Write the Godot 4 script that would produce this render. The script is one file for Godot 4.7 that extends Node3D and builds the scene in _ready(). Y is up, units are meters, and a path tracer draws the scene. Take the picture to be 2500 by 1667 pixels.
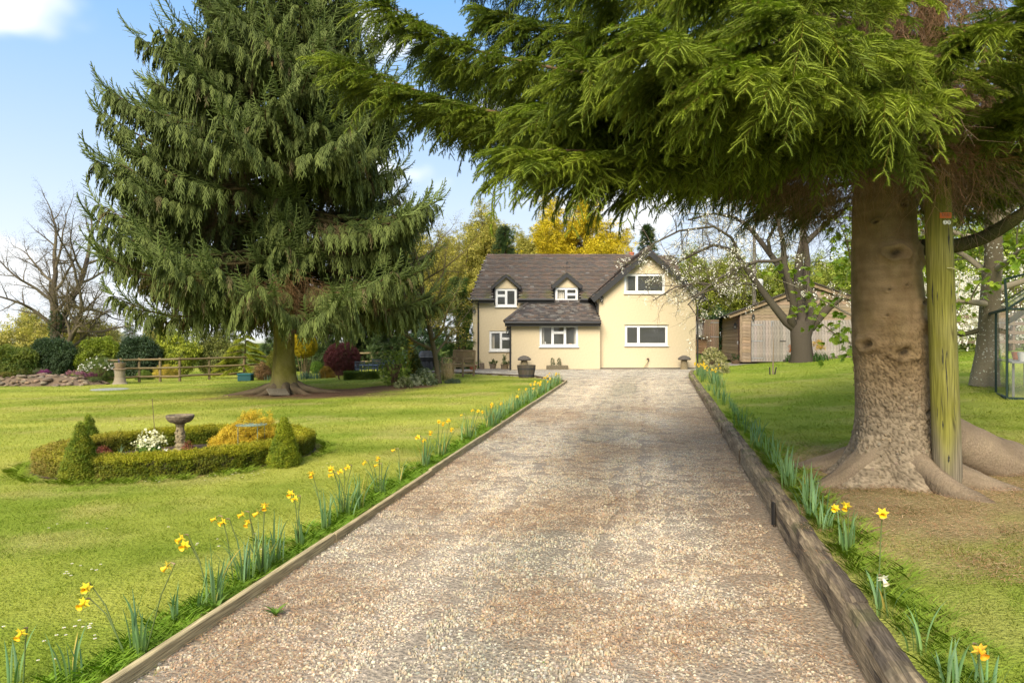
extends Node3D
# A gravel drive leads between a lawn with a big weeping spruce and a grass bank with another spruce to a cream cottage.

var R := RandomNumberGenerator.new()
var big := FastNoiseLite.new()
var fine := FastNoiseLite.new()
var crack := FastNoiseLite.new()
var crack_id := FastNoiseLite.new()
var M := {}
var taken := {}

class MB:   # collects triangles of one mesh
	var v := PackedVector3Array()
	var n := PackedVector3Array()
	var c := PackedColorArray()
	func vert(p: Vector3, nn: Vector3, k: Color) -> void:
		v.append(p); n.append(nn); c.append(k)
	func tri3(a: Vector3, b: Vector3, d: Vector3, na: Vector3, nb: Vector3, nd: Vector3, ka: Color, kb: Color, kd: Color) -> void:
		if (d - a).cross(b - a).dot(na + nb + nd) >= 0.0:
			vert(a, na, ka); vert(b, nb, kb); vert(d, nd, kd)
		else:
			vert(a, na, ka); vert(d, nd, kd); vert(b, nb, kb)
	func tri(a: Vector3, b: Vector3, d: Vector3, nn: Vector3, k: Color) -> void:
		tri3(a, b, d, nn, nn, nn, k, k, k)
	func flat(a: Vector3, b: Vector3, d: Vector3, out: Vector3, k: Color) -> void:   # flat face turned to the side of «out»
		var f := (d - a).cross(b - a)
		if f.length_squared() < 1e-16:
			return
		f = f.normalized()
		if f.dot(out) < 0.0:
			f = -f
		tri3(a, b, d, f, f, f, k, k, k)
	func quad(a: Vector3, b: Vector3, d: Vector3, e: Vector3, out: Vector3, k: Color) -> void:
		flat(a, b, d, out, k); flat(a, d, e, out, k)
	func box(at: Vector3, size: Vector3, k: Color, turn := Basis(), bevel := 0.0) -> void:
		var h := size / 2.0
		var e := minf(bevel, minf(h.x, minf(h.y, h.z)) * 0.6)
		for ax in 3:
			var u := (ax + 1) % 3
			var w := (ax + 2) % 3
			for s in [-1.0, 1.0]:
				var q := []
				for t in [[-1, -1], [1, -1], [1, 1], [-1, 1]]:
					var p := Vector3()
					p[ax] = s * h[ax]; p[u] = t[0] * (h[u] - e); p[w] = t[1] * (h[w] - e)
					q.append(at + turn * p)
				var o := Vector3()
				o[ax] = s
				quad(q[0], q[1], q[2], q[3], turn * o, k)
			if e > 0.0:
				for su in [-1.0, 1.0]:
					for sw in [-1.0, 1.0]:   # the edge along ax
						var a1 := Vector3(); var a2 := Vector3(); var b1 := Vector3(); var b2 := Vector3()
						a1[u] = su * h[u]; a1[w] = sw * (h[w] - e); a1[ax] = h[ax] - e
						a2 = a1; a2[ax] = -a1[ax]
						b1[u] = su * (h[u] - e); b1[w] = sw * h[w]; b1[ax] = h[ax] - e
						b2 = b1; b2[ax] = -b1[ax]
						var o2 := Vector3()
						o2[u] = su; o2[w] = sw
						quad(at + turn * a1, at + turn * a2, at + turn * b2, at + turn * b1, turn * o2, k)
		if e > 0.0:
			for sx in [-1.0, 1.0]:
				for sy in [-1.0, 1.0]:
					for sz in [-1.0, 1.0]:
						var s3 := Vector3(sx, sy, sz)
						var i := s3 * (h - Vector3(e, e, e))
						flat(at + turn * (i + Vector3(sx * e, 0, 0)), at + turn * (i + Vector3(0, sy * e, 0)), at + turn * (i + Vector3(0, 0, sz * e)), turn * s3, k)
	func tube(p: Array, r: Array, sides: int, k: Color, k2 := Color(-1, 0, 0), cap := true) -> void:
		var m := p.size()
		var side := Vector3.ZERO
		var rings := []
		for i in m:
			var dir: Vector3 = (p[mini(i + 1, m - 1)] - p[maxi(i - 1, 0)]).normalized()
			if side == Vector3.ZERO:
				side = dir.cross(Vector3.UP if absf(dir.y) < 0.9 else Vector3.RIGHT).normalized()
			else:
				side = (side - dir * side.dot(dir)).normalized()
			var up := dir.cross(side)
			var ring := []
			for s in sides:
				var a := TAU * s / sides
				ring.append(side * cos(a) + up * sin(a))
			rings.append(ring)
		for i in m - 1:
			var ca := k if k2.r < 0.0 else k.lerp(k2, float(i) / (m - 1))
			var cb := k if k2.r < 0.0 else k.lerp(k2, float(i + 1) / (m - 1))
			for s in sides:
				var t := (s + 1) % sides
				var na: Vector3 = rings[i][s]; var nb: Vector3 = rings[i][t]; var nd: Vector3 = rings[i + 1][t]; var ne: Vector3 = rings[i + 1][s]
				var a: Vector3 = p[i] + na * r[i]; var b: Vector3 = p[i] + nb * r[i]; var d: Vector3 = p[i + 1] + nd * r[i + 1]; var e: Vector3 = p[i + 1] + ne * r[i + 1]
				tri3(a, b, d, na, nb, nd, ca, ca, cb)
				tri3(a, d, e, na, nd, ne, ca, cb, cb)
		if cap:
			for i in [0, m - 1]:
				if r[i] > 0.002:
					var o: Vector3 = (p[0] - p[1]).normalized() if i == 0 else (p[m - 1] - p[m - 2]).normalized()
					for s in range(1, sides - 1):
						tri(p[i] + rings[i][0] * r[i], p[i] + rings[i][s] * r[i], p[i] + rings[i][s + 1] * r[i], o, k if i == 0 or k2.r < 0.0 else k2)
	func lathe(at: Vector3, prof: Array, sides: int, k: Color, wob := 0.0) -> void:   # prof: Vector2(radius, height)
		for i in prof.size() - 1:
			var p: Vector2 = prof[i]; var q: Vector2 = prof[i + 1]
			var nn := Vector2(q.y - p.y, p.x - q.x).normalized()
			for s in sides:
				var a := TAU * s / sides; var b := TAU * (s + 1) / sides
				var wa := 1.0 + wob * sin(a * 3.0 + 1.0) + wob * 0.6 * sin(a * 7.0); var wb := 1.0 + wob * sin(b * 3.0 + 1.0) + wob * 0.6 * sin(b * 7.0)
				var A := Vector3(cos(a) * wa, 0, sin(a) * wa); var B := Vector3(cos(b) * wb, 0, sin(b) * wb)
				var n1 := (A.normalized() * nn.x + Vector3.UP * nn.y); var n2 := (B.normalized() * nn.x + Vector3.UP * nn.y)
				tri3(at + A * p.x + Vector3.UP * p.y, at + B * p.x + Vector3.UP * p.y, at + B * q.x + Vector3.UP * q.y, n1, n2, n2, k, k, k)
				tri3(at + A * p.x + Vector3.UP * p.y, at + B * q.x + Vector3.UP * q.y, at + A * q.x + Vector3.UP * q.y, n1, n2, n1, k, k, k)
	func leaf(p: Vector3, dir: Vector3, nn: Vector3, length: float, width: float, k: Color, fold := 0.0) -> void:   # pointed oval of four triangles
		var s := dir.cross(nn).normalized() * width * 0.5
		var m1 := p + dir * length * 0.45 - nn * fold * width
		var m2 := p + dir * length
		var u := (nn + s.normalized() * 0.25).normalized(); var w := (nn - s.normalized() * 0.25).normalized()
		tri3(p, m1 + s + nn * fold * width, m2, u, u, u, k, k, k)
		tri3(p, m1 - s + nn * fold * width, m2, w, w, w, k, k, k)
	func mesh() -> ArrayMesh:
		var m := ArrayMesh.new()
		if v.size() < 3:
			return m
		var a := []
		a.resize(Mesh.ARRAY_MAX)
		a[Mesh.ARRAY_VERTEX] = v; a[Mesh.ARRAY_NORMAL] = n; a[Mesh.ARRAY_COLOR] = c
		m.add_surface_from_arrays(Mesh.PRIMITIVE_TRIANGLES, a)
		return m

class Cloud:   # placed copies of one small mesh
	var t: Array[Transform3D] = []
	var c := PackedColorArray()
	func add(x: Transform3D, k: Color) -> void:
		t.append(x); c.append(k)

# ---------- naming ----------
func numbered(called: String) -> String:
	if not taken.has(called):
		taken[called] = 0
		return called
	taken[called] += 1
	return "%s_%03d" % [called, taken[called]]

func tag(o: Node, label: String, category: String, group := "") -> Node:
	o.set_meta("label", label); o.set_meta("category", category)
	if group:
		o.set_meta("group", group)
	return o

func thing(called: String, label: String, category: String, at := Vector3.ZERO, turn := 0.0, group := "") -> Node3D:
	var o := Node3D.new()
	o.name = numbered(called)
	add_child(o)
	o.position = at; o.rotation.y = turn
	tag(o, label, category, group)
	return o

func part(called: String, b, m: Material, parent: Node) -> MeshInstance3D:
	var o := MeshInstance3D.new()
	o.mesh = b.mesh() if b is MB else b
	o.material_override = m
	o.name = called if parent != self else numbered(called)
	parent.add_child(o, true)
	return o

func copies(called: String, mesh: Mesh, m: Material, cl: Cloud, parent: Node) -> MultiMeshInstance3D:
	var mm := MultiMesh.new()
	mm.transform_format = MultiMesh.TRANSFORM_3D
	mm.use_colors = true
	mm.mesh = mesh
	mm.instance_count = cl.t.size()
	for i in cl.t.size():
		mm.set_instance_transform(i, cl.t[i]); mm.set_instance_color(i, cl.c[i])
	var o := MultiMeshInstance3D.new()
	o.multimesh = mm; o.material_override = m
	o.name = called if parent != self else numbered(called)
	o.set_meta("kind", "stuff")
	parent.add_child(o, true)
	return o

func dup(o: Node3D, label: String, at: Vector3, turn: float, size := 1.0) -> Node3D:
	var r: Node3D = o.duplicate()
	r.name = numbered(str(o.name).get_slice("_0", 0)); add_child(r)
	r.position = at; r.rotation.y = turn; r.scale = Vector3.ONE * size
	r.set_meta("label", label)
	return r

# ---------- numbers ----------
func rf(a: float, b: float) -> float: return R.randf_range(a, b)
func vary(k: Color, by: float) -> Color:
	var f := 1.0 + rf(-by, by)
	return Color(k.r * f * (1.0 + rf(-by, by) * 0.4), k.g * f, k.b * f * (1.0 + rf(-by, by) * 0.4))
func ball() -> Vector3:
	while true:
		var p := Vector3(rf(-1, 1), rf(-1, 1), rf(-1, 1))
		if p.length_squared() < 1.0:
			return p
	return Vector3.ZERO
func on_ball() -> Vector3:
	var p := ball()
	return p.normalized() if p.length_squared() > 1e-4 else Vector3.UP
func facing(z: Vector3, up := Vector3.UP) -> Basis:   # z axis along «z», y as near «up» as can be
	z = z.normalized()
	var x := up.cross(z)
	if x.length_squared() < 1e-4:
		x = Vector3.RIGHT.cross(z)
	x = x.normalized()
	return Basis(x, z.cross(x), z)

# ---------- the lie of the land: d is the distance in front of the camera ----------
func xl(d: float) -> float: return -2.543 + 0.1996 * d
func xr(d: float) -> float:
	if d < 23.9: return 1.02 + 0.215 * d
	if d < 27.3: return 6.16 + (8.1 - 6.16) * (d - 23.9) / 3.4
	if d < 31.0: return 8.1 + 2.3 * (d - 27.3) / 3.7
	return 10.4 + (d - 31.0) * 0.8
func gd(d: float) -> float:
	var q := clampf(d, -3.0, 28.0)
	return 0.0217 * q + 0.06 * smoothstep(20.0, 28.0, q)
func gy(x: float, d: float) -> float:
	var b := gd(d)
	if x < xl(d):
		return lerpf(b, 0.12 * smoothstep(8.0, 26.0, d), smoothstep(0.0, 18.0, xl(d) - x))
	var s := x - xr(d)
	if s > 0.0:
		return b + (0.22 - 0.07 * clampf(d / 24.0, 0.0, 1.0)) * (1.0 - smoothstep(24.0, 29.0, d)) + 0.07 * minf(s, 6.0) + 0.03 * clampf(s - 6.0, 0.0, 24.0)
	return b
func ground(x: float, z: float) -> Vector3: return Vector3(x, gy(x, -z), z)
func fore(d: float) -> float:   # left bound of the gravel: the edging, then the front of the yard
	if d < 21.2: return xl(d)
	if d < 23.3: return lerpf(1.69, 0.75, (d - 21.2) / 2.1)
	if d < 26.1: return lerpf(0.75, -2.3, (d - 23.3) / 2.8)
	if d < 27.5: return lerpf(-2.3, -4.6, (d - 26.1) / 1.4)
	return -4.6

# ---------- materials ----------
func noise_tex(freq: float, seed_: int, kind := FastNoiseLite.TYPE_SIMPLEX_SMOOTH, lo := 0.0, hi := 1.0, size := 512, octaves := 4) -> NoiseTexture2D:
	var nz := FastNoiseLite.new()
	nz.noise_type = kind; nz.seed = seed_; nz.frequency = freq; nz.fractal_octaves = octaves
	var t := NoiseTexture2D.new()
	t.width = size; t.height = size; t.seamless = true; t.noise = nz
	if lo != 0.0 or hi != 1.0:
		var g := Gradient.new()
		g.colors = PackedColorArray([Color(lo, lo, lo), Color(hi, hi, hi)])
		t.color_ramp = g
	return t

func mat(k: Color, rough := 0.8, vc := false) -> StandardMaterial3D:
	var m := StandardMaterial3D.new()
	m.albedo_color = k.linear_to_srgb(); m.roughness = rough
	m.vertex_color_use_as_albedo = vc
	return m

func relief(m: StandardMaterial3D, albedo: Texture2D, bump: Texture2D, cm: float, scale: Vector3, world := false) -> StandardMaterial3D:
	if albedo:
		m.albedo_texture = albedo
	if bump:
		m.heightmap_enabled = true; m.heightmap_texture = bump; m.heightmap_scale = cm
	m.uv1_triplanar = true; m.uv1_world_triplanar = world; m.uv1_scale = scale
	return m

func materials() -> void:
	var w := Color(1, 1, 1)
	var t_soft := noise_tex(0.012, 3, FastNoiseLite.TYPE_SIMPLEX_SMOOTH, 0.93, 1.0)
	var t_grain := noise_tex(0.02, 5, FastNoiseLite.TYPE_SIMPLEX_SMOOTH, 0.55, 1.0, 512, 5)
	var t_bump := noise_tex(0.03, 7)
	var t_cell := noise_tex(0.03, 11, FastNoiseLite.TYPE_CELLULAR)
	var t_cellc := noise_tex(0.03, 11, FastNoiseLite.TYPE_CELLULAR, 0.6, 1.0)
	var t_speck := noise_tex(0.09, 13, FastNoiseLite.TYPE_SIMPLEX_SMOOTH, 0.68, 1.0, 512, 3)
	M.leaf = mat(w, 0.55, true); M.leaf.backlight_enabled = true; M.leaf.backlight = Color(0.75, 0.8, 0.55)
	M.leaf.metallic_specular = 0.35
	M.needle = mat(w, 0.55, true); M.needle.backlight_enabled = true; M.needle.backlight = Color(0.45, 0.5, 0.35)
	M.needle.metallic_specular = 0.3
	M.grass = mat(w, 0.7, true); M.grass.backlight_enabled = true; M.grass.backlight = Color(0.7, 0.75, 0.45)
	M.grass.metallic_specular = 0.2
	M.petal = mat(w, 0.6, true); M.petal.backlight_enabled = true; M.petal.backlight = Color(0.7, 0.65, 0.4)
	M.plain = mat(w, 0.85, true)
	M.stones = mat(w, 0.8, true); M.stones.metallic_specular = 0.3
	M.lawn = relief(mat(w, 0.95, true), t_speck, t_bump, 1.5, Vector3.ONE * 1.7, true); M.lawn.metallic_specular = 0.1
	M.drive = relief(mat(w, 0.95, true), t_cellc, t_cell, 1.2, Vector3.ONE * 2.2, true); M.drive.metallic_specular = 0.15
	M.soil = relief(mat(w, 0.95, true), t_speck, t_bump, 3.0, Vector3.ONE * 2.0, true)
	M.bark = relief(mat(w, 0.9, true), t_speck, t_cell, 1.2, Vector3(1.6, 0.9, 1.6)); M.bark.metallic_specular = 0.15
	M.smooth_bark = relief(mat(w, 0.85, true), t_speck, t_bump, 0.35, Vector3(1.2, 5.0, 1.2)); M.smooth_bark.metallic_specular = 0.2
	M.twig = mat(w, 0.9, true); M.twig.metallic_specular = 0.15
	M.stone = relief(mat(w, 0.9, true), t_grain, t_bump, 1.2, Vector3.ONE * 2.5)
	M.render = relief(mat(Color(0.60, 0.505, 0.345), 0.9), t_soft, t_bump, 0.12, Vector3.ONE * 2.4, true); M.render.metallic_specular = 0.2
	M.white = mat(Color(0.72, 0.73, 0.74), 0.35)
	M.black = mat(Color(0.018, 0.018, 0.02), 0.45)
	M.metal = mat(Color(0.35, 0.35, 0.36), 0.4); M.metal.metallic = 0.8
	M.tile = relief(mat(w, 0.85, true), t_grain, t_bump, 0.6, Vector3.ONE * 3.0, true)
	M.clay = relief(mat(Color(0.42, 0.14, 0.07), 0.85), t_soft, t_bump, 0.4, Vector3.ONE * 3.0)
	M.wood_x = relief(mat(w, 0.85, true), t_grain, t_grain, 0.25, Vector3(0.35, 9.0, 9.0)); M.wood_x.metallic_specular = 0.2
	M.wood_y = relief(mat(w, 0.85, true), t_grain, t_grain, 0.25, Vector3(9.0, 0.35, 9.0)); M.wood_y.metallic_specular = 0.2
	M.wood_z = relief(mat(w, 0.85, true), t_grain, t_grain, 0.3, Vector3(9.0, 9.0, 0.35)); M.wood_z.metallic_specular = 0.2
	M.sleeper = relief(mat(w, 0.95, true), t_grain, t_grain, 0.8, Vector3(7.0, 7.0, 0.5)); M.sleeper.metallic_specular = 0.15
	M.pole = relief(mat(w, 0.8, true), t_grain, t_grain, 0.5, Vector3(7.0, 0.18, 7.0)); M.pole.metallic_specular = 0.2
	M.cover = mat(Color(0.02, 0.021, 0.023), 0.42)
	M.curtain = mat(Color(0.62, 0.58, 0.5), 0.9)
	M.dark = mat(Color(0.05, 0.045, 0.04), 0.9)
	M.glass = mat(Color(0.9, 0.95, 0.93, 0.06), 0.04); M.glass.transparency = BaseMaterial3D.TRANSPARENCY_ALPHA
	M.glass.metallic_specular = 0.8

# ---------- camera, sky, sun ----------
func sky_image() -> Image:
	var im := Image.create(1024, 512, false, Image.FORMAT_RGBF)
	var nz := FastNoiseLite.new()
	nz.seed = 21; nz.frequency = 1.0; nz.fractal_octaves = 5; nz.fractal_gain = 0.52
	for y in 512:
		var el := (0.5 - (y + 0.5) / 512.0) * PI
		for x in 1024:
			var az := ((x + 0.5) / 1024.0 - 0.5) * TAU
			var dir := Vector3(cos(el) * sin(az), sin(el), -cos(el) * cos(az))
			var up := maxf(dir.y, 0.0)
			var k := Color(0.190, 0.212, 0.228).lerp(Color(0.050, 0.108, 0.205), clampf(pow(up / 0.46, 0.72), 0.0, 1.0))
			# clouds lie on a sheet overhead, so they draw together towards the horizon
			var q := dir / (up + 0.22)
			var cl := nz.get_noise_3d(q.x * 1.5 + 3.3, q.z * 1.5 + 11.9, 6.0)
			var cover := smoothstep(0.06, 0.34, cl + 0.10 * pow(1.0 - up, 4.0) + 0.30 * smoothstep(0.55, 0.85, up))
			k = k.lerp(Color(0.245, 0.248, 0.25), cover * 0.9)
			k = k.lerp(Color(0.208, 0.214, 0.219), pow(1.0 - up, 7.0))
			if el < 0.0:
				k = Color(0.12, 0.125, 0.075)
			im.set_pixel(x, y, k)
	return im

func air() -> void:
	var cam := Camera3D.new()
	cam.name = "camera"
	cam.position = Vector3(0, 1.75, 0)
	cam.fov = 53.13
	cam.near = 0.05; cam.far = 900.0
	add_child(cam)
	cam.current = true
	var we := WorldEnvironment.new()
	we.name = "environment"
	var e := Environment.new()
	e.background_mode = Environment.BG_SKY
	var sk := Sky.new()
	var pm := PanoramaSkyMaterial.new()
	pm.panorama = ImageTexture.create_from_image(sky_image())
	sk.sky_material = pm
	e.sky = sk
	e.tonemap_mode = Environment.TONE_MAPPER_LINEAR
	e.tonemap_exposure = 5.3
	e.sdfgi_enabled = true; e.ssao_enabled = true; e.ssil_enabled = true
	we.environment = e
	add_child(we)
	var sun := DirectionalLight3D.new()
	sun.name = "sun"
	sun.light_energy = 0.5
	sun.light_color = Color(1.0, 0.95, 0.86)
	sun.light_angular_distance = 36.0
	sun.shadow_enabled = true
	sun.rotation_degrees = Vector3(-37, -20, 0)
	add_child(sun)

# ---------- ground ----------
const BED := Vector2(-4.42, 9.22)   # centre of the oval bed (x, distance)
const BED_A := Vector2(0.896, 0.444)
func bed_at(x: float, d: float) -> float:   # 1 on the middle line of the box hedge round the bed
	var q := Vector2(x, d) - BED
	return Vector2(q.dot(BED_A) / 1.52, q.dot(Vector2(-BED_A.y, BED_A.x)) / 1.18).length()

func bare(x: float, d: float) -> float:   # how much of the turf is worn away to soil and needles
	var f := 0.0
	var q := Vector2(x + 6.45 - 0.9, (d - 18.9) * 1.5)
	f = maxf(f, 1.0 - smoothstep(1.7, 2.9, q.length() + big.get_noise_2d(x * 40.0, d * 40.0) * 0.9))
	f = maxf(f, 1.0 - smoothstep(1.10, 1.24, bed_at(x, d)))
	q = Vector2((x + 3.35) * 0.55, d - 20.6)
	f = maxf(f, 1.0 - smoothstep(0.62, 0.78, q.length()))
	return f

func worn(x: float, d: float) -> float:   # dry needle-strewn turf round the near spruce
	if x < xr(d): return 0.0
	var q := Vector2(x - 3.9, d - 6.1)
	return clampf((1.0 - smoothstep(0.8, 2.9, q.length())) * 0.95 + big.get_noise_2d(x * 60.0, d * 60.0) * 0.5 * (1.0 - smoothstep(2.0, 4.0, q.length())), 0.0, 0.85)

func lawn_col(x: float, d: float) -> Color:
	var a := big.get_noise_2d(x * 9.0, d * 14.0)
	var b := big.get_noise_2d(x * 40.0 + 300.0, d * 70.0)
	var k := Color(0.235, 0.305, 0.040).lerp(Color(0.44, 0.45, 0.090), clampf(0.5 + a * 1.3 + b * 0.5, 0.0, 1.0))
	var straw := smoothstep(0.18, 0.5, big.get_noise_2d(x * 16.0 + 77.0, d * 30.0 - 50.0) + 0.25 * b)
	k = k.lerp(Color(0.48, 0.42, 0.15), straw * 0.6)
	if x < xl(d) and d > 9.0:   # mown in lines across
		k = k * (1.0 + 0.07 * sin(d * 3.1 + x * 0.12))
	if x > xr(d):
		k = k.lerp(Color(0.25, 0.36, 0.04), 0.2 + 0.3 * smoothstep(16.0, 24.0, d))
	k = k.lerp(Color(0.24, 0.165, 0.085).lerp(Color(0.42, 0.32, 0.18), clampf(0.5 + 0.9 * big.get_noise_2d(x * 150.0, d * 150.0), 0.0, 1.0)), worn(x, d))
	k.a = 1.0
	return k

func soil_col(x: float, d: float) -> Color:
	return Color(0.15, 0.09, 0.055).lerp(Color(0.24, 0.15, 0.095), clampf(0.5 + big.get_noise_2d(x * 90.0, d * 90.0), 0.0, 1.0))

func gravel_col(x: float, d: float) -> Color:
	var mid := (xl(d) + xr(d)) * 0.5
	var u := x - mid
	var k := Color(0.43, 0.365, 0.285)
	var tr := exp(-pow((absf(u + 0.1) - 0.85) / 0.45, 2.0))   # pale wheel tracks
	k = k.lerp(Color(0.55, 0.46, 0.36), tr * 0.75)
	k = k.lerp(Color(0.27, 0.245, 0.185), exp(-pow((u + 0.05) / 0.32, 2.0)) * 0.55 * clampf(0.6 + big.get_noise_2d(x * 20.0, d * 12.0), 0.0, 1.0))
	var lit := needle_at(x, d)
	k = k.lerp(Color(0.43, 0.32, 0.215), lit * 0.55)
	k = k.lerp(Color(0.46, 0.42, 0.37), smoothstep(21.0, 25.0, d) * 0.6)
	return k * (1.0 + 0.12 * big.get_noise_2d(x * 50.0, d * 50.0))

func needle_at(x: float, d: float) -> float:
	var f := smoothstep(-0.1, 0.45, big.get_noise_2d(x * 28.0 + 40.0, d * 17.0) + 0.12)
	var s := xr(d) - x
	f = maxf(f * 0.8, (1.0 - smoothstep(0.1, 1.1, s)) * 0.75)
	return f * (1.0 - smoothstep(12.0, 20.0, d))

func drive_y(x: float, d: float) -> float:
	var u := x - (xl(d) + xr(d)) * 0.5
	var y := gd(d) if x > xl(d) - 0.05 else gy(x, d)
	return y + 0.012 + 0.018 * exp(-pow(u / 0.4, 2.0)) - 0.012 * exp(-pow((absf(u) - 0.85) / 0.4, 2.0)) + 0.012 * big.get_noise_2d(x * 70.0, d * 70.0)

func build_ground() -> void:
	var rows := []
	var d := -6.0
	while d < 600.0:
		rows.append(d)
		d += 0.3 if d < 14.0 else 0.5 if d < 42.0 else 6.0 if d < 100.0 else 60.0
	var sl := []
	var s := 0.0
	while s < 420.0:
		sl.append(s)
		s += 0.3 if s < 7.0 else 0.6 if s < 20.0 else 2.0 if s < 40.0 else 40.0
	var lawn := MB.new()
	var prev := []
	for r in rows:
		var row := []
		for i in range(sl.size() - 1, -1, -1):
			row.append([xl(r) - sl[i] - 0.04, 0])
		for i in 5:
			row.append([lerpf(xl(r) + 0.0, xr(r) + 0.03, i / 4.0), 1])
		for q in sl:
			row.append([xr(r) + 0.09 + q, 0])
		var pts := []
		for q in row:
			var y: float = gd(r) - 0.05 if q[1] == 1 else gy(q[0], r)
			var g := bare(q[0], r)
			var k := lawn_col(q[0], r).lerp(soil_col(q[0], r), g)
			if r > 45.0 or absf(q[0]) > 45.0:
				k = Color(0.12, 0.16, 0.03)
			pts.append([Vector3(q[0], y, -r), k])
		if prev:
			for i in pts.size() - 1:
				var a = prev[i]; var b = prev[i + 1]; var c2 = pts[i + 1]; var e = pts[i]
				lawn.tri3(a[0], b[0], c2[0], Vector3.UP, Vector3.UP, Vector3.UP, a[1], b[1], c2[1])
				lawn.tri3(a[0], c2[0], e[0], Vector3.UP, Vector3.UP, Vector3.UP, a[1], c2[1], e[1])
		prev = pts
	part("lawn", lawn, M.lawn, self).set_meta("kind", "structure")
	# the drive and the yard
	var dr := MB.new()
	prev = []
	d = -4.0
	while d < 34.5:
		var pts := []
		for i in 25:
			var x := lerpf(fore(d) + (0.0 if d < 21.2 else 0.0), xr(d) + 0.02, i / 24.0)
			pts.append([Vector3(x, drive_y(x, d), -d), gravel_col(x, d)])
		if prev:
			for i in 24:
				var a = prev[i]; var b = prev[i + 1]; var c2 = pts[i + 1]; var e = pts[i]
				dr.tri3(a[0], b[0], c2[0], Vector3.UP, Vector3.UP, Vector3.UP, a[1], b[1], c2[1])
				dr.tri3(a[0], c2[0], e[0], Vector3.UP, Vector3.UP, Vector3.UP, a[1], c2[1], e[1])
		prev = pts
		d += 0.15 if d < 12.0 else 0.4
	part("gravel_drive", dr, M.drive, self).set_meta("kind", "structure")

func stone_patch(n: int, side: float, lo: float, hi: float) -> ArrayMesh:
	var b := MB.new()
	var tones := [Color(0.42, 0.355, 0.29), Color(0.37, 0.33, 0.29), Color(0.46, 0.40, 0.325), Color(0.30, 0.26, 0.22), Color(0.42, 0.32, 0.23), Color(0.50, 0.455, 0.39), Color(0.34, 0.31, 0.285)]
	for i in n:
		var p := Vector3(rf(-side, side) / 2.0, 0.0, rf(-side, side) / 2.0)
		var r := lerpf(lo, hi, pow(R.randf(), 2.2)) * 0.5
		var bs := Basis(Vector3.UP, rf(0, TAU)) * Basis(Vector3.RIGHT, rf(-0.4, 0.4))
		var k: Color = vary(tones[R.randi() % tones.size()], 0.25)
		var ring := []
		for q in 5:
			ring.append(p + bs * (Vector3(cos(q * TAU / 5.0) * 1.25, rf(-0.1, 0.2), sin(q * TAU / 5.0) * 0.85) * r * rf(0.8, 1.15)) + Vector3.UP * r * 0.25)
		var top := p + bs * Vector3(rf(-0.3, 0.3), rf(0.5, 0.8), rf(-0.3, 0.3)) * r + Vector3.UP * r * 0.2
		for q in 5:
			b.flat(ring[q], ring[(q + 1) % 5], top, (ring[q] + ring[(q + 1) % 5]) / 2.0 - p + Vector3.UP * 0.003, k)
			var dn: Vector3 = ring[q] * 1.0
			var dn2: Vector3 = ring[(q + 1) % 5] * 1.0
			dn.y = -0.01; dn2.y = -0.01
			b.quad(ring[q], ring[(q + 1) % 5], dn2, dn, (ring[q] + ring[(q + 1) % 5]) / 2.0 - p, k)
	return b.mesh()

func needle_patch(n: int, side: float) -> ArrayMesh:
	var b := MB.new()
	for i in n:
		var p := Vector3(rf(-side, side) / 2.0, rf(0.004, 0.022), rf(-side, side) / 2.0)
		var a := rf(0, TAU)
		var l := rf(0.015, 0.05) if R.randf() < 0.93 else rf(0.08, 0.16)
		var dir := Vector3(cos(a), rf(-0.15, 0.15), sin(a)) * l
		var w := Vector3(-sin(a), 0, cos(a)) * rf(0.001, 0.0022)
		var k := vary(Color(0.34, 0.18, 0.085) if R.randf() < 0.75 else Color(0.45, 0.32, 0.18), 0.3)
		b.flat(p - w, p + w, p + dir, Vector3.UP, k)
	return b.mesh()

func grass_patch(n: int, side: float, h0: float, h1: float, w: float) -> ArrayMesh:
	var b := MB.new()
	for i in n:
		var p := Vector3(rf(-side, side) / 2.0, -0.004, rf(-side, side) / 2.0)
		var a := rf(0, TAU)
		var h := rf(h0, h1)
		var lean := Vector3(cos(a), 0, sin(a)) * h * rf(0.5, 1.7)
		var s := Vector3(-sin(a), 0, cos(a)) * w * rf(0.6, 1.3)
		var k := vary(Color(1, 1, 1), 0.22)
		if R.randf() < 0.1:
			k = Color(1.5, 1.15, 1.6)
		var m := p + Vector3.UP * h * 0.6 + lean * 0.4
		var nn := (Vector3.UP * 1.0 + Vector3(cos(a), 0, sin(a)) * -0.15).normalized()
		var lo := Color(k.r * 0.92, k.g * 0.95, k.b * 0.85)
		b.tri3(p - s, p + s, m, nn, nn, nn, lo, lo, k)
		b.tri(p + s * 0.6 + (m - p) * 0.6, m - s * 0.5, p + Vector3.UP * h + lean, nn, k)
	return b.mesh()

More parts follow.
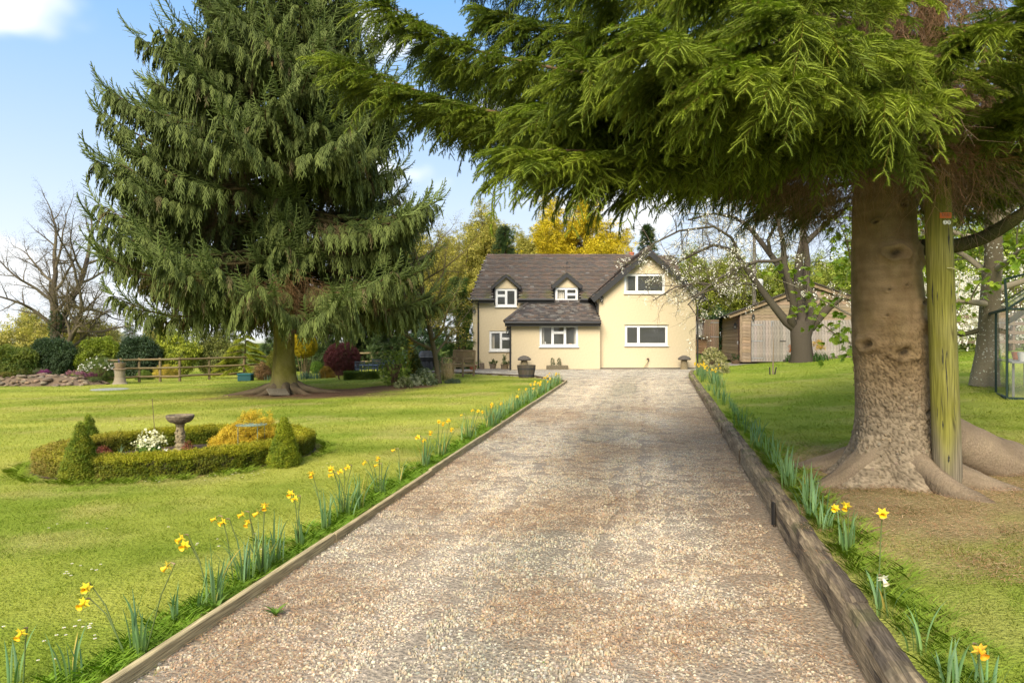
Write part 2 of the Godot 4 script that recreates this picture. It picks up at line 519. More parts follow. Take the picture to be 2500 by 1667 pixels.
func build_cover() -> void:
	# loose stones and needle litter on the drive
	var st := []; var cl := []
	for i in 4:
		st.append(stone_patch(420, 0.34, 0.005, 0.019)); cl.append(Cloud.new())
	var nd := [needle_patch(170, 0.42), needle_patch(110, 0.42)]
	var nc := [Cloud.new(), Cloud.new()]
	var d := 1.9
	while d < 31.0:
		var x := fore(d) + 0.10
		while x < xr(d) - 0.06:
			if absf(x) < d * 0.80 + 0.3 and not (d > 26.8 and x < 7.4):
				var p := Vector3(x + rf(-0.05, 0.05), 0, -d + rf(-0.05, 0.05))
				p.y = drive_y(p.x, -p.z) - 0.001
				var k := gravel_col(p.x, -p.z)
				var base := 1.0 / 0.42
				cl[R.randi() % 4].add(Transform3D(Basis(Vector3.UP, rf(0, TAU)) * rf(0.85, 1.15), p), Color(k.r * base * 0.92, k.g * base * 1.09, k.b * base * 1.27))
				if d < 15.0:
					var q := needle_at(p.x, -p.z)
					for j in (2 if q > 0.6 else 1):
						if q > rf(0.05, 0.5):
							nc[R.randi() % 2].add(Transform3D(Basis(Vector3.UP, rf(0, TAU)), p + Vector3(rf(-0.1, 0.1), 0.004, rf(-0.1, 0.1))), Color(1, 1, 1) * rf(0.8, 1.25))
			x += 0.27
		d += 0.25 if d < 20.0 else 0.34
	for i in 4:
		copies("loose_gravel", st[i], M.stones, cl[i], self)
	for i in 2:
		copies("fallen_needles", nd[i], M.plain, nc[i], self)
	# turf
	var near := []; var far := []; var cn := []; var cf := []
	for i in 3:
		near.append(grass_patch(190, 0.26, 0.012, 0.034, 0.0021)); far.append(grass_patch(110, 0.5, 0.015, 0.038, 0.0045)); cn.append(Cloud.new()); cf.append(Cloud.new())
	var long_ := grass_patch(46, 0.16, 0.05, 0.13, 0.0022); var cg := Cloud.new()
	var litter := needle_patch(150, 0.42); var lt := Cloud.new()
	d = 2.0
	while d < 40.0:
		var step := 0.19 if d < 10.0 else 0.36
		var x := -0.80 * d - 0.5
		while x < 0.80 * d + 0.5:
			var p := Vector3(x + rf(-0.5, 0.5) * step, 0, -d + rf(-0.5, 0.5) * step)
			var e := -p.z
			if (p.x < fore(e) - 0.07 if e < 27.0 else p.x < -4.7) or p.x > xr(e) + 0.2:
				p.y = gy(p.x, e)
				var b := bare(p.x, e)
				if b < 0.5:
					var k := lawn_col(p.x, e) * rf(0.92, 1.08)
					var wn := worn(p.x, e)
					if wn < rf(0.25, 0.95):
						var x3 := Transform3D(Basis(Vector3.UP, rf(0, TAU)) * Basis.from_scale(Vector3(1, rf(0.75, 1.2), 1)), p)
						if e < 10.0:
							cn[R.randi() % 3].add(x3, k)
						else:
							cf[R.randi() % 3].add(x3, k)
					if wn > 0.2 and R.randf() < 0.9:
						lt.add(Transform3D(Basis(Vector3.UP, rf(0, TAU)), p + Vector3.UP * 0.008), Color(1, 1, 1) * rf(0.8, 1.2))
				elif e < 22.0 and e > 12.0 and R.randf() < 0.4:
					lt.add(Transform3D(Basis(Vector3.UP, rf(0, TAU)), p + Vector3.UP * 0.004), Color(1, 1, 1) * rf(0.7, 1.1))
			x += step
		d += step
	for i in 3:
		copies("grass", near[i], M.grass, cn[i], self)
	for i in 3:
		copies("grass", far[i], M.grass, cf[i], self)
	copies("fallen_needles", litter, M.plain, lt, self)
	# long grass that the mower misses beside the timber
	d = 2.0
	while d < 21.0:
		for j in 3:
			var off := 0.12 + absf(R.randfn(0.0, 0.13))
			var p := ground(xl(d) - off, -d)
			cg.add(Transform3D(Basis(Vector3.UP, rf(0, TAU)) * rf(0.4, 0.8), p), Color(0.17, 0.29, 0.03) * rf(0.85, 1.4))
			if j < 2 and d < 12.0:
				off = 0.20 + absf(R.randfn(0.0, 0.15))
				cg.add(Transform3D(Basis(Vector3.UP, rf(0, TAU)) * rf(0.4, 0.8), ground(xr(d) + off, -d)), Color(0.22, 0.32, 0.04) * rf(0.85, 1.4))
		d += 0.05 if d < 9.0 else 0.11
	for i in 260:   # and round the bed
		var a := rf(0, TAU)
		var q := BED + BED_A * cos(a) * 1.52 * rf(1.2, 1.27) + Vector2(-BED_A.y, BED_A.x) * sin(a) * 1.18 * rf(1.22, 1.32)
		cg.add(Transform3D(Basis(Vector3.UP, rf(0, TAU)) * rf(0.3, 0.8), ground(q.x, -q.y)), Color(0.20, 0.28, 0.03) * rf(0.8, 1.2))
	copies("long_grass", long_, M.grass, cg, self)
	# daisies in the lawn
	var ds := MB.new()
	for i in 8:
		var a := i * TAU / 8.0
		ds.leaf(Vector3(0, 0.03, 0), Vector3(cos(a), 0.25, sin(a)).normalized(), Vector3.UP, 0.011, 0.008, Color(0.75, 0.75, 0.72))
	ds.lathe(Vector3(0, 0.029, 0), [Vector2(0.0045, 0), Vector2(0.003, 0.003), Vector2(0, 0.004)], 6, Color(0.6, 0.42, 0.03))
	var dc := Cloud.new()
	for i in 34:
		var e := rf(3.0, 13.0)
		var c0 := Vector2(rf(-0.72 * e, xl(e) - 0.2) if R.randf() < 0.8 else rf(xr(e) + 0.4, 0.72 * e), e)
		for j in R.randi_range(2, 13):
			var q := c0 + Vector2(R.randfn(0.0, 0.16), R.randfn(0.0, 0.10))
			if (q.x < xl(q.y) - 0.1 or q.x > xr(q.y) + 0.3) and bare(q.x, q.y) < 0.2:
				dc.add(Transform3D(Basis(Vector3.UP, rf(0, TAU)) * rf(0.8, 1.2), ground(q.x, -q.y)), Color(1, 1, 1))
	copies("daisies", ds.mesh(), M.petal, dc, self)

func build_edging() -> void:
	# pine boards along the left of the drive
	var t := thing("timber_edging", "pale pine boards on edge lining the left side of the gravel drive", "edging", ground(xl(12.0), -12.0))
	var d := 0.6
	var i := 0
	while d < 21.2:
		var e := minf(d + 2.45, 21.25)
		var a := Vector3(xl(d), gd(d), -d); var b := Vector3(xl(e), gd(e), -e)
		var f := facing(b - a)
		var m := MB.new()
		var k := vary(Color(0.60, 0.49, 0.29), 0.08)
		m.box(Vector3.ZERO, Vector3(0.042, 0.15, (b - a).length() - 0.006), k, Basis(), 0.005)
		var o := part("board", m, M.wood_z, t)
		o.transform = Transform3D(f * Basis(Vector3.FORWARD, rf(-0.05, 0.05)), (a + b) / 2.0 + Vector3(rf(-0.008, 0.008), 0.012 + rf(-0.006, 0.006), 0) - t.position)
		d = e; i += 1
	# the short return where the lawn ends at the yard
	var pts := [Vector2(1.69, 21.25), Vector2(0.75, 23.3), Vector2(-2.3, 26.1), Vector2(-4.6, 27.5)]
	for j in 3:
		var a2 := ground(pts[j].x, -pts[j].y); var b2 := ground(pts[j + 1].x, -pts[j + 1].y)
		var m2 := MB.new()
		m2.box(Vector3.ZERO, Vector3(0.042, 0.10, (b2 - a2).length()), vary(Color(0.16, 0.12, 0.07), 0.1), Basis(), 0.004)
		part("board", m2, M.wood_z, t).transform = Transform3D(facing(b2 - a2), (a2 + b2) / 2.0 + Vector3.UP * 0.02 - t.position)
	# railway sleepers hold up the bank on the right
	t = thing("sleeper_wall", "weathered dark railway sleepers laid end to end holding back the right grass bank", "sleeper wall", ground(xr(12.0), -12.0))
	d = 1.35
	i = 0
	while d < 24.0:
		var e := minf(d + 2.42, 24.2)
		var a := Vector3(xr(d) + 0.07, gd(d), -d); var b := Vector3(xr(e) + 0.07, gd(e), -e)
		var l := (b - a).length() - 0.014
		var h := 0.30 - 0.075 * d / 24.0 + rf(-0.012, 0.012)
		var m := MB.new()
		var base := vary(Color(0.26, 0.195, 0.13), 0.2).lerp(Color(0.10, 0.088, 0.08), 0.6 if i < 2 else 0.2)
		var nl := 46
		var prof := []
		for q in 20:
			var an := TAU * q / 20.0
			var c := Vector2(cos(an), sin(an))
			var sc := 1.0 / maxf(absf(c.x), absf(c.y))
			sc = minf(sc, 1.0 / maxf(0.001, (absf(c.x) + absf(c.y)) / 1.83))
			prof.append(c * sc)
		var prev := []
		for s in nl + 1:
			var z := l * (float(s) / nl - 0.5)
			var ring := []
			for q in 20:
				var c: Vector2 = prof[q]
				var wv := fine.get_noise_3d(c.x * 25.0 + i * 90.0, c.y * 25.0, z * 60.0) * 0.014 + fine.get_noise_3d(c.x * 70.0 + i * 90.0, c.y * 70.0, z * 30.0) * 0.006
				var en := 1.0 if s > 0 and s < nl else 0.93
				ring.append([Vector3(c.x * (0.075 + wv) * en, c.y * (h / 2.0 + wv) * en, z), base.lerp(Color(0.48, 0.375, 0.24), clampf(0.22 + c.x * 0.35 + fine.get_noise_3d(c.x * 30.0, c.y * 50.0 + i * 40.0, z * 22.0) * 1.1, 0.0, 0.8)).lerp(Color(0.12, 0.13, 0.05), clampf(fine.get_noise_2d(z * 40.0 + i * 33.0, 5.0) * 1.2, 0.0, 0.5) if c.y > 0.6 else 0.0)])
			if prev:
				for q in 20:
					var w := (q + 1) % 20
					var out := Vector3(prof[q].x + prof[w].x, prof[q].y + prof[w].y, 0)
					m.quad(prev[q][0], prev[w][0], ring[w][0], ring[q][0], out, prev[q][1])
			if s == 0 or s == nl:
				for q in range(1, 19):
					m.flat(ring[0][0], ring[q][0], ring[q + 1][0], Vector3(0, 0, -1 if s == 0 else 1), base)
			prev = ring
		part("sleeper", m, M.sleeper, t).transform = Transform3D(facing(b - a) * Basis(Vector3.FORWARD, rf(-0.04, 0.04)), (a + b) / 2.0 + Vector3(rf(-0.01, 0.015), h / 2.0 - 0.05, 0) - t.position)
		d = e; i += 1
	# a flat peg driven in front of a joint
	var pg := MB.new()
	pg.box(Vector3(0, 0.07, 0), Vector3(0.02, 0.24, 0.05), Color(0.05, 0.045, 0.04), Basis(), 0.003)
	part("peg", pg, M.wood_y, t).position = Vector3(xr(5.95) - 0.018, gd(5.95) + 0.03, -5.95) - t.position

# ---------- spruces ----------
func needles(b: MB, p0: Vector3, p1: Vector3, count: int, l: float, w: float, k: Color, lighter := 0.0) -> void:
	var ax := p1 - p0
	var dir := ax.normalized()
	var s := dir.cross(Vector3.UP if absf(dir.y) < 0.9 else Vector3.RIGHT).normalized()
	var u := dir.cross(s)
	for i in count:
		var f := (i + R.randf()) / count
		var a := rf(0, TAU)
		var out := s * cos(a) + u * sin(a)
		var p := p0 + ax * f
		var tip := p + (out * 0.82 + dir * rf(0.45, 0.85)) * l * rf(0.75, 1.15) * (1.0 - 0.35 * f * f)
		var side := dir.cross(out) * w * 0.5
		var kk := vary(k, 0.18) * (1.0 + lighter * f)
		b.tri(p - side, p + side, tip, (out * 0.8 + dir * 0.2 + Vector3.UP * 0.25).normalized(), kk)

func stick(b: MB, p0: Vector3, p1: Vector3, r: float, k: Color) -> void:
	b.tube([p0, p1], [r, r * 0.6], 3, k, Color(-1, 0, 0), false)

func hanging_spray(l: float) -> ArrayMesh:   # a branchlet that leaves the limb and falls like a curtain, with finger-like twigs
	var b := MB.new()
	var wood := Color(0.12, 0.075, 0.04)
	var pts := []
	var n := 9
	for i in n + 1:
		var u := float(i) / n
		pts.append(Vector3(rf(-0.01, 0.01), -l * 0.80 * pow(u, 1.5) + 0.03 * sin(u * PI), l * 0.42 * (1.0 - pow(1.0 - u, 2.2))))
	for i in n:
		stick(b, pts[i], pts[i + 1], 0.004, wood)
		var dir: Vector3 = (pts[i + 1] - pts[i]).normalized()
		b.tube([pts[i], pts[i + 1]], [0.010, 0.010], 4, Color(0.8, 0.8, 0.8), Color(-1, 0, 0), false)
		needles(b, pts[i], pts[i + 1], 16, 0.021, 0.009, Color(1, 1, 1))
		for s in [-1, 1, 0]:
			if R.randf() < (0.9 if s else 0.35):
				var fl := rf(0.10, 0.21) * (1.0 - 0.35 * float(i) / n)
				var q: Vector3 = pts[i].lerp(pts[i + 1], R.randf())
				var fd = (dir * 0.45 + Vector3.RIGHT * s * rf(0.35, 0.8) + Vector3.DOWN * rf(0.5, 1.0)).normalized()
				var m = q + fd * fl * 0.5
				var e = m + (fd + Vector3.DOWN * 0.7).normalized() * fl * 0.6
				var kk := Color(1, 1, 1) * rf(0.8, 1.2)
				b.tube([q, m, e], [0.010, 0.013, 0.005], 4, kk * 0.8, kk, false)
				needles(b, q, m, int(fl * 190), 0.021, 0.009, kk)
				needles(b, m, e, int(fl * 210), 0.021, 0.009, kk, 0.3)
	return b.mesh()

func upright_tip(l: float) -> ArrayMesh:   # the stiff end of a limb, with twigs to both sides
	var b := MB.new()
	var wood := Color(0.12, 0.075, 0.04)
	var p := Vector3.ZERO
	var n := 7
	for i in n:
		var q := p + Vector3(rf(-0.01, 0.01), 0.012 * i, l / n)
		stick(b, p, q, 0.005, wood)
		b.tube([p, q], [0.011, 0.011], 4, Color(0.9, 0.9, 0.9), Color(-1, 0, 0), false)
		needles(b, p, q, 26, 0.021, 0.009, Color(1, 1, 1))
		for s in [-1, 1, 0]:
			var fl := (l * 0.42) * (1.0 - float(i) / n) * rf(0.6, 1.1) + 0.05
			var e := p + Vector3(s * 0.75, 0.35 if s == 0 else rf(-0.25, 0.1), 0.75).normalized() * fl
			stick(b, p, e, 0.0025, wood)
			b.tube([p, e], [0.010, 0.006], 4, Color(1, 1, 1), Color(-1, 0, 0), false)
			needles(b, p, e, int(fl * 200) + 4, 0.021, 0.009, Color(1, 1, 1) * rf(0.9, 1.2), 0.3)
		p = q
	return b.mesh()

func fir_spray(l: float, droop: float) -> ArrayMesh:   # near enough that each needle shows
	var b := MB.new()
	var wood := Color(0.30, 0.17, 0.07)
	var pts := [Vector3.ZERO]
	var n := 9
	for i in n:
		var u := float(i + 1) / n
		pts.append(Vector3(0.03 * sin(u * 4.0), -droop * l * u * u, l * u * (1.0 - 0.25 * droop * u)))
	for i in n:
		stick(b, pts[i], pts[i + 1], 0.0032, wood)
		var dir: Vector3 = (pts[i + 1] - pts[i]).normalized()
		needles(b, pts[i], pts[i + 1], int(l / n * 700), 0.018, 0.0026, Color(1, 1, 1), 0.0)
		for s in [-1, 1]:
			if R.randf() < 0.93:
				var fl := (0.07 + l * 0.33 * (1.0 - pow(float(i) / n, 1.3))) * rf(0.55, 0.95)
				var q: Vector3 = pts[i].lerp(pts[i + 1], R.randf())
				var fd = (dir * rf(0.6, 0.9) + Vector3.RIGHT * s * rf(0.55, 0.9) + Vector3.DOWN * rf(0.0, 0.25 + droop * 0.5)).normalized()
				var m = q + fd * fl * 0.55
				var e = m + (fd + Vector3.DOWN * (0.1 + droop * 0.35) + dir * 0.3).normalized() * fl * 0.5
				var kk := Color(1, 1, 1) * rf(0.8, 1.2)
				b.tube([q, m, e], [0.0034, 0.0036, 0.0022], 4, kk * 0.7, kk, false)
				needles(b, q, m, int(fl * 480), 0.021, 0.0028, kk)
				needles(b, m, e, int(fl * 500), 0.021, 0.0028, kk * 1.1, 0.6)
				if fl > 0.12:
					for s2 in [-1, 1]:
						var e2 = m + (fd * 0.7 + dir.cross(fd) * 0.1 + fd.cross(Vector3.UP).normalized() * s2 * 0.7 + Vector3.DOWN * 0.15).normalized() * fl * rf(0.3, 0.45)
						b.tube([m, e2], [0.003, 0.002], 4, kk, Color(-1, 0, 0), false)
						needles(b, m, e2, int(fl * 230), 0.018, 0.0026, kk * 1.1, 0.5)
	return b.mesh()

func dead_spray(l: float, k: Color) -> ArrayMesh:
	var b := MB.new()
	for i in 7:
		var dir := (Vector3(rf(-0.6, 0.6), rf(-1.2, 0.1), rf(0.2, 1.0))).normalized()
		var p := Vector3(rf(-0.05, 0.05), 0, rf(0, 0.1))
		var r := rf(0.0016, 0.0034)
		var kk := vary(k, 0.3)
		for s in 4:
			var q := p + dir * l * rf(0.16, 0.3)
			stick(b, p, q, r, kk)
			if R.randf() < 0.85:
				var d2 := (dir + on_ball() * 0.9).normalized()
				stick(b, q, q + d2 * l * rf(0.1, 0.3), r * 0.6, kk)
				if R.randf() < 0.7:
					var d3 := (d2 + on_ball() * 0.9).normalized()
					stick(b, q + d2 * l * 0.08, q + d2 * l * 0.08 + d3 * l * rf(0.08, 0.2), r * 0.5, kk)
			p = q; r *= 0.75
			dir = (dir + on_ball() * 0.45 + Vector3.DOWN * 0.15).normalized()
	return b.mesh()

func trunk_mesh(h: float, radius: Callable, centre: Callable, tone: Callable, around: int, up: int, knots: Array, rough: float, rows: Callable, cracked := 0.0) -> MB:
	var b := MB.new()
	var grid := []
	for i in up + 1:
		var y: float = rows.call(float(i) / up)
		var row := []
		for s in around + 1:
			var a := TAU * s / around
			var o := Vector3(cos(a), 0, sin(a))
			var r: float = radius.call(y, a)
			var c: Vector3 = centre.call(y)
			var w := fine.get_noise_3d(o.x * r * 55.0 + h * 9.0, y * 30.0, o.z * r * 55.0) * rough + fine.get_noise_3d(o.x * r * 190.0, y * 120.0, o.z * r * 190.0 + h * 5.0) * rough * 0.6
			var k: Color = tone.call(y, a, w / maxf(rough, 0.0001))
			if cracked > 0.0:   # plates of bark with dark cracks between them, fading out up the trunk
				var cr: float = crack.get_noise_3d(o.x * r * 100.0 + 3.0 * w / rough, y * 62.0, o.z * r * 100.0)
				var g: float = smoothstep(-0.97, -0.86, cr)
				var fade := cracked * (1.0 - smoothstep(0.75, 1.75, y + 0.5 * big.get_noise_2d(a * 40.0, y * 30.0)))
				w += (g - 1.0) * 0.011 * fade
				k = k.lerp(Color(0.045, 0.033, 0.022), (1.0 - g) * fade * 0.6)
				k *= 1.0 + fade * 0.18 * crack_id.get_noise_3d(o.x * r * 100.0, y * 62.0, o.z * r * 100.0)
			for q in knots:   # [height, angle, size, bulge]
				var da := wrapf(a - q[1], -PI, PI) * r
				var t = Vector2(da * 0.75, (y - q[0]) * 1.3 + 0.012 * sin(da * 40.0)).length() / q[2]
				if t < 2.2:
					w += q[3] * (exp(-pow((t - 0.75) / 0.4, 2.0)) + 0.22 * sin(t * 16.0) * exp(-t * 1.1) - 0.8 * exp(-t * t * 6.0))
					k = k.lerp(Color(0.04, 0.032, 0.022), clampf(0.95 - t * 1.9, 0.0, 0.8) + 0.30 * maxf(0.0, sin(t * 16.0 + a * 3.0)) * exp(-t * 1.1))
			row.append([c + o * (r + w) + Vector3.UP * y, k])
		grid.append(row)
	for i in up:
		for s in around:
			var a = grid[i][s]; var e = grid[i][s + 1]; var f = grid[i + 1][s + 1]; var g = grid[i + 1][s]
			var nn: Array = []
			for q in [[i, s], [i, s + 1], [i + 1, s + 1], [i + 1, s]]:
				var i0: int = q[0]; var s0: int = q[1] % around
				var vx: Vector3 = grid[i0][(s0 + 1) % around][0] - grid[i0][(s0 - 1 + around) % around][0]
				var vy: Vector3 = grid[mini(i0 + 1, up)][s0][0] - grid[maxi(i0 - 1, 0)][s0][0]
				var m := vy.cross(vx).normalized()
				if m.dot(Vector3(cos(TAU * s0 / around), 0, sin(TAU * s0 / around))) < 0.0:
					m = -m
				nn.append(m)
			b.tri3(a[0], e[0], f[0], nn[0], nn[1], nn[2], a[1], e[1], f[1])
			b.tri3(a[0], f[0], g[0], nn[0], nn[2], nn[3], a[1], f[1], g[1])
	return b

func root_mesh(pts: Array, rad: Array, k: Color, k2: Color) -> MB:
	# a smooth run through the points, bumpy like bark
	var cur := Curve3D.new()
	for i in pts.size():
		var t: Vector3 = (pts[mini(i + 1, pts.size() - 1)] - pts[maxi(i - 1, 0)]) / 6.0
		cur.add_point(pts[i], -t, t)
	var b := MB.new()
	var l := cur.get_baked_length()
	var n := int(l / 0.045) + 4
	var prev := []
	var side := Vector3.ZERO
	for i in n + 1:
		var f := float(i) / n
		var p := cur.sample_baked(l * f, true)
		var dir := (cur.sample_baked(minf(l, l * f + 0.05), true) - cur.sample_baked(maxf(0, l * f - 0.05), true)).normalized()
		side = dir.cross(Vector3.UP).normalized()
		var up := side.cross(dir)
		var fi := f * (rad.size() - 1)
		var r := lerpf(rad[int(fi)], rad[mini(int(fi) + 1, rad.size() - 1)], fi - int(fi))
		var ring := []
		for s in 22:
			var a := TAU * s / 22.0
			var o := side * cos(a) + up * sin(a)
			var w := fine.get_noise_3d(p.x * 40.0 + o.x * 18.0, p.y * 40.0 + o.y * 18.0, p.z * 40.0 + o.z * 18.0)
			ring.append([p + o * r * (1.0 + 0.22 * w), o, k.lerp(k2, f) * (1.0 + 0.5 * w)])
		if prev:
			for s in 22:
				var t := (s + 1) % 22
				b.tri3(prev[s][0], prev[t][0], ring[t][0], prev[s][1], prev[t][1], ring[t][1], prev[s][2], prev[t][2], ring[t][2])
				b.tri3(prev[s][0], ring[t][0], ring[s][0], prev[s][1], ring[t][1], ring[s][1], prev[s][2], ring[t][2], ring[s][2])
		prev = ring
	return b

func table(t: Array, y: float) -> float:   # straight lines through [y, value] pairs
	if y <= t[0][0]: return t[0][1]
	for i in t.size() - 1:
		if y <= t[i + 1][0]:
			return lerpf(t[i][1], t[i + 1][1], (y - t[i][0]) / (t[i + 1][0] - t[i][0]))
	return t[-1][1]

func limb_curve(a: Vector3, az: float, l: float, drop: float, lift: float) -> Array:
	var dir := Vector3(cos(az), 0, sin(az))
	var bend := rf(-0.25, 0.25)
	var pts := []
	for i in 11:
		var u := i / 10.0
		pts.append(a + dir.rotated(Vector3.UP, bend * u) * l * u + Vector3.UP * l * (-drop * u + lift * u * u * u))
	return pts

func build_weeping_spruce() -> void:
	R.seed = 101
	var base := Vector3(-6.409, 0.286, -19.290)
	var t := thing("spruce_tree", "tall weeping spruce with grey-green hanging curtains of twigs, standing on the left lawn", "tree", base)
	var tone := func(y: float, a: float, w: float) -> Color:
		var k := Color(0.24, 0.225, 0.04).lerp(Color(0.32, 0.29, 0.09), clampf(0.5 + w * 0.8, 0.0, 1.0))
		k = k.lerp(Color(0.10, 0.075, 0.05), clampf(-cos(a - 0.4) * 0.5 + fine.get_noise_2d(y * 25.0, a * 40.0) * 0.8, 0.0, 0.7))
		return k.lerp(Color(0.17, 0.14, 0.10), 1.0 - smoothstep(0.0, 0.8, y))
	var rad := func(y: float, a: float) -> float:
		return lerpf(0.315, 0.02, pow(clampf(y / 17.0, 0.0, 1.0), 0.9)) + 0.36 * exp(-y / 0.26) * (1.0 + 0.35 * sin(a * 3.0 + 0.4) + 0.2 * sin(a * 5.0))
	var cen := func(y: float) -> Vector3:
		return Vector3(-0.05 * sin(y * 0.8) + 0.004 * y, -0.12, 0.0)
	var kn := []
	for i in 26:
		kn.append([rf(0.7, 3.0), rf(0, TAU), rf(0.025, 0.05), 0.012])
	part("trunk", trunk_mesh(17.2, rad, cen, tone, 40, 150, kn, 0.018, func(f: float) -> float: return 17.2 * pow(f, 1.3)), M.bark, t)
	for q in [[2.9, 2.1], [0.1, 1.9], [2.2, 1.0], [1.2, 0.9], [0.6, 1.2]]:
		var dir := Vector3(cos(q[0]), 0, sin(q[0]))
		var pts := []
		for i in 6:
			var u := i / 5.0
			var w = dir.rotated(Vector3.UP, rf(-0.1, 0.1) * u) * (0.25 + q[1] * u) + base
			pts.append(ground(w.x, w.z) - base + Vector3.UP * (0.22 * pow(1.0 - u, 2.0) - 0.015 - 0.06 * u))
		part("root", root_mesh(pts, [0.17, 0.10, 0.07, 0.045, 0.02], Color(0.17, 0.14, 0.09), Color(0.17, 0.115, 0.075)), M.bark, t)
	# limbs and what hangs from them
	var rl := [[0.0, 4.2], [2.0, 4.8], [4.0, 5.1], [6.2, 5.1], [8.0, 4.8], [8.8, 4.4], [9.4, 3.6], [10.1, 2.5], [12.0, 2.1], [17.2, 0.2]]
	var rr := [[0.0, 4.3], [2.0, 4.8], [4.6, 4.7], [5.6, 4.0], [6.6, 3.4], [8.6, 3.6], [9.4, 2.8], [12.0, 2.1], [17.2, 0.2]]
	var limbs := MB.new()
	var sp := []; var cl := []
	for i in 4:
		sp.append(hanging_spray(0.44 + 0.07 * i)); cl.append(Cloud.new())
	for i in 2:
		sp.append(upright_tip(0.55 + 0.2 * i)); cl.append(Cloud.new())
	var dead := dead_spray(0.6, Color(0.13, 0.095, 0.05)); var dc := Cloud.new()
	var cones := []
	var y := 2.75
	while y < 17.0:
		var n := 8 if y < 11.0 else 6
		var ph := rf(0, TAU)
		for j in n:
			var az := ph + TAU * j / n + rf(-0.22, 0.22)
			var y0 := y + rf(-0.22, 0.22)
			var side := cos(az)
			var l := lerpf(table(rr, y0 - 0.2), table(rl, y0 - 0.2), 0.5 - 0.5 * side) * (0.88 if absf(side) < 0.6 else 1.0) * rf(0.72, 1.03)
			var front := sin(az)
			# the side towards the drive is thin between 2.6 and 5 m: trunk and bare limbs show
			var open := front > 0.35 and y0 > 3.4 and y0 < 6.6 and side > -0.5 and side < 0.9
			if open and R.randf() < 0.93:
				l *= 0.3
			var drop := 0.34 if y0 < 9.0 else lerpf(0.34, -0.15, clampf((y0 - 9.0) / 6.0, 0.0, 1.0))
			var pts := limb_curve(Vector3(0, y0, 0), az, l, drop, 0.34 if y0 < 9.0 else 0.25)
			var rr0 := 0.035 + 0.008 * l
			var rads := []
			for i in 11:
				rads.append(rr0 * (1.0 - 0.85 * i / 10.0))
			limbs.tube(pts, rads, 6, Color(0.11, 0.10, 0.035), Color(0.13, 0.085, 0.05), false)
			var count := int(l * (30.0 if y0 < 12.0 else 14.0))
			for i in count:
				var u := pow(rf(0.09 if not open else 0.5, 1.0), 0.62)
				var fi := u * 10.0
				var i0 := mini(int(fi), 9)
				var p: Vector3 = pts[i0].lerp(pts[i0 + 1], fi - i0)
				var dir: Vector3 = (pts[i0 + 1] - pts[i0]).normalized()
				var lat := dir.cross(Vector3.UP).normalized()
				var w := 0.12 + 0.62 * sin(PI * clampf(u, 0.0, 1.0)) * minf(l / 4.0, 1.0)
				var off := rf(-w, w)
				p += lat * off + Vector3.DOWN * absf(off) * 0.22
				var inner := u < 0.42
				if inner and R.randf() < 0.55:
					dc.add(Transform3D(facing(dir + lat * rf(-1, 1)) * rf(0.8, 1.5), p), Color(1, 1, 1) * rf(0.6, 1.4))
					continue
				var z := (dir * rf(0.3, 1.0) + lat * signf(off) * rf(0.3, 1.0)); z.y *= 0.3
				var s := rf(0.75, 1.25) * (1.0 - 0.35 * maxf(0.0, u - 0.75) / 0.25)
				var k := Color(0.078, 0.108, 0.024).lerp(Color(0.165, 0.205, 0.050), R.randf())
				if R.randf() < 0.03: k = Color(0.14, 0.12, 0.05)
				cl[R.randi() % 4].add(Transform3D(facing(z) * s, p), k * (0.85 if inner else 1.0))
			for i in int(6 + l * 3.5):   # stiff ends
				var u := 1.0 if i == 0 else rf(0.4, 1.0)
				var fi := u * 10.0
				var i0 := mini(int(fi), 9)
				var p: Vector3 = pts[i0].lerp(pts[i0 + 1], fi - i0)
				var dir: Vector3 = (pts[i0 + 1] - pts[i0]).normalized()
				p += dir.cross(Vector3.UP) * (0.0 if i == 0 else rf(-0.5, 0.5))
				var z := dir + Vector3.UP * rf(-0.35, 0.55) + (Vector3.ZERO if i == 0 else dir.cross(Vector3.UP) * rf(-1.1, 1.1))
				cl[4 + R.randi() % 2].add(Transform3D(facing(z) * rf(0.7, 1.2), p), Color(0.10, 0.14, 0.036).lerp(Color(0.19, 0.245, 0.07), R.randf()))
			if y0 > 4.5 and y0 < 9.5 and front > 0.2 and R.randf() < 0.35:
				cones.append(pts[8] + Vector3(rf(-0.2, 0.2), -0.12, 0.1))
		y += 0.40
	for i in 260:   # dead brown twigs under the skirt and round the trunk
		var a := rf(0, TAU)
		var r := rf(0.3, 3.4)
		dc.add(Transform3D(facing(Vector3(cos(a), -0.2, sin(a))) * rf(0.9, 1.6), Vector3(cos(a) * r, rf(2.25, 2.9) + rf(0, 0.5), sin(a) * r)), Color(1.0, 0.8, 0.7) * rf(0.6, 1.3))
	part("limbs", limbs, M.bark, t).set_meta("kind", "stuff")
	for i in 6:
		copies("foliage", sp[i], M.needle, cl[i], t)
	copies("dead_twigs", dead, M.twig, dc, t)
	var cm := MB.new()
	cm.lathe(Vector3.ZERO, [Vector2(0.004, 0.0), Vector2(0.018, -0.01), Vector2(0.022, -0.05), Vector2(0.016, -0.10), Vector2(0.004, -0.13)], 8, Color(0.36, 0.20, 0.10), 0.08)
	var cmesh := cm.mesh()
	for p in cones:
		part("cone", cmesh, M.plain, t).position = p
	# the slab that leans on its roots, and the nest box on the trunk
	var sl := MB.new()
	sl.box(Vector3.ZERO, Vector3(0.52, 0.05, 0.42), Color(0.30, 0.255, 0.18), Basis(), 0.006)
	var so := part("stone_slab", sl, M.stone, self)
	tag(so, "flat buff paving slab tilted against the roots of the weeping spruce", "slab")
	so.transform = Transform3D(Basis(Vector3.UP, 0.55) * Basis(Vector3.RIGHT, 0.30) * Basis(Vector3.FORWARD, 0.06), Vector3(-6.306, 0.285, -18.980) + Vector3(-0.02, 0.10, 0.55))
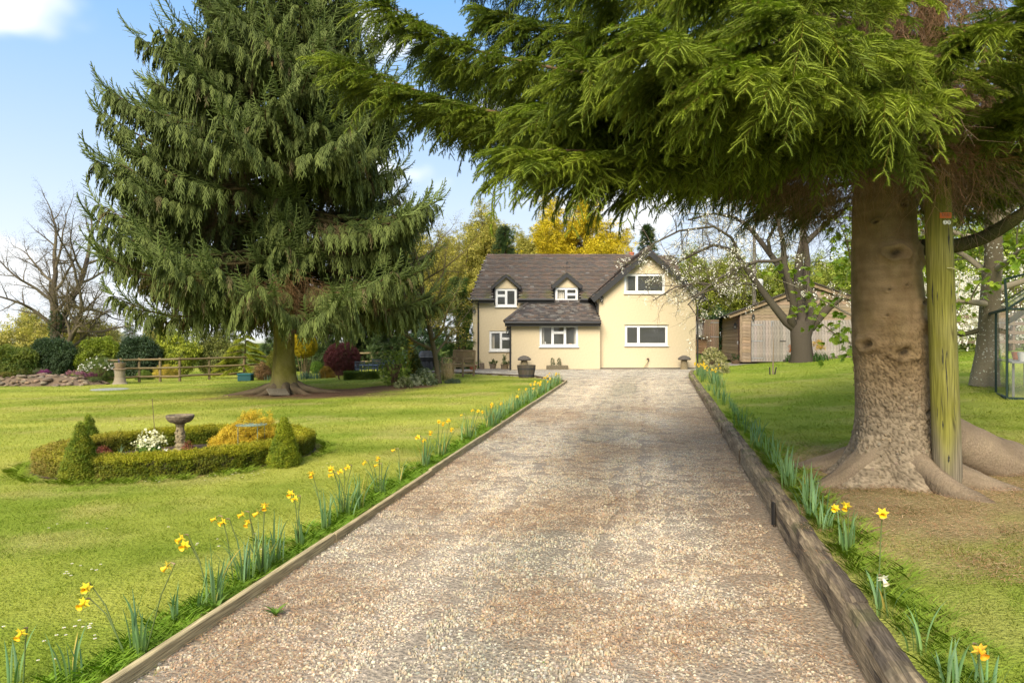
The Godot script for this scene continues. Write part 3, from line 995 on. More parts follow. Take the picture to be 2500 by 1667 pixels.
	var bx := thing("bird_box", "small brown wooden nest box fixed to the weeping spruce trunk", "bird box", Vector3(-6.163, 2.081, -19.250))
	var bb := MB.new()
	bb.box(Vector3(0, 0, 0), Vector3(0.13, 0.24, 0.13), Color(0.20, 0.085, 0.045), Basis(), 0.004)
	part("box", bb, M.wood_y, bx)
	bb = MB.new()
	bb.box(Vector3(0, 0.14, 0.01), Vector3(0.17, 0.02, 0.18), Color(0.13, 0.07, 0.045), Basis(Vector3.RIGHT, 0.2), 0.003)
	part("roof", bb, M.wood_x, bx)
	bb = MB.new()
	bb.lathe(Vector3.ZERO, [Vector2(0.0, 0.002), Vector2(0.016, 0.002), Vector2(0.016, 0.0)], 12, Color(0.01, 0.01, 0.01))
	part("entrance", bb, M.plain, bx).transform = Transform3D(Basis(Vector3.RIGHT, PI / 2), Vector3(0, 0.04, 0.066))

func build_near_spruce() -> void:
	R.seed = 202
	var base := Vector3(3.70, gy(3.7, 6.6), -6.6)
	var t := thing("spruce_tree", "big spruce with thick tan trunk and bright green boughs overhanging the drive on the right", "tree", base)
	var tone := func(y: float, a: float, w: float) -> Color:
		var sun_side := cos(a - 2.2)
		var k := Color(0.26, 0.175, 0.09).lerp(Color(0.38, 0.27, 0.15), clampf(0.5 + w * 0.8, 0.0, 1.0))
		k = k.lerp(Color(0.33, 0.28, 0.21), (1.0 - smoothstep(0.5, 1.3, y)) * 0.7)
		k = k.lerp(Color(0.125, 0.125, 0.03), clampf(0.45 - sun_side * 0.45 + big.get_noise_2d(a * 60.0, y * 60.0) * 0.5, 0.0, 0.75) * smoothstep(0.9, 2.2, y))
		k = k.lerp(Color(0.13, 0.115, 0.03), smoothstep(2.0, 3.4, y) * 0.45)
		k *= 1.0 + 0.25 * fine.get_noise_2d(a * 12.0, y * 190.0)
		return k
	var rad := func(y: float, a: float) -> float:
		return table([[0.0, 0.345], [0.6, 0.325], [1.4, 0.335], [2.1, 0.30], [2.9, 0.262], [4.5, 0.225], [9.5, 0.11], [15.0, 0.02]], y) + 0.26 * exp(-y / 0.24) * (1.0 + 0.55 * sin(a * 5.0 + 0.2))
	var cen := func(y: float) -> Vector3:
		return Vector3(-0.055 * clampf(y, 0.0, 4.0) * 0.6 + 0.02 * sin(y * 2.0), -0.06, 0.0)
	var kn := [[2.20, 1.75, 0.11, 0.032], [2.2, 0.35, 0.13, 0.04], [1.74, 0.95, 0.055, 0.022], [1.53, 0.75, 0.085, 0.04], [1.28, 1.75, 0.12, 0.03], [1.30, 0.45, 0.10, 0.035], [0.72, 1.1, 0.09, 0.02], [1.9, 1.5, 0.03, 0.012], [1.86, 2.0, 0.035, 0.012], [1.62, 2.1, 0.03, 0.010], [1.02, 1.5, 0.03, 0.008], [0.86, 0.7, 0.035, 0.01], [2.65, 1.4, 0.05, 0.02], [3.0, 1.9, 0.05, 0.02], [1.35, 2.7, 0.1, 0.03], [2.5, 2.3, 0.04, 0.015], [3.3, 1.2, 0.05, 0.02]]
	# the lower trunk carries cracked flakes of bark
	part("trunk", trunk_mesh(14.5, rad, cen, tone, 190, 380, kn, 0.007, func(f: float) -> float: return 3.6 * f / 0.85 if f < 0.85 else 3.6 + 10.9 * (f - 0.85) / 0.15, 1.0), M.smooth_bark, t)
	var fl := MB.new()
	for i in 420:
		var y := pow(R.randf(), 1.5) * 1.25 + 0.02
		var a := rf(0, TAU)
		var o := Vector3(cos(a), 0, sin(a))
		var r: float = rad.call(y, a) + fine.get_noise_3d(o.x * 20.0, y * 30.0, o.z * 20.0) * 0.008 + 0.004
		var c: Vector3 = cen.call(y)
		var p := c + o * r + Vector3.UP * y
		var bs := facing(o) * Basis(Vector3.BACK, rf(0, TAU))
		var s := rf(0.009, 0.024)
		var k := vary(tone.call(y, a, 0.0), 0.2) * 0.62
		var q := []
		for j in 5:
			var b := TAU * j / 5.0 + rf(-0.4, 0.4)
			q.append(p + bs * Vector3(cos(b) * s * rf(0.6, 1.1), sin(b) * s * rf(0.6, 1.1), rf(-0.004, 0.004)))
		var mid := p + bs * Vector3(0, 0, rf(0.003, 0.009))
		for j in 5:
			fl.flat(q[j], q[(j + 1) % 5], mid, o, k)
	var flk := part("bark_flakes", fl, M.twig, t)
	flk.set_meta("kind", "stuff")
	for q in [
			[[Vector3(0.15, 0.75, -0.02), Vector3(0.45, 0.42, -0.02), Vector3(0.95, 0.16, 0.03), Vector3(1.6, -0.06, 0.10), Vector3(2.5, -0.16, 0.15)], [0.20, 0.25, 0.235, 0.19, 0.11]],
			[[Vector3(-0.15, 0.28, 0.1), Vector3(-0.38, 0.12, 0.12), Vector3(-0.68, -0.03, 0.14), Vector3(-1.1, -0.16, 0.12)], [0.17, 0.13, 0.075, 0.03]],
			[[Vector3(0.02, 0.26, 0.22), Vector3(0.06, 0.10, 0.48), Vector3(0.10, 0.0, 0.78), Vector3(0.24, -0.08, 1.12), Vector3(0.30, -0.2, 1.5)], [0.15, 0.12, 0.10, 0.075, 0.03]],
			[[Vector3(0.12, 0.24, 0.20), Vector3(0.30, 0.10, 0.40), Vector3(0.52, -0.01, 0.62), Vector3(0.85, -0.09, 0.85), Vector3(1.25, -0.2, 1.2)], [0.17, 0.13, 0.10, 0.075, 0.03]],
			[[Vector3(0.9, -0.09, 1.45), Vector3(1.2, -0.035, 1.5), Vector3(1.6, -0.02, 1.45), Vector3(2.2, -0.06, 1.5)], [0.03, 0.05, 0.055, 0.04]],
			[[Vector3(-0.12, 0.2, -0.2), Vector3(-0.4, 0.0, -0.6), Vector3(-0.8, -0.15, -1.0)], [0.16, 0.11, 0.04]]]:
		part("root", root_mesh(q[0], q[1], Color(0.21, 0.165, 0.115), Color(0.27, 0.205, 0.14)), M.bark, t)
	var limbs := MB.new()
	var sp := []; var cl := []
	for i in 3:
		sp.append(fir_spray(0.31 + 0.05 * i, 0.12 + 0.12 * i)); cl.append(Cloud.new())
	for i in 2:
		sp.append(fir_spray(0.36 + 0.08 * i, 0.7)); cl.append(Cloud.new())
	var dead := dead_spray(0.5, Color(0.21, 0.155, 0.10)); var dc := Cloud.new()
	var tips := [
		[4.9, Vector3(-1.095, 4.681, -5.900), 0.75, 0.30, 0.75], [4.35, Vector3(-1.367, 4.091, -5.700), 0.62, 0.30, 0.9], [4.0, Vector3(0.039, 2.982, -4.400), 0.15, 0.55, 1.0], [4.0, Vector3(0.200, 3.419, -4.900), 0.2, 0.55, 1.0],
		[4.5, Vector3(0.439, 3.448, -4.200), 0.3, 0.55, 1.0], [4.4, Vector3(0.723, 3.299, -3.500), 0.2, 0.5, 1.0], [4.3, Vector3(1.082, 3.084, -3.300), 0.15, 0.5, 1.0], [4.7, Vector3(1.331, 3.363, -3.400), 0.2, 0.36, 0.8],
		[3.9, Vector3(0.729, 3.373, -5.100), 0.15, 0.5, 1.0], [3.8, Vector3(1.029, 3.207, -4.200), 0.1, 0.5, 1.0], [3.8, Vector3(1.705, 3.283, -4.500), 0.1, 0.38, 0.7],
		[4.6, Vector3(-0.808, 4.799, -7.200), 0.4, 0.6, 1.0], [4.4, Vector3(-0.783, 4.341, -7.400), 0.4, 0.6, 1.0], [4.3, Vector3(0.116, 4.411, -7.600), 0.2, 0.6, 1.0], [4.0, Vector3(1.166, 4.294, -7.200), 0.1, 0.45, 1.0], [3.6, Vector3(1.788, 3.631, -7.300), 0.1, 0.35, 1.0],
		[3.45, Vector3(2.439, 3.760, -7.900), 0.1, 0.4, 0.6], [3.3, Vector3(2.812, 3.352, -7.300), 0.0, 0.3, 1.0],
		[4.9, Vector3(-0.243, 5.063, -6.800), 0.4, 0.6, 1.0], [5.3, Vector3(0.677, 4.549, -5.200), 0.3, 0.6, 1.0], [5.2, Vector3(1.243, 4.091, -4.200), 0.2, 0.6, 1.0], [5.5, Vector3(-0.503, 5.627, -6.800), 0.4, 0.6, 1.0], [4.6, Vector3(0.589, 4.520, -6.000), 0.3, 0.6, 1.0],
		[4.0, Vector3(4.158, 3.708, -5.000), 0.2, 0.55, 1.0], [4.4, Vector3(3.238, 3.894, -4.400), 0.2, 0.42, 1.0], [3.8, Vector3(5.486, 3.726, -6.400), 0.2, 0.55, 1.0], [4.7, Vector3(4.469, 4.605, -5.500), 0.2, 0.6, 1.0], [3.7, Vector3(4.083, 3.658, -5.500), 0.1, 0.5, 1.0],
		[3.7, Vector3(6.417, 3.951, -7.600), 0.2, 0.6, 1.0], [4.3, Vector3(6.755, 5.291, -8.000), 0.2, 0.6, 1.0], [3.7, Vector3(6.084, 4.466, -8.800), 0.2, 0.6, 1.0], [4.0, Vector3(5.299, 5.371, -9.400), 0.2, 0.6, 0.7], [4.6, Vector3(4.310, 6.428, -9.600), 0.2, 0.6, 1.0], [4.4, Vector3(2.662, 5.791, -9.400), 0.2, 0.6, 1.0], [4.0, Vector3(3.122, 4.815, -9.000), 0.2, 0.5, 0.8],
		[3.35, Vector3(5.161, 3.513, -7.200), 0.1, 0.4, 0.6]]
	for y0 in [6.0, 7.2, 8.6, 10.0]:   # above the picture
		for j in 6:
			var a: float = j * TAU / 6.0 + y0 * 2.0
			tips.append([y0, base + Vector3(cos(a) * 3.6, y0 + 0.1 - base.y, sin(a) * 3.6) * Vector3(1, 1, 1), 0.4, 0.7, 0.28])
	for q in tips:
		var ya: float = q[0] - base.y
		var ctr: Vector3 = cen.call(ya)
		var a := Vector3(ctr.x, ya, ctr.z)
		var e: Vector3 = q[1] - base
		var l := a.distance_to(e)
		var pts := []; var rads := []
		for i in 13:
			var u := i / 12.0
			pts.append(a.lerp(e, u) + Vector3.DOWN * q[2] * 4.0 * u * (1.0 - u) * (0.6 + 0.4 * u) + Vector3(rf(-0.02, 0.02), rf(-0.015, 0.015), rf(-0.02, 0.02)))
			rads.append(lerpf(0.034, 0.006, u))
		limbs.tube(pts, rads, 7, Color(0.12, 0.08, 0.05), Color(0.17, 0.11, 0.06), false)
		var near := clampf((7.0 - absf(q[1].z)) / 3.0, 0.0, 1.0)
		for i in int(l * 58.0 * q[4]):
			var u := pow(rf(0.05, 1.0), 0.66)
			var fi := u * 12.0
			var i0 := mini(int(fi), 11)
			var p: Vector3 = pts[i0].lerp(pts[i0 + 1], fi - i0)
			var dir: Vector3 = (pts[i0 + 1] - pts[i0]).normalized()
			var lat := dir.cross(Vector3.UP).normalized()
			var w: float = 0.05 + q[3] * sin(PI * pow(u, 0.8)) * 1.1
			var off := rf(-w, w)
			p += lat * off + Vector3.DOWN * (absf(off) * 0.3 + R.randf() * R.randf() * (0.4 if near > 0.1 else 0.62) * (1.0 - 0.7 * u))
			if u < 0.36 and R.randf() < 0.8:
				dc.add(Transform3D(facing(dir + lat * rf(-1, 1)) * rf(0.7, 1.4), p), Color(1, 1, 1) * rf(0.5, 1.3))
				continue
			var z := dir * rf(0.4, 1.0) + lat * signf(off) * rf(0.1, 1.0); z.y = z.y * 0.4 + rf(-0.35, 0.12)
			var k := Color(0.085, 0.135, 0.016).lerp(Color(0.25, 0.31, 0.028), clampf(R.randf() * 0.75 + near * 0.35, 0.0, 1.0))
			var v := R.randi() % 3 if R.randf() < 0.62 + near * 0.2 else 3 + R.randi() % 2
			cl[v].add(Transform3D(facing(z) * Basis(Vector3.BACK, rf(-0.5, 0.5)) * rf(0.75, 1.15), p), k)
		for i in 3:
			var z: Vector3 = (pts[12] - pts[11]).normalized() + Vector3(rf(-0.5, 0.5), rf(-0.1, 0.3), rf(-0.5, 0.5))
			cl[R.randi() % 3].add(Transform3D(facing(z), pts[12] - z * 0.05), Color(0.20, 0.27, 0.022))
	for i in 300:   # grey dead twigs round the trunk above head height
		var y := rf(2.9, 6.0)
		var a := rf(0, TAU)
		var o := Vector3(cos(a), rf(-0.5, 0.2), sin(a))
		dc.add(Transform3D(facing(o) * rf(0.9, 1.7), Vector3(-0.1 + cos(a) * rf(0.2, 0.9), y - 0.1, sin(a) * rf(0.2, 0.9))), Color(1.1, 1.0, 0.9) * rf(0.5, 1.3))
	for i in 240:
		var y := rf(2.9, 5.3)
		dc.add(Transform3D(facing(Vector3(rf(-1, 1), rf(-0.6, 0.3), rf(0.2, 1.0))) * rf(0.7, 1.3), Vector3(rf(-0.5, 0.35), y, rf(0.2, 0.9))), Color(1.35, 1.15, 1.0) * rf(0.6, 1.4))
	part("limbs", limbs, M.twig, t).set_meta("kind", "stuff")
	for i in 5:
		copies("foliage", sp[i], M.needle, cl[i], t)
	copies("dead_twigs", dead, M.twig, dc, t)
	# the heavy mossy bough that leaves to the right
	var bp := [Vector3(3.784, 2.609, -6.600), Vector3(4.016, 2.663, -6.600), Vector3(4.310, 2.680, -6.600), Vector3(4.563, 2.756, -6.600), Vector3(4.815, 2.895, -6.600), Vector3(5.068, 3.072, -6.600), Vector3(5.447, 3.261, -6.600)]
	for i in bp.size():
		bp[i] -= base
	part("bough", root_mesh(bp, [0.085, 0.075, 0.07, 0.065, 0.055, 0.05, 0.04], Color(0.07, 0.06, 0.03), Color(0.11, 0.11, 0.035)), M.bark, t)

func build_pole() -> void:
	R.seed = 303
	var at := Vector3(3.915, gy(3.915, 6.12), -6.12)
	var t := thing("telegraph_pole", "algae-green wooden telegraph pole with dark cracks in front of the near spruce", "pole", at)
	var tone := func(y: float, a: float, w: float) -> Color:
		var k := Color(0.27, 0.26, 0.055).lerp(Color(0.35, 0.32, 0.14), clampf(0.35 + w * 0.5 - 0.35 * cos(a - 2.4), 0.0, 1.0))
		k = k.lerp(Color(0.28, 0.24, 0.17), 1.0 - smoothstep(0.15, 0.75, y + 0.15 * cos(a * 3.0)))
		k *= 1.0 + 0.14 * fine.get_noise_2d(a * 90.0, y * 6.0)
		return k.lerp(Color(0.12, 0.11, 0.02), smoothstep(2.0, 3.4, y) * 0.5)
	var rad := func(y: float, _a: float) -> float:
		return lerpf(0.116, 0.093, y / 6.5)
	var cen := func(y: float) -> Vector3:
		return Vector3(-0.036 * y, -0.05, 0.0)
	part("post", trunk_mesh(8.0, rad, cen, tone, 40, 90, [[0.62, 1.6, 0.02, 0.003], [1.42, 1.45, 0.02, 0.003], [1.75, 1.35, 0.02, 0.003]], 0.0016, func(f: float) -> float: return 8.0 * f), M.pole, t)
	var cr := MB.new()
	for i in 46:   # drying cracks: thin dark wedges that follow the surface
		var a := rf(0.2, 2.9)
		var y0 := rf(0.25, 3.6)
		var l := rf(0.06, 0.36)
		var wmax := rf(0.0012, 0.0045) if i > 9 else rf(0.005, 0.009)
		var prev := []
		for s in 9:
			var f := s / 8.0
			var y := y0 + l * f
			var w := wmax * sin(PI * clampf(f, 0.02, 0.98)) * rf(0.6, 1.2)
			var aa := a + 0.03 * sin(y * 23.0 + i)
			var r = rad.call(y, 0.0) + 0.0016
			var c: Vector3 = cen.call(y)
			var o := Vector3(cos(aa), 0, sin(aa)); var q := Vector3(-sin(aa), 0, cos(aa))
			var row := [c + o * r + q * w + Vector3.UP * y, c + o * r - q * w + Vector3.UP * y]
			if prev:
				cr.quad(prev[0], prev[1], row[1], row[0], o, Color(0.022, 0.02, 0.012))
			prev = row
	part("cracks", cr, M.plain, t).set_meta("kind", "stuff")
	# the warning plate, bent round the post, and the two number discs
	var pl := MB.new()
	var yy := 2.465
	for s in 8:
		var a0 := 1.12 + 0.92 * s / 8.0; var a1 := 1.12 + 0.92 * (s + 1) / 8.0
		var c: Vector3 = cen.call(yy) + Vector3.UP * yy
		var o0 := Vector3(cos(a0), 0, sin(a0)); var o1 := Vector3(cos(a1), 0, sin(a1))
		pl.quad(c + o0 * 0.116 + Vector3.DOWN * 0.024, c + o1 * 0.116 + Vector3.DOWN * 0.024, c + o1 * 0.116 + Vector3.UP * 0.024, c + o0 * 0.116 + Vector3.UP * 0.024, o0, Color(0.55, 0.13, 0.03))
		for e in [-0.024, 0.024]:
			pl.quad(c + o0 * 0.116 + Vector3.UP * e, c + o1 * 0.116 + Vector3.UP * e, c + o1 * 0.106 + Vector3.UP * e, c + o0 * 0.106 + Vector3.UP * e, Vector3.UP * signf(e), Color(0.4, 0.1, 0.02))
		for ln in 3:   # rows of lettering too small to read
			if s > 0 and s < 7:
				pl.quad(c + o0 * 0.1166 + Vector3.UP * (0.011 - ln * 0.011), c + o0.lerp(o1, 0.8) * 0.1168 + Vector3.UP * (0.011 - ln * 0.011), c + o0.lerp(o1, 0.8) * 0.1168 + Vector3.UP * (0.016 - ln * 0.011), c + o0 * 0.1166 + Vector3.UP * (0.016 - ln * 0.011), o0, Color(0.09, 0.05, 0.03))
	part("warning_plate", pl, M.plain, t)
	var fo := SystemFont.new()
	fo.font_names = PackedStringArray(["Droid Sans"])
	fo.font_weight = 400
	for i in 2:
		var an := 1.68 - 0.32 * i
		var o := Vector3(cos(an), 0, sin(an))
		var c: Vector3 = cen.call(2.40) + Vector3.UP * 2.403 + o * 0.111
		var ds := MB.new()
		ds.lathe(Vector3.ZERO, [Vector2(0, 0.004), Vector2(0.017, 0.004), Vector2(0.0185, 0.003), Vector2(0.0185, -0.004)], 24, Color(0.72, 0.72, 0.68))
		var disc := part("number_disc", ds, M.plain, t)
		disc.transform = Transform3D(facing(o) * Basis(Vector3.RIGHT, PI / 2), c)
		var tm := TextMesh.new()
		tm.text = "I" if i == 0 else "C"
		tm.font = fo; tm.font_size = 32; tm.pixel_size = 0.00088; tm.depth = 0.002
		var tx := part("numeral", tm, M.black, disc)
		tx.transform = Transform3D(Basis(Vector3.RIGHT, -PI / 2), Vector3(0, 0.0056, 0))
	var wi := MB.new()
	var c2: Vector3 = cen.call(2.0)
	wi.tube([c2 + Vector3(-0.01, 2.0, 0.115), c2 + Vector3(0.01, 2.0, 0.135), c2 + Vector3(0.055, 1.985, 0.14), c2 + Vector3(0.085, 1.94, 0.13), c2 + Vector3(0.098, 1.87, 0.12), c2 + Vector3(0.082, 1.80, 0.125), c2 + Vector3(0.070, 1.73, 0.13)], [0.004, 0.004, 0.004, 0.004, 0.004, 0.004, 0.004], 6, Color(0.42, 0.40, 0.22))
	part("loose_wire", wi, M.plain, t)

# ---------- house ----------
func settle(t: Node3D, base: Vector3) -> void:   # the parts were laid out in world places; move the thing's root to its base
	t.position = base
	for c in t.get_children():
		c.position -= base

func csg_wall(poly: PackedVector2Array, z: float, thick: float, holes: Array, m: Material, parent: Node, called := "wall") -> void:
	var r := CSGCombiner3D.new()
	r.name = called
	var p := CSGPolygon3D.new()
	p.name = "outline"
	p.polygon = poly; p.depth = thick; p.material = m
	r.add_child(p)
	for h in holes:
		var b := CSGBox3D.new()
		b.name = "opening"
		b.operation = CSGShape3D.OPERATION_SUBTRACTION
		b.size = Vector3(h[2] - h[0], h[3] - h[1], thick * 3.0)
		b.position = Vector3((h[0] + h[2]) / 2.0, (h[1] + h[3]) / 2.0, -thick / 2.0)
		b.material = m
		r.add_child(b)
	r.position = Vector3(0, 0, z)
	parent.add_child(r, true)

func window(parent: Node3D, x0: float, y0: float, x1: float, y1: float, z: float, panes: Array, curtains: Array = []) -> void:
	var w := x1 - x0; var h := y1 - y0
	var c := Vector3((x0 + x1) / 2.0, (y0 + y1) / 2.0, z)
	var white := Color(1, 1, 1)
	var f := MB.new()
	for s in [-1, 1]:
		f.box(Vector3(s * (w / 2.0 - 0.025), 0, 0), Vector3(0.05, h, 0.07), white, Basis(), 0.006)
		f.box(Vector3(0, s * (h / 2.0 - 0.025), 0), Vector3(w - 0.1, 0.05, 0.07), white, Basis(), 0.006)
	var o := part("window", f, M.white, parent)
	o.position = c
	for p in panes:
		var a := Vector2(x0 + 0.045 + (w - 0.09) * p[0] - c.x, y0 + 0.045 + (h - 0.09) * p[1] - c.y)
		var b := Vector2(x0 + 0.045 + (w - 0.09) * p[2] - c.x, y0 + 0.045 + (h - 0.09) * p[3] - c.y)
		var mid := (a + b) / 2.0; var sz := b - a
		var sash := MB.new()
		var t := 0.05
		for s in [-1, 1]:
			sash.box(Vector3(mid.x + s * (sz.x / 2.0 - t / 2.0), mid.y, 0.012), Vector3(t, sz.y - 0.004, 0.062), white, Basis(), 0.006)
			sash.box(Vector3(mid.x, mid.y + s * (sz.y / 2.0 - t / 2.0 - 0.002), 0.012), Vector3(sz.x - t * 2.0, t, 0.062), white, Basis(), 0.006)
		part("sash", sash, M.white, o)
		var g := MB.new()
		g.quad(Vector3(a.x + t, a.y + t, 0.004), Vector3(b.x - t, a.y + t, 0.004), Vector3(b.x - t, b.y - t, 0.004), Vector3(a.x + t, b.y - t, 0.004), Vector3.BACK, white)
		part("pane", g, M.glass, o)
	var sl := MB.new()
	sl.box(Vector3(0, -h / 2.0 - 0.018, 0.06), Vector3(w + 0.06, 0.034, 0.16), white, Basis(Vector3.RIGHT, 0.06), 0.008)
	part("sill", sl, M.white, o)
	for q in curtains:   # folds of cloth hung inside
		var cu := MB.new()
		var n := 14
		for i in n:
			var u0 := lerpf(q[0], q[1], float(i) / n); var u1 := lerpf(q[0], q[1], float(i + 1) / n)
			var za := -0.14 + 0.025 * sin(i * 2.1); var zb := -0.14 + 0.025 * sin((i + 1) * 2.1)
			cu.quad(Vector3(-w / 2.0 + w * u0, -h / 2.0, za), Vector3(-w / 2.0 + w * u1, -h / 2.0, zb), Vector3(-w / 2.0 + w * u1, h / 2.0, zb), Vector3(-w / 2.0 + w * u0, h / 2.0, za), Vector3.BACK, white)
		part("curtain", cu, M.curtain, o)

func tile_field(o: Vector3, u: Vector3, v: Vector3, nu: int, nv: int, tw: float, gauge: float, keep: Callable, tones: Array, lichen: float, moss: Callable) -> MB:
	var b := MB.new()
	var nn := u.cross(v).normalized()
	if nn.y < 0.0:
		nn = -nn
	for j in nv:
		for i in nu:
			var cu := (i + (0.5 if j % 2 else 0.0)) * tw
			var cv := j * gauge
			var mid := o + u * (cu + tw / 2.0) + v * (cv + gauge / 2.0)
			if not keep.call(mid):
				continue
			var k: Color = tones[R.randi() % tones.size()]
			k = vary(k, 0.10) * (1.0 + 0.2 * big.get_noise_3d(mid.x * 30.0, mid.y * 30.0, mid.z * 30.0))
			if R.randf() < lichen:
				k = k.lerp(Color(0.42, 0.40, 0.36), rf(0.3, 0.8))
			k = k.lerp(Color(0.20, 0.22, 0.03), clampf(moss.call(mid), 0.0, 0.9))
			var lift := 0.046 + rf(-0.003, 0.005)
			var a := o + u * (cu + 0.002) + v * cv + nn * lift
			var bq := o + u * (cu + tw - 0.002) + v * cv + nn * (lift + rf(-0.002, 0.002))
			var e := bq + v * (gauge + 0.02) - nn * 0.034
			var f := a + v * (gauge + 0.02) - nn * 0.034
			b.quad(a, bq, e, f, nn, k)
			b.quad(a, bq, bq - nn * 0.036, a - nn * 0.036, -v, k * 0.8)
			b.quad(a, f, f - nn * 0.02, a - nn * 0.022, -u, k)
			b.quad(bq, e, e - nn * 0.02, bq - nn * 0.022, u, k)
	return b

func lantern(parent: Node3D, at: Vector3) -> void:
	var k := Color(1, 1, 1)
	var b := MB.new()
	b.box(Vector3(0, 0.06, -0.10), Vector3(0.06, 0.16, 0.015), k)
	b.tube([Vector3(0, 0.10, -0.09), Vector3(0, 0.17, -0.05), Vector3(0, 0.16, 0)], [0.008, 0.008, 0.008], 6, k)
	b.lathe(Vector3(0, 0.05, 0), [Vector2(0.085, 0), Vector2(0.05, 0.045), Vector2(0.012, 0.07), Vector2(0.015, 0.10), Vector2(0, 0.12)], 6, k)
	b.lathe(Vector3(0, -0.14, 0), [Vector2(0.0, -0.02), Vector2(0.04, 0), Vector2(0.045, 0.015)], 6, k)
	for i in 6:
		var a := TAU * i / 6.0
		b.tube([Vector3(cos(a) * 0.042, -0.13, sin(a) * 0.042), Vector3(cos(a) * 0.075, 0.05, sin(a) * 0.075)], [0.006, 0.006], 4, k)
	var o := part("lantern", b, M.black, parent)
	o.position = at
	var g := MB.new()
	g.lathe(Vector3.ZERO, [Vector2(0.04, -0.12), Vector2(0.07, 0.045)], 6, k)
	part("glass", g, M.glass, o)

func build_house() -> void:
	R.seed = 404
	var base := Vector3(2.9, 0.6, -29.0)
	var t := thing("cottage", "cream rendered cottage with brown tiled roofs, black gutters and white windows", "house")
	var zw := -27.4; var zl := -27.1; var zm := -29.0
	var xw0 := 3.504; var xw1 := 7.382
	var xm0 := -1.666; var xl0 := -0.064
	var xc := 5.443
	var ye := 3.701
	var yr := ye + 0.855 * (xc - xw0)
	# walls
	var wlow := [4.537, 1.588, 6.263, 2.408]
	var wup := [4.508, 3.686, 6.148, 4.473]
	csg_wall(PackedVector2Array([Vector2(xw0, 0.3), Vector2(xw1, 0.3), Vector2(xw1, ye), Vector2(xc, yr), Vector2(xw0, ye)]), zw, 0.25, [wlow, wup], M.render, t)
	var wl := [1.090, 1.542, 2.631, 2.411]
	csg_wall(PackedVector2Array([Vector2(xl0, 0.3), Vector2(xw0 - 0.003, 0.3), Vector2(xw0 - 0.003, 2.50), Vector2(xl0, 2.50)]), zl, 0.25, [wl], M.render, t)
	var wm := [-0.967, 1.344, 0.452, 2.202]
	var wd1 := [-0.701, 3.228, 0.202, 3.994]
	var wd2 := [1.841, 3.458, 2.800, 4.039]
	csg_wall(PackedVector2Array([Vector2(xm0, 0.2), Vector2(xw0 - 0.003, 0.2), Vector2(xw0 - 0.003, 3.56), Vector2(xm0, 3.56)]), zm, 0.25, [wm, wd1, wd2], M.render, t)
	var side := MB.new()
	side.box(Vector3(xm0 + 0.12, 1.9, -31.13), Vector3(0.236, 3.3, 3.75), Color(1, 1, 1))
	side.box(Vector3(xw1 - 0.125, 2.0, -30.32), Vector3(0.246, 3.36, 5.34), Color(1, 1, 1))
	side.box(Vector3(xw0 + 0.125, 2.0, -28.32), Vector3(0.246, 3.36, 1.33), Color(1, 1, 1))
	side.box(Vector3(xl0 + 0.125, 1.4, -28.17), Vector3(0.246, 2.2, 1.63), Color(1, 1, 1))
	side.box(Vector3((xm0 + xw1) / 2.0, 1.9, -33.1), Vector3(xw1 - xm0, 3.3, 0.2), Color(1, 1, 1))
	part("side_walls", side, M.render, t)
	var fl := MB.new()
	fl.box(Vector3((xm0 + xw1) / 2.0, 0.55, -30.9), Vector3(xw1 - xm0 - 0.5, 0.06, 4.2), Color(1, 1, 1))
	fl.box(Vector3((xl0 + xw0) / 2.0, 0.55, -28.1), Vector3(xw0 - xl0 - 0.5, 0.06, 1.4), Color(1, 1, 1))
	fl.box(Vector3((xm0 + xw1) / 2.0, 2.75, -31.1), Vector3(xw1 - xm0 - 0.5, 0.06, 3.6), Color(1, 1, 1))
	part("floors", fl, M.dark, t)
	# windows: panes are [x, y, x, y] shares of the opening
	window(t, wlow[0], wlow[1], wlow[2], wlow[3], zw - 0.07, [[0, 0, 0.31, 1], [0.31, 0, 1, 1]])
	window(t, wup[0], wup[1], wup[2], wup[3], zw - 0.07, [[0, 0, 0.30, 1], [0.30, 0, 1, 1]], [[0.0, 0.12]])
	window(t, wl[0], wl[1], wl[2], wl[3], zl - 0.07, [[0, 0, 0.33, 1], [0.33, 0, 0.67, 0.66], [0.33, 0.66, 0.67, 1], [0.67, 0, 1, 1]], [[0.04, 0.13], [0.9, 0.97]])
	window(t, wm[0], wm[1], wm[2], wm[3], zm - 0.07, [[0, 0, 0.34, 1], [0.34, 0, 0.68, 0.62], [0.34, 0.62, 0.68, 1], [0.68, 0, 1, 1]], [[0.06, 0.16]])
	window(t, wd1[0], wd1[1], wd1[2], wd1[3], zm - 0.05, [[0, 0, 0.5, 0.62], [0, 0.62, 0.5, 1], [0.5, 0, 1, 1]])
	window(t, wd2[0], wd2[1], wd2[2], wd2[3], zm - 0.05, [[0, 0, 0.48, 1], [0.48, 0, 1, 0.5], [0.48, 0.5, 1, 1]], [[0.06, 0.42]])
	# main roof
	var pitch := 0.9
	var ez := -28.72; var ey := 3.52
	var run := 2.36
	var rz := ez - run; var ry := ey + run * pitch
	var vdir := Vector3(0, pitch, -1).normalized()
	var slope := run * sqrt(1.0 + pitch * pitch)
	var hip := func(y: float) -> float: return xm0 - 0.12 + (y - ey) * 0.30   # left edge leans in
	var wing := func(p: Vector3) -> float: return yr + 0.10 - 0.855 * absf(p.x - xc)
	var browns := [Color(0.20, 0.150, 0.12), Color(0.175, 0.138, 0.115), Color(0.225, 0.17, 0.135), Color(0.165, 0.14, 0.125), Color(0.19, 0.16, 0.14), Color(0.235, 0.165, 0.125)]
	var dx1 = (wd1[0] + wd1[2]) / 2.0; var dx2 = (wd2[0] + wd2[2]) / 2.0
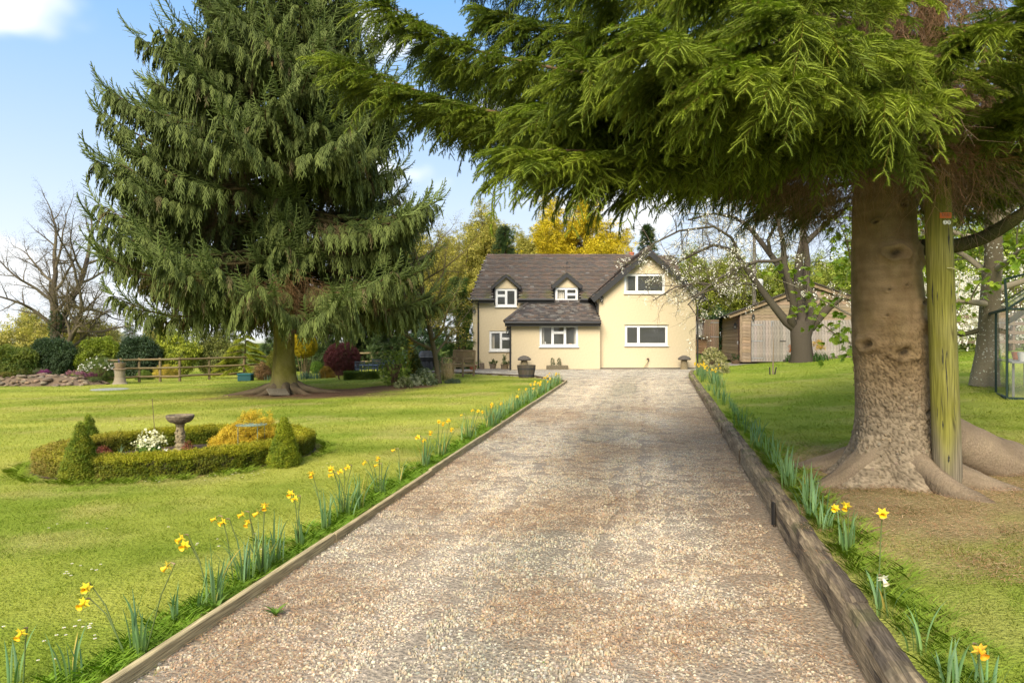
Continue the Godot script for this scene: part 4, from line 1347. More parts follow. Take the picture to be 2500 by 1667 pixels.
	var keep_main := func(p: Vector3) -> bool:
		if p.x < hip.call(p.y) or p.x > 7.6 or p.y < wing.call(p) - 0.02: return false
		for dx in [dx1, dx2]:
			if p.y < 4.60 - 0.80 * absf(p.x - dx) and absf(p.x - dx) < 0.56: return false
		return true
	var moss_main := func(p: Vector3) -> float:
		var f := 0.0
		for dx in [dx1, dx2]:
			f = maxf(f, 0.8 - absf(absf(p.x - dx) - 0.75) * 2.6 - (p.y - 3.5) * 1.3 + big.get_noise_2d(p.x * 90.0, p.y * 90.0) * 0.6)
		return f
	var roof := MB.new()
	for s in [1, -1]:
		var e0 := Vector3(hip.call(ey), ey, ez if s == 1 else 2.0 * rz - ez); var e1 := Vector3(xw1, ey, e0.z)
		var r0 := Vector3(hip.call(ry), ry, rz); var r1 := Vector3(xw1 - 1.6, ry, rz)
		if s == -1:
			roof.quad(e0, e1, r1, r0, Vector3(0, 1, s), Color(0.06, 0.045, 0.04))
			continue
		var cut := [e0.x, dx1 - 0.55, dx1 + 0.55, dx2 - 0.58, dx2 + 0.58, e1.x]   # the slope is open where the dormers stand
		for i in 5:
			var yo: float = ey if i % 2 == 0 else 4.10
			var zo := ez - (yo - ey) / pitch
			var top := func(x: float) -> Vector3: return Vector3(clampf(x, r0.x, r1.x + 1.6), ry, rz)
			roof.quad(Vector3(cut[i], yo, zo), Vector3(cut[i + 1], yo, zo), top.call(cut[i + 1]), top.call(cut[i]), Vector3(0, 1, 1), Color(0.06, 0.045, 0.04))
	roof.flat(Vector3(hip.call(ey), ey, ez), Vector3(hip.call(ey), ey, 2.0 * rz - ez), Vector3(hip.call(ry), ry, rz), Vector3(-1, 1, 0), Color(0.13, 0.09, 0.07))
	var ro := part("roof", roof, M.tile, t)
	part("roof_tiles", tile_field(Vector3(xm0 - 0.2, ey, ez), Vector3.RIGHT, vdir, 56, int(slope / 0.098), 0.165, 0.1, keep_main, browns, 0.03, moss_main), M.tile, ro).set_meta("kind", "stuff")
	var x: float = hip.call(ry)
	while x < xw1 - 2.2:
		var b := MB.new()
		b.tube([Vector3(-0.15, 0, 0), Vector3(0.15, 0, 0)], [0.10, 0.098], 12, vary(Color(0.15, 0.105, 0.085), 0.2))
		part("ridge_tile", b, M.tile, ro).position = Vector3(x + 0.155, ry - 0.015 + rf(-0.004, 0.004), rz)
		x += 0.312
	# wing roof
	var wr := MB.new()
	for s in [-1, 1]:
		var out := 0.30
		var a := Vector3(xc + s * (xc - xw0 + out), ye - 0.855 * out + 0.06, -27.12); var b2 := Vector3(xc, yr + 0.06, -27.12)
		wr.quad(a, b2, b2 + Vector3(0, 0, -5.9), a + Vector3(0, 0, -5.9), Vector3(s, 1, 0), Color(0.06, 0.045, 0.04))
		wr.quad(a + Vector3.DOWN * 0.05, b2 + Vector3.DOWN * 0.05, b2 + Vector3(0, -0.05, -5.9), a + Vector3(0, -0.05, -5.9), Vector3(-s, -1, 0), Color(0.02, 0.02, 0.02))
	var wo := part("roof", wr, M.tile, t)
	var vl := Vector3(0.76, 0.65, 0).normalized()
	vl = Vector3(1, 0.855, 0).normalized()
	var sl2 := (xc - xw0 + 0.30) * sqrt(1.0 + 0.855 * 0.855)
	var all_of := func(_p: Vector3) -> bool: return true
	var none := func(_p: Vector3) -> float: return 0.0
	part("roof_tiles", tile_field(Vector3(xw0 - 0.30, ye - 0.855 * 0.30 + 0.06, -27.10), Vector3.FORWARD, vl, 26, int(sl2 / 0.1), 0.165, 0.1, all_of, browns, 0.06, none), M.tile, wo).set_meta("kind", "stuff")
	part("roof_tiles", tile_field(Vector3(xw1 + 0.30, ye - 0.855 * 0.30 + 0.06, -27.10), Vector3.FORWARD, Vector3(-1, 0.855, 0).normalized(), 26, int(sl2 / 0.1), 0.165, 0.1, all_of, browns, 0.06, none), M.tile, wo).set_meta("kind", "stuff")
	var z := -27.1
	while z > -31.0:
		var b := MB.new()
		b.tube([Vector3(0, 0, 0.15), Vector3(0, 0, -0.15)], [0.10, 0.098], 12, vary(Color(0.15, 0.105, 0.085), 0.2))
		part("ridge_tile", b, M.tile, wo).position = Vector3(xc, yr + 0.10, z - 0.15)
		z -= 0.312
	# bargeboards with boxed ends
	for s in [-1, 1]:
		var bb := MB.new()
		var ln := sl2 + 0.02
		bb.box(Vector3(0, 0, 0), Vector3(ln, 0.23, 0.035), Color(1, 1, 1), Basis(), 0.004)
		var o := part("bargeboard", bb, M.black, t)
		var ang := atan(0.855)
		var mid := Vector3(xc + s * (xc - xw0 + 0.30) / 2.0, (yr + ye - 0.855 * 0.30) / 2.0 - 0.05, -27.135 + (0.003 if s > 0 else 0.0))
		o.transform = Transform3D(Basis(Vector3.BACK, -s * ang), mid)
		var kx := MB.new()
		kx.box(Vector3(xc + s * (xc - xw0 + 0.12), ye - 0.16, -27.27), Vector3(0.34, 0.22, 0.25), Color(1, 1, 1), Basis(), 0.01)
		part("eaves_box", kx, M.black, t)
	# lean-to roof: a slope with one hip
	var lw := 3.43; var le := 2.53
	var lz0 := -26.82; var lz1 := -29.02
	var lx0 := -0.280; var lxt := 0.759
	var lr := MB.new()
	var c0 := Vector3(lx0, le, lz0); var c1 := Vector3(xw0, le, lz0); var c2 := Vector3(xw0, lw, lz1); var c3 := Vector3(lxt, lw, lz1); var c4 := Vector3(lx0, le, lz1)
	lr.quad(c0, c1, c2, c3, Vector3(0, 1, 1), Color(0.06, 0.05, 0.045))
	lr.flat(c0, c3, c4, Vector3(-1, 1, 0), Color(0.14, 0.115, 0.10))
	lr.quad(c0 + Vector3.DOWN * 0.07, c1 + Vector3.DOWN * 0.07, Vector3(xw0, le - 0.07, lz0 - 0.35), Vector3(lx0, le - 0.07, lz0 - 0.35), Vector3.DOWN, Color(0.02, 0.02, 0.02))
	var lo := part("roof", lr, M.tile, t)
	var ls := (lw - le) / (lz0 - lz1)
	var lv := Vector3(0, ls, -1).normalized()
	var keep_l := func(p: Vector3) -> bool:
		return p.x < xw0 - 0.02 and p.x > lx0 + (lxt - lx0) * (p.y - le) / (lw - le) - 0.03
	var greys := [Color(0.20, 0.165, 0.145), Color(0.14, 0.115, 0.105), Color(0.25, 0.20, 0.17), Color(0.165, 0.145, 0.14), Color(0.28, 0.20, 0.155), Color(0.12, 0.105, 0.10)]
	part("roof_tiles", tile_field(Vector3(lx0, le, lz0), Vector3.RIGHT, lv, 27, int(Vector2(lw - le, lz0 - lz1).length() / 0.142), 0.165, 0.145, keep_l, greys, 0.22, none), M.tile, lo).set_meta("kind", "stuff")
	x = lxt
	while x < xw0 - 0.15:
		var b := MB.new()
		b.tube([Vector3(-0.2, 0, 0), Vector3(0.2, 0, 0)], [0.085, 0.083], 12, vary(Color(0.10, 0.085, 0.08), 0.2))
		part("ridge_tile", b, M.tile, lo).position = Vector3(x + 0.2, lw + 0.0, lz1 + 0.03)
		x += 0.41
	for i in 6:
		var b := MB.new()
		b.tube([Vector3(0, 0, 0.2), Vector3(0, 0, -0.2)], [0.085, 0.083], 10, vary(Color(0.13, 0.105, 0.09), 0.25))
		part("hip_tile", b, M.tile, lo).transform = Transform3D(facing(c0 - c3), c0.lerp(c3, (i + 0.5) / 6.0) + Vector3.UP * 0.01)
	# dormers
	for q in [[wd1, dx1, 645.0, 0.62, 0.10], [wd2, dx2, 634.0, 0.62, 0.16]]:
		var w: Array = q[0]
		var half: float = (w[2] - w[0]) / 2.0
		var ya = 1.75 + (1204.5 - q[2]) * 29.0 / 5681.0
		var yb = ya - q[3] * 0.86
		var hw: float = q[3]
		var d := Node3D.new()
		d.name = "dormer"
		t.add_child(d, true)
		d.position = Vector3(q[1], 0, zm)
		var wall := MB.new()
		wall.flat(Vector3(-half - 0.05, w[3] + 0.002, 0.015), Vector3(half + 0.05, w[3] + 0.002, 0.015), Vector3(0, ya - 0.08, 0.015), Vector3.BACK, Color(1, 1, 1))
		part("gable", wall, M.render, d)
		for s in [-1, 1]:
			var ck := MB.new()
			ck.box(Vector3(s * (half + 0.035), (w[3] + 3.3) / 2.0, -0.33), Vector3(0.05, w[3] - 3.3, 0.72), Color(1, 1, 1))
			part("cheek", ck, M.black, d)
		var rf2 := MB.new()
		for s in [-1, 1]:
			var a := Vector3(s * hw, yb, 0.16); var b3 := Vector3(0, ya, 0.16)
			var ra := Vector3(s * hw, yb, -0.55); var rb := Vector3(0, ya, -1.15)
			rf2.quad(a, b3, rb, ra, Vector3(s, 1, 0), Color(0.14, 0.10, 0.08))
			rf2.quad(a + Vector3.DOWN * 0.05, b3 + Vector3.DOWN * 0.05, rb + Vector3.DOWN * 0.05, ra + Vector3.DOWN * 0.05, Vector3(-s, -1, 0), Color(0.03, 0.03, 0.03))
			rf2.quad(a, b3, b3 + Vector3.DOWN * 0.05, a + Vector3.DOWN * 0.05, Vector3.BACK, Color(0.03, 0.03, 0.03))
		part("roof", rf2, M.tile, d)
		for s in [-1, 1]:
			part("roof_tiles", tile_field(Vector3(s * hw, yb, 0.18), Vector3.FORWARD, Vector3(-s * hw, ya - yb, 0).normalized(), 8, 8, 0.155, 0.1, func(p: Vector3) -> bool: return p.z > -0.5 - 0.65 * (p.y - yb) / (ya - yb), browns, 0.1, func(p: Vector3) -> float: return 0.25 + big.get_noise_2d(p.x * 200.0, p.z * 200.0)), M.tile, d).set_meta("kind", "stuff")
			var bb := MB.new()
			var ln := Vector2(hw, ya - yb).length()
			bb.box(Vector3.ZERO, Vector3(ln + 0.02, q[4], 0.03), Color(1, 1, 1), Basis(), 0.003)
			part("bargeboard", bb, M.black, d).transform = Transform3D(Basis(Vector3.BACK, -s * atan2(ya - yb, hw)), Vector3(s * hw / 2.0, (ya + yb) / 2.0 - 0.065 - q[4] * 0.2, 0.178 + (0.003 if s > 0 else 0.0)))
	# gutters and pipes
	var gut := func(a: Vector3, b: Vector3) -> void:
		var g := MB.new()
		g.tube([a, b], [0.055, 0.055], 10, Color(1, 1, 1))
		var fc := (a + b) / 2.0
		g.box(fc + Vector3(0, -0.05, -0.07), Vector3(absf(b.x - a.x), 0.16, 0.03), Color(1, 1, 1))
		part("gutter", g, M.black, t)
	gut.call(Vector3(xm0 - 0.12, ey - 0.02, ez + 0.05), Vector3(wd1[0] - 0.03, ey - 0.02, ez + 0.05))
	gut.call(Vector3(wd1[2] + 0.03, ey - 0.02, ez + 0.05), Vector3(wd2[0] - 0.06, ey - 0.02, ez + 0.05))
	gut.call(Vector3(wd2[2] + 0.06, ey - 0.02, ez + 0.05), Vector3(xw0 - 0.3, ey - 0.02, ez + 0.05))
	gut.call(Vector3(lx0, le - 0.05, lz0 + 0.04), Vector3(xw0 - 0.01, le - 0.05, lz0 + 0.04))
	var pipe := func(pts: Array) -> void:
		var g := MB.new()
		var r := []
		for i in pts.size():
			r.append(0.034)
		g.tube(pts, r, 8, Color(1, 1, 1))
		part("downpipe", g, M.black, t)
	var px1 := -1.432
	pipe.call([Vector3(px1, ey - 0.05, -28.7), Vector3(px1, ey - 0.25, -28.93), Vector3(px1, 0.55, -28.93)])
	var px2 := -0.068
	pipe.call([Vector3(px2, le - 0.06, -26.82), Vector3(px2, le - 0.22, -27.03), Vector3(px2, 0.6, -27.03)])
	pipe.call([Vector3(xw0 - 0.26, ye - 0.2, -27.5), Vector3(xw0 - 0.08, ye - 0.45, -27.5), Vector3(xw0 - 0.08, 2.9, -27.5)])
	pipe.call([Vector3(xw1 + 0.26, ye - 0.15, -27.35), Vector3(xw1 + 0.06, ye - 0.42, -27.35), Vector3(xw1 + 0.06, 0.68, -27.35)])
	var pl := MB.new()
	pl.box(Vector3((xw0 + xw1) / 2.0 + 0.02, 0.62, zw + 0.006), Vector3(xw1 - xw0 - 0.06, 0.15, 0.02), Color(1, 1, 1))
	part("plinth", pl, M.black, t)
	var sl := MB.new()   # render stands proud over the ground floor window
	sl.box(Vector3((wlow[0] + wlow[2]) / 2.0, wlow[3] + 0.035, zw + 0.012), Vector3(wlow[2] - wlow[0] + 0.06, 0.055, 0.05), Color(1, 1, 1), Basis(), 0.01)
	part("drip_mould", sl, M.render, t)
	for q in [Vector3(3.583, 3.454, -27.28), Vector3(7.250, 3.502, -27.28), Vector3(-1.610, 3.070, -28.88), Vector3(-0.168, 2.190, -27.02)]:
		lantern(t, q)
	# chimney pots behind the ridges
	for q in [[-0.847, 5.42, -31.8, 0.42], [5.526, 5.50, -31.5, 0.42]]:
		var st := MB.new()
		st.box(Vector3(0, -0.35, 0), Vector3(0.5, 0.7, 0.5), Color(0.25, 0.12, 0.08), Basis(), 0.01)
		var co := part("chimney", st, M.tile, t)
		co.position = Vector3(q[0], q[1], q[2])
		var pt := MB.new()
		pt.lathe(Vector3.ZERO, [Vector2(0.13, 0), Vector2(0.11, 0.25), Vector2(0.13, 0.3), Vector2(0.13, 0.36), Vector2(0.09, 0.36), Vector2(0.09, 0.2)], 14, Color(1, 1, 1))
		part("pot", pt, M.clay, co)
	# weather vane on the right dormer, bell box in the gable
	var wv := MB.new()
	var vp := Vector3(dx2, 1.75 + (1204.5 - 634.0) * 29.0 / 5681.0, zm + 0.1)
	wv.tube([vp, vp + Vector3.UP * 0.52], [0.008, 0.005], 6, Color(1, 1, 1))
	wv.tube([vp + Vector3(-0.13, 0.22, 0), vp + Vector3(0.13, 0.22, 0)], [0.005, 0.005], 5, Color(1, 1, 1))
	wv.tube([vp + Vector3(0, 0.22, -0.13), vp + Vector3(0, 0.22, 0.13)], [0.005, 0.005], 5, Color(1, 1, 1))
	for s in [-1, 1]:
		wv.box(vp + Vector3(s * 0.13, 0.235, 0), Vector3(0.035, 0.045, 0.006), Color(1, 1, 1))
	wv.box(vp + Vector3(0.02, 0.42, 0), Vector3(0.11, 0.07, 0.006), Color(1, 1, 1), Basis(Vector3.BACK, 0.3))
	part("weather_vane", wv, M.black, t)
	var bl := MB.new()
	var bp := Vector3(5.289, 5.193, zw + 0.035)
	bl.lathe(Vector3.ZERO, [Vector2(0.0, 0.036), Vector2(0.10, 0.036), Vector2(0.115, 0.02), Vector2(0.115, -0.03)], 6, Color(0.75, 0.75, 0.75))
	bl.lathe(Vector3(0, 0.038, 0), [Vector2(0.0, 0.006), Vector2(0.085, 0.006), Vector2(0.088, 0.0)], 6, Color(0.01, 0.03, 0.30))
	part("alarm_box", bl, M.plain, t).transform = Transform3D(Basis(Vector3.RIGHT, PI / 2), bp)
	var hp := MB.new()
	var h0 := Vector3(5.448, 1.041, zw + 0.06)
	hp.tube([h0 + Vector3(0, 0, -0.06), h0], [0.035, 0.035], 10, Color(0.05, 0.045, 0.04))
	hp.lathe(h0 + Vector3(0, -0.03, 0.01), [Vector2(0.05, 0), Vector2(0.055, 0.05), Vector2(0.0, 0.09)], 10, Color(0.09, 0.06, 0.045))
	hp.tube([h0, h0 + Vector3(-0.05, -0.12, 0.05), Vector3(5.231, 0.699, zw + 0.16)], [0.022, 0.022, 0.022], 8, Color(0.5, 0.42, 0.24))
	part("waste_pipe", hp, M.plain, t)
	# ornaments on the sills inside the lean-to window
	var on := MB.new()
	on.lathe(Vector3(wl[0] + 0.24, wl[1] + 0.04, zl - 0.16), [Vector2(0.03, 0), Vector2(0.02, 0.06), Vector2(0.028, 0.1), Vector2(0.022, 0.15), Vector2(0, 0.17)], 10, Color(0.6, 0.6, 0.58))
	part("ornament", on, M.plain, t)
	on = MB.new()
	on.box(Vector3(wl[2] - 0.30, wl[1] + 0.085, zl - 0.16), Vector3(0.13, 0.09, 0.05), Color(0.4, 0.24, 0.14), Basis(), 0.01)
	part("ornament", on, M.plain, t)
	settle(t, base)

# ---------- garage ----------
func board(parent: Node, size: Vector3, at: Vector3, turn: Basis, k: Color, m: Material, called := "board") -> MeshInstance3D:
	var b := MB.new()
	b.box(Vector3.ZERO, size, k, Basis(), 0.004)
	var o := part(called, b, m, parent)
	o.transform = Transform3D(turn, at)
	return o

func hinge(parent: Node, at: Vector3, l: float) -> void:
	var b := MB.new()
	b.box(Vector3(l / 2.0, 0, 0), Vector3(l, 0.045, 0.008), Color(0.42, 0.43, 0.45), Basis(), 0.002)
	b.tube([Vector3(0, -0.05, 0.006), Vector3(0, 0.05, 0.006)], [0.012, 0.012], 6, Color(0.4, 0.4, 0.42))
	part("hinge", b, M.metal, parent).position = at

func build_garage() -> void:
	R.seed = 505
	# built square to its own front: x along the front from the left corner, y up, z out of the front
	var base := Vector3(11.028, 0.740, -33.000)
	var t := thing("garage", "weatherboarded timber garage with grey plank double doors and a round clock", "garage", base, -0.20)
	var W := 6.6; var eave := 2.36; var apex := 3.62; var D := 9.0
	var pine := Color(0.42, 0.32, 0.22)
	var grey := Color(0.44, 0.39, 0.345)
	var core := MB.new()
	core.box(Vector3(W / 2.0, eave / 2.0, -D / 2.0 - 0.03), Vector3(W, eave, D), Color(0.10, 0.07, 0.05))
	core.flat(Vector3(0, eave, -0.03), Vector3(W, eave, -0.03), Vector3(W / 2.0, apex, -0.03), Vector3.BACK, Color(0.10, 0.07, 0.05))
	part("frame", core, M.plain, t)
	var tilt := Basis(Vector3.RIGHT, -0.10)
	var tilt_side := Basis(Vector3.BACK, -0.10)
	var y := 0.10
	while y < apex - 0.25:   # front boards round the doors and up into the gable
		var k := vary(pine, 0.16)
		if y < 2.05:
			board(t, Vector3(0.40, 0.165, 0.022), Vector3(0.30, y, 0.0), tilt, k, M.wood_x)
			board(t, Vector3(0.5, 0.165, 0.022), Vector3(W - 0.25, y, 0.0), tilt, k, M.wood_x)
		else:
			var half := W / 2.0 - maxf(0.0, (y + 0.05 - eave)) / (apex - eave) * W / 2.0
			if half > 0.2:
				board(t, Vector3(half * 2.0 - 0.05, 0.165, 0.022), Vector3(W / 2.0, y, 0.0), tilt, k, M.wood_x)
		y += 0.152
	y = 0.12
	while y < eave - 0.02:   # left side boards, waney and warmer
		board(t, Vector3(0.024, 0.20, D), Vector3(-0.012, y, -D / 2.0), tilt_side * Basis(Vector3.RIGHT, rf(-0.004, 0.004)), vary(Color(0.44, 0.295, 0.185), 0.16), M.wood_z)
		y += 0.178
	board(t, Vector3(0.09, eave - 0.05, 0.05), Vector3(0.045, eave / 2.0, 0.035), Basis(), vary(pine, 0.1), M.wood_y, "corner_post")
	board(t, Vector3(0.05, eave - 0.1, 0.05), Vector3(-0.05, eave / 2.0 + 0.0, 0.02), Basis(), Color(0.05, 0.03, 0.025), M.wood_y, "corner_post")
	for s in [-1, 1]:   # bargeboards and roof
		var ang := atan2(apex - eave, W / 2.0)
		var ln := Vector2(apex - eave, W / 2.0).length() + 0.55
		var dirv := Vector3(s * cos(ang), -sin(ang), 0)
		var mid := Vector3(W / 2.0, apex + 0.05, 0.16) + dirv * ln / 2.0
		board(t, Vector3(ln, 0.17, 0.03), mid, Basis(Vector3.BACK, -s * ang), vary(Color(0.40, 0.29, 0.19), 0.08), M.wood_x, "bargeboard")
		board(t, Vector3(ln, 0.05, D + 0.4), mid + Vector3(0, 0.11, -D / 2.0 - 0.1), Basis(Vector3.BACK, -s * ang), Color(0.10, 0.085, 0.075), M.wood_x, "roof")
	# two pairs of plank doors
	var x := 0.52
	for i in 4:
		var w := 1.30
		var d := Node3D.new()
		d.name = "door"
		t.add_child(d, true)
		d.position = Vector3(x, 0.03, 0.03)
		var n := 10
		for j in n:
			var k := vary(grey, 0.12)
			board(d, Vector3(w / n - 0.006, 1.98, 0.03), Vector3((j + 0.5) * w / n, 1.0, rf(-0.002, 0.002)), Basis(), k, M.wood_y, "plank")
		var hx := 0.02 if i % 2 == 0 else w - 0.02
		for hy in [0.18, 1.0, 1.78]:
			hinge(d, Vector3(hx if i % 2 == 0 else w - 0.52, hy, 0.02), 0.5)
		if i == 0:
			var v := MB.new()
			v.box(Vector3(0.95, 1.82, 0.02), Vector3(0.11, 0.26, 0.012), Color(0.3, 0.3, 0.3))
			for q in 7:
				v.box(Vector3(0.95, 1.72 + q * 0.035, 0.03), Vector3(0.09, 0.01, 0.012), Color(0.05, 0.05, 0.05))
			part("vent", v, M.plain, d)
		if i % 2 == 1:
			var v := MB.new()
			v.box(Vector3(0.12, 1.0, 0.03), Vector3(0.26, 0.035, 0.02), Color(0.05, 0.05, 0.05))
			part("bolt", v, M.black, d)
		x += w + 0.008 if i % 2 == 0 else w + 0.04
	# clock in the gable
	var ck := MB.new()
	ck.lathe(Vector3.ZERO, [Vector2(0.0, 0.012), Vector2(0.185, 0.012), Vector2(0.185, 0.0)], 32, Color(0.8, 0.8, 0.77))
	var face := part("clock", ck, M.plain, t)
	face.transform = Transform3D(Basis(Vector3.RIGHT, PI / 2), Vector3(W / 2.0 - 0.02, apex - 0.50, 0.05))
	var rim := MB.new()
	rim.lathe(Vector3.ZERO, [Vector2(0.183, 0.014), Vector2(0.19, 0.03), Vector2(0.225, 0.028), Vector2(0.235, 0.0)], 32, Color(1, 1, 1))
	part("rim", rim, M.black, face)
	var hd := MB.new()
	hd.box(Vector3(0.0, 0.017, -0.06), Vector3(0.014, 0.004, 0.15), Color(0.02, 0.02, 0.02))
	hd.box(Vector3(0.045, 0.018, 0.02), Vector3(0.11, 0.004, 0.018), Color(0.02, 0.02, 0.02), Basis(Vector3.UP, -0.4))
	for i in 12:
		var a := TAU * i / 12.0
		hd.box(Vector3(cos(a) * 0.155, 0.015, sin(a) * 0.155), Vector3(0.028, 0.004, 0.009), Color(0.02, 0.02, 0.02), Basis(Vector3.UP, -a))
	part("hands", hd, M.plain, face)
	lantern(t, Vector3(0.60, 2.18, 0.14))
	lantern(t, Vector3(-0.16, 1.78, -0.5))
	var bx := MB.new()
	bx.box(Vector3(-0.07, 0.95, -0.22), Vector3(0.07, 0.16, 0.11), Color(0.25, 0.24, 0.23), Basis(), 0.01)
	part("socket_box", bx, M.plain, t)
	# plank gate and little shed between house and garage
	var gt := thing("side_gate", "tall brown plank gate closing the gap between cottage and garage", "gate", Vector3(10.469, 1.245, -36.000))
	for j in 9:
		board(gt, Vector3(0.105, 1.66, 0.025), Vector3(-0.5 + j * 0.112, 0.83, 0), Basis(), vary(Color(0.23, 0.165, 0.115), 0.14), M.wood_y, "plank")
	for hy in [0.75, 1.5]:
		hinge(gt, Vector3(0.02, hy, 0.016), 0.42)
	var sh := thing("garden_shed", "small timber shed behind the cottage corner beside the plank gate", "shed", Vector3(9.187, 1.152, -33.500))
	for j in 5:
		board(sh, Vector3(0.75, 0.15, 0.02), Vector3(0, 0.08 + j * 0.14, 0.0), tilt, vary(Color(0.33, 0.20, 0.11), 0.14), M.wood_x)
	for j in 6:
		board(sh, Vector3(0.6, 0.15, 0.02), Vector3(-0.05, 0.84 + j * 0.14, -0.3), tilt, vary(Color(0.42, 0.40, 0.37), 0.08), M.wood_x)
	board(sh, Vector3(0.9, 0.03, 0.5), Vector3(0.02, 0.86, 0.02), Basis(Vector3.BACK, -0.28), Color(0.2, 0.14, 0.09), M.wood_x, "lower_roof")
	board(sh, Vector3(0.8, 0.03, 0.8), Vector3(0.0, 1.78, -0.35), Basis(Vector3.BACK, -0.35), Color(0.3, 0.2, 0.13), M.wood_x, "upper_roof")
	var sc := MB.new()
	sc.box(Vector3(0, 0.9, -0.75), Vector3(0.7, 1.7, 0.8), Color(0.12, 0.09, 0.07))
	part("frame", sc, M.plain, sh)

# ---------- things in the garden ----------
func staddle(label: String, at: Vector3, s: float) -> void:
	var t := thing("staddle_stone", label, "staddle stone", at, 0.0, "mushroom-shaped staddle stones by the cottage")
	var b := MB.new()
	b.lathe(Vector3.ZERO, [Vector2(0.17, -0.05), Vector2(0.155, 0.1), Vector2(0.125, 0.40)], 12, Color(0.40, 0.32, 0.18), 0.03)
	part("post", b, M.stone, t)
	b = MB.new()
	b.lathe(Vector3(0, 0.40, 0), [Vector2(0.0, -0.0), Vector2(0.24, 0.0), Vector2(0.27, 0.03), Vector2(0.25, 0.08), Vector2(0.16, 0.15), Vector2(0.06, 0.185), Vector2(0, 0.19)], 24, Color(0.19, 0.165, 0.14), 0.03)
	part("cap", b, M.stone, t)
	t.scale = Vector3.ONE * s

func pot(called: String, label: String, at: Vector3, r: float, h: float, k: Color, leaf: String, c0: Color, c1: Color, ph: float, n: int) -> void:
	var t := thing(called, label, "plant pot", at)
	var b := MB.new()
	b.lathe(Vector3.ZERO, [Vector2(0, 0), Vector2(r * 0.72, 0), Vector2(r * 0.95, h * 0.85), Vector2(r, h * 0.86), Vector2(r, h), Vector2(r * 0.88, h), Vector2(r * 0.86, h * 0.9), Vector2(0, h * 0.9)], 20, k, 0.01)
	part("pot", b, M.stone, t)
	if n > 0:
		var cl := Cloud.new()
		for i in n:
			var o := ball()
			o.y = absf(o.y)
			cl.add(Transform3D(facing(on_ball() + Vector3.UP * 0.8) * rf(0.6, 1.2), Vector3(o.x * r * 1.1, h * 0.9 + o.y * ph, o.z * r * 1.1)), c0.lerp(c1, R.randf()))
		copies("foliage", clump(leaf), M.leaf, cl, t)

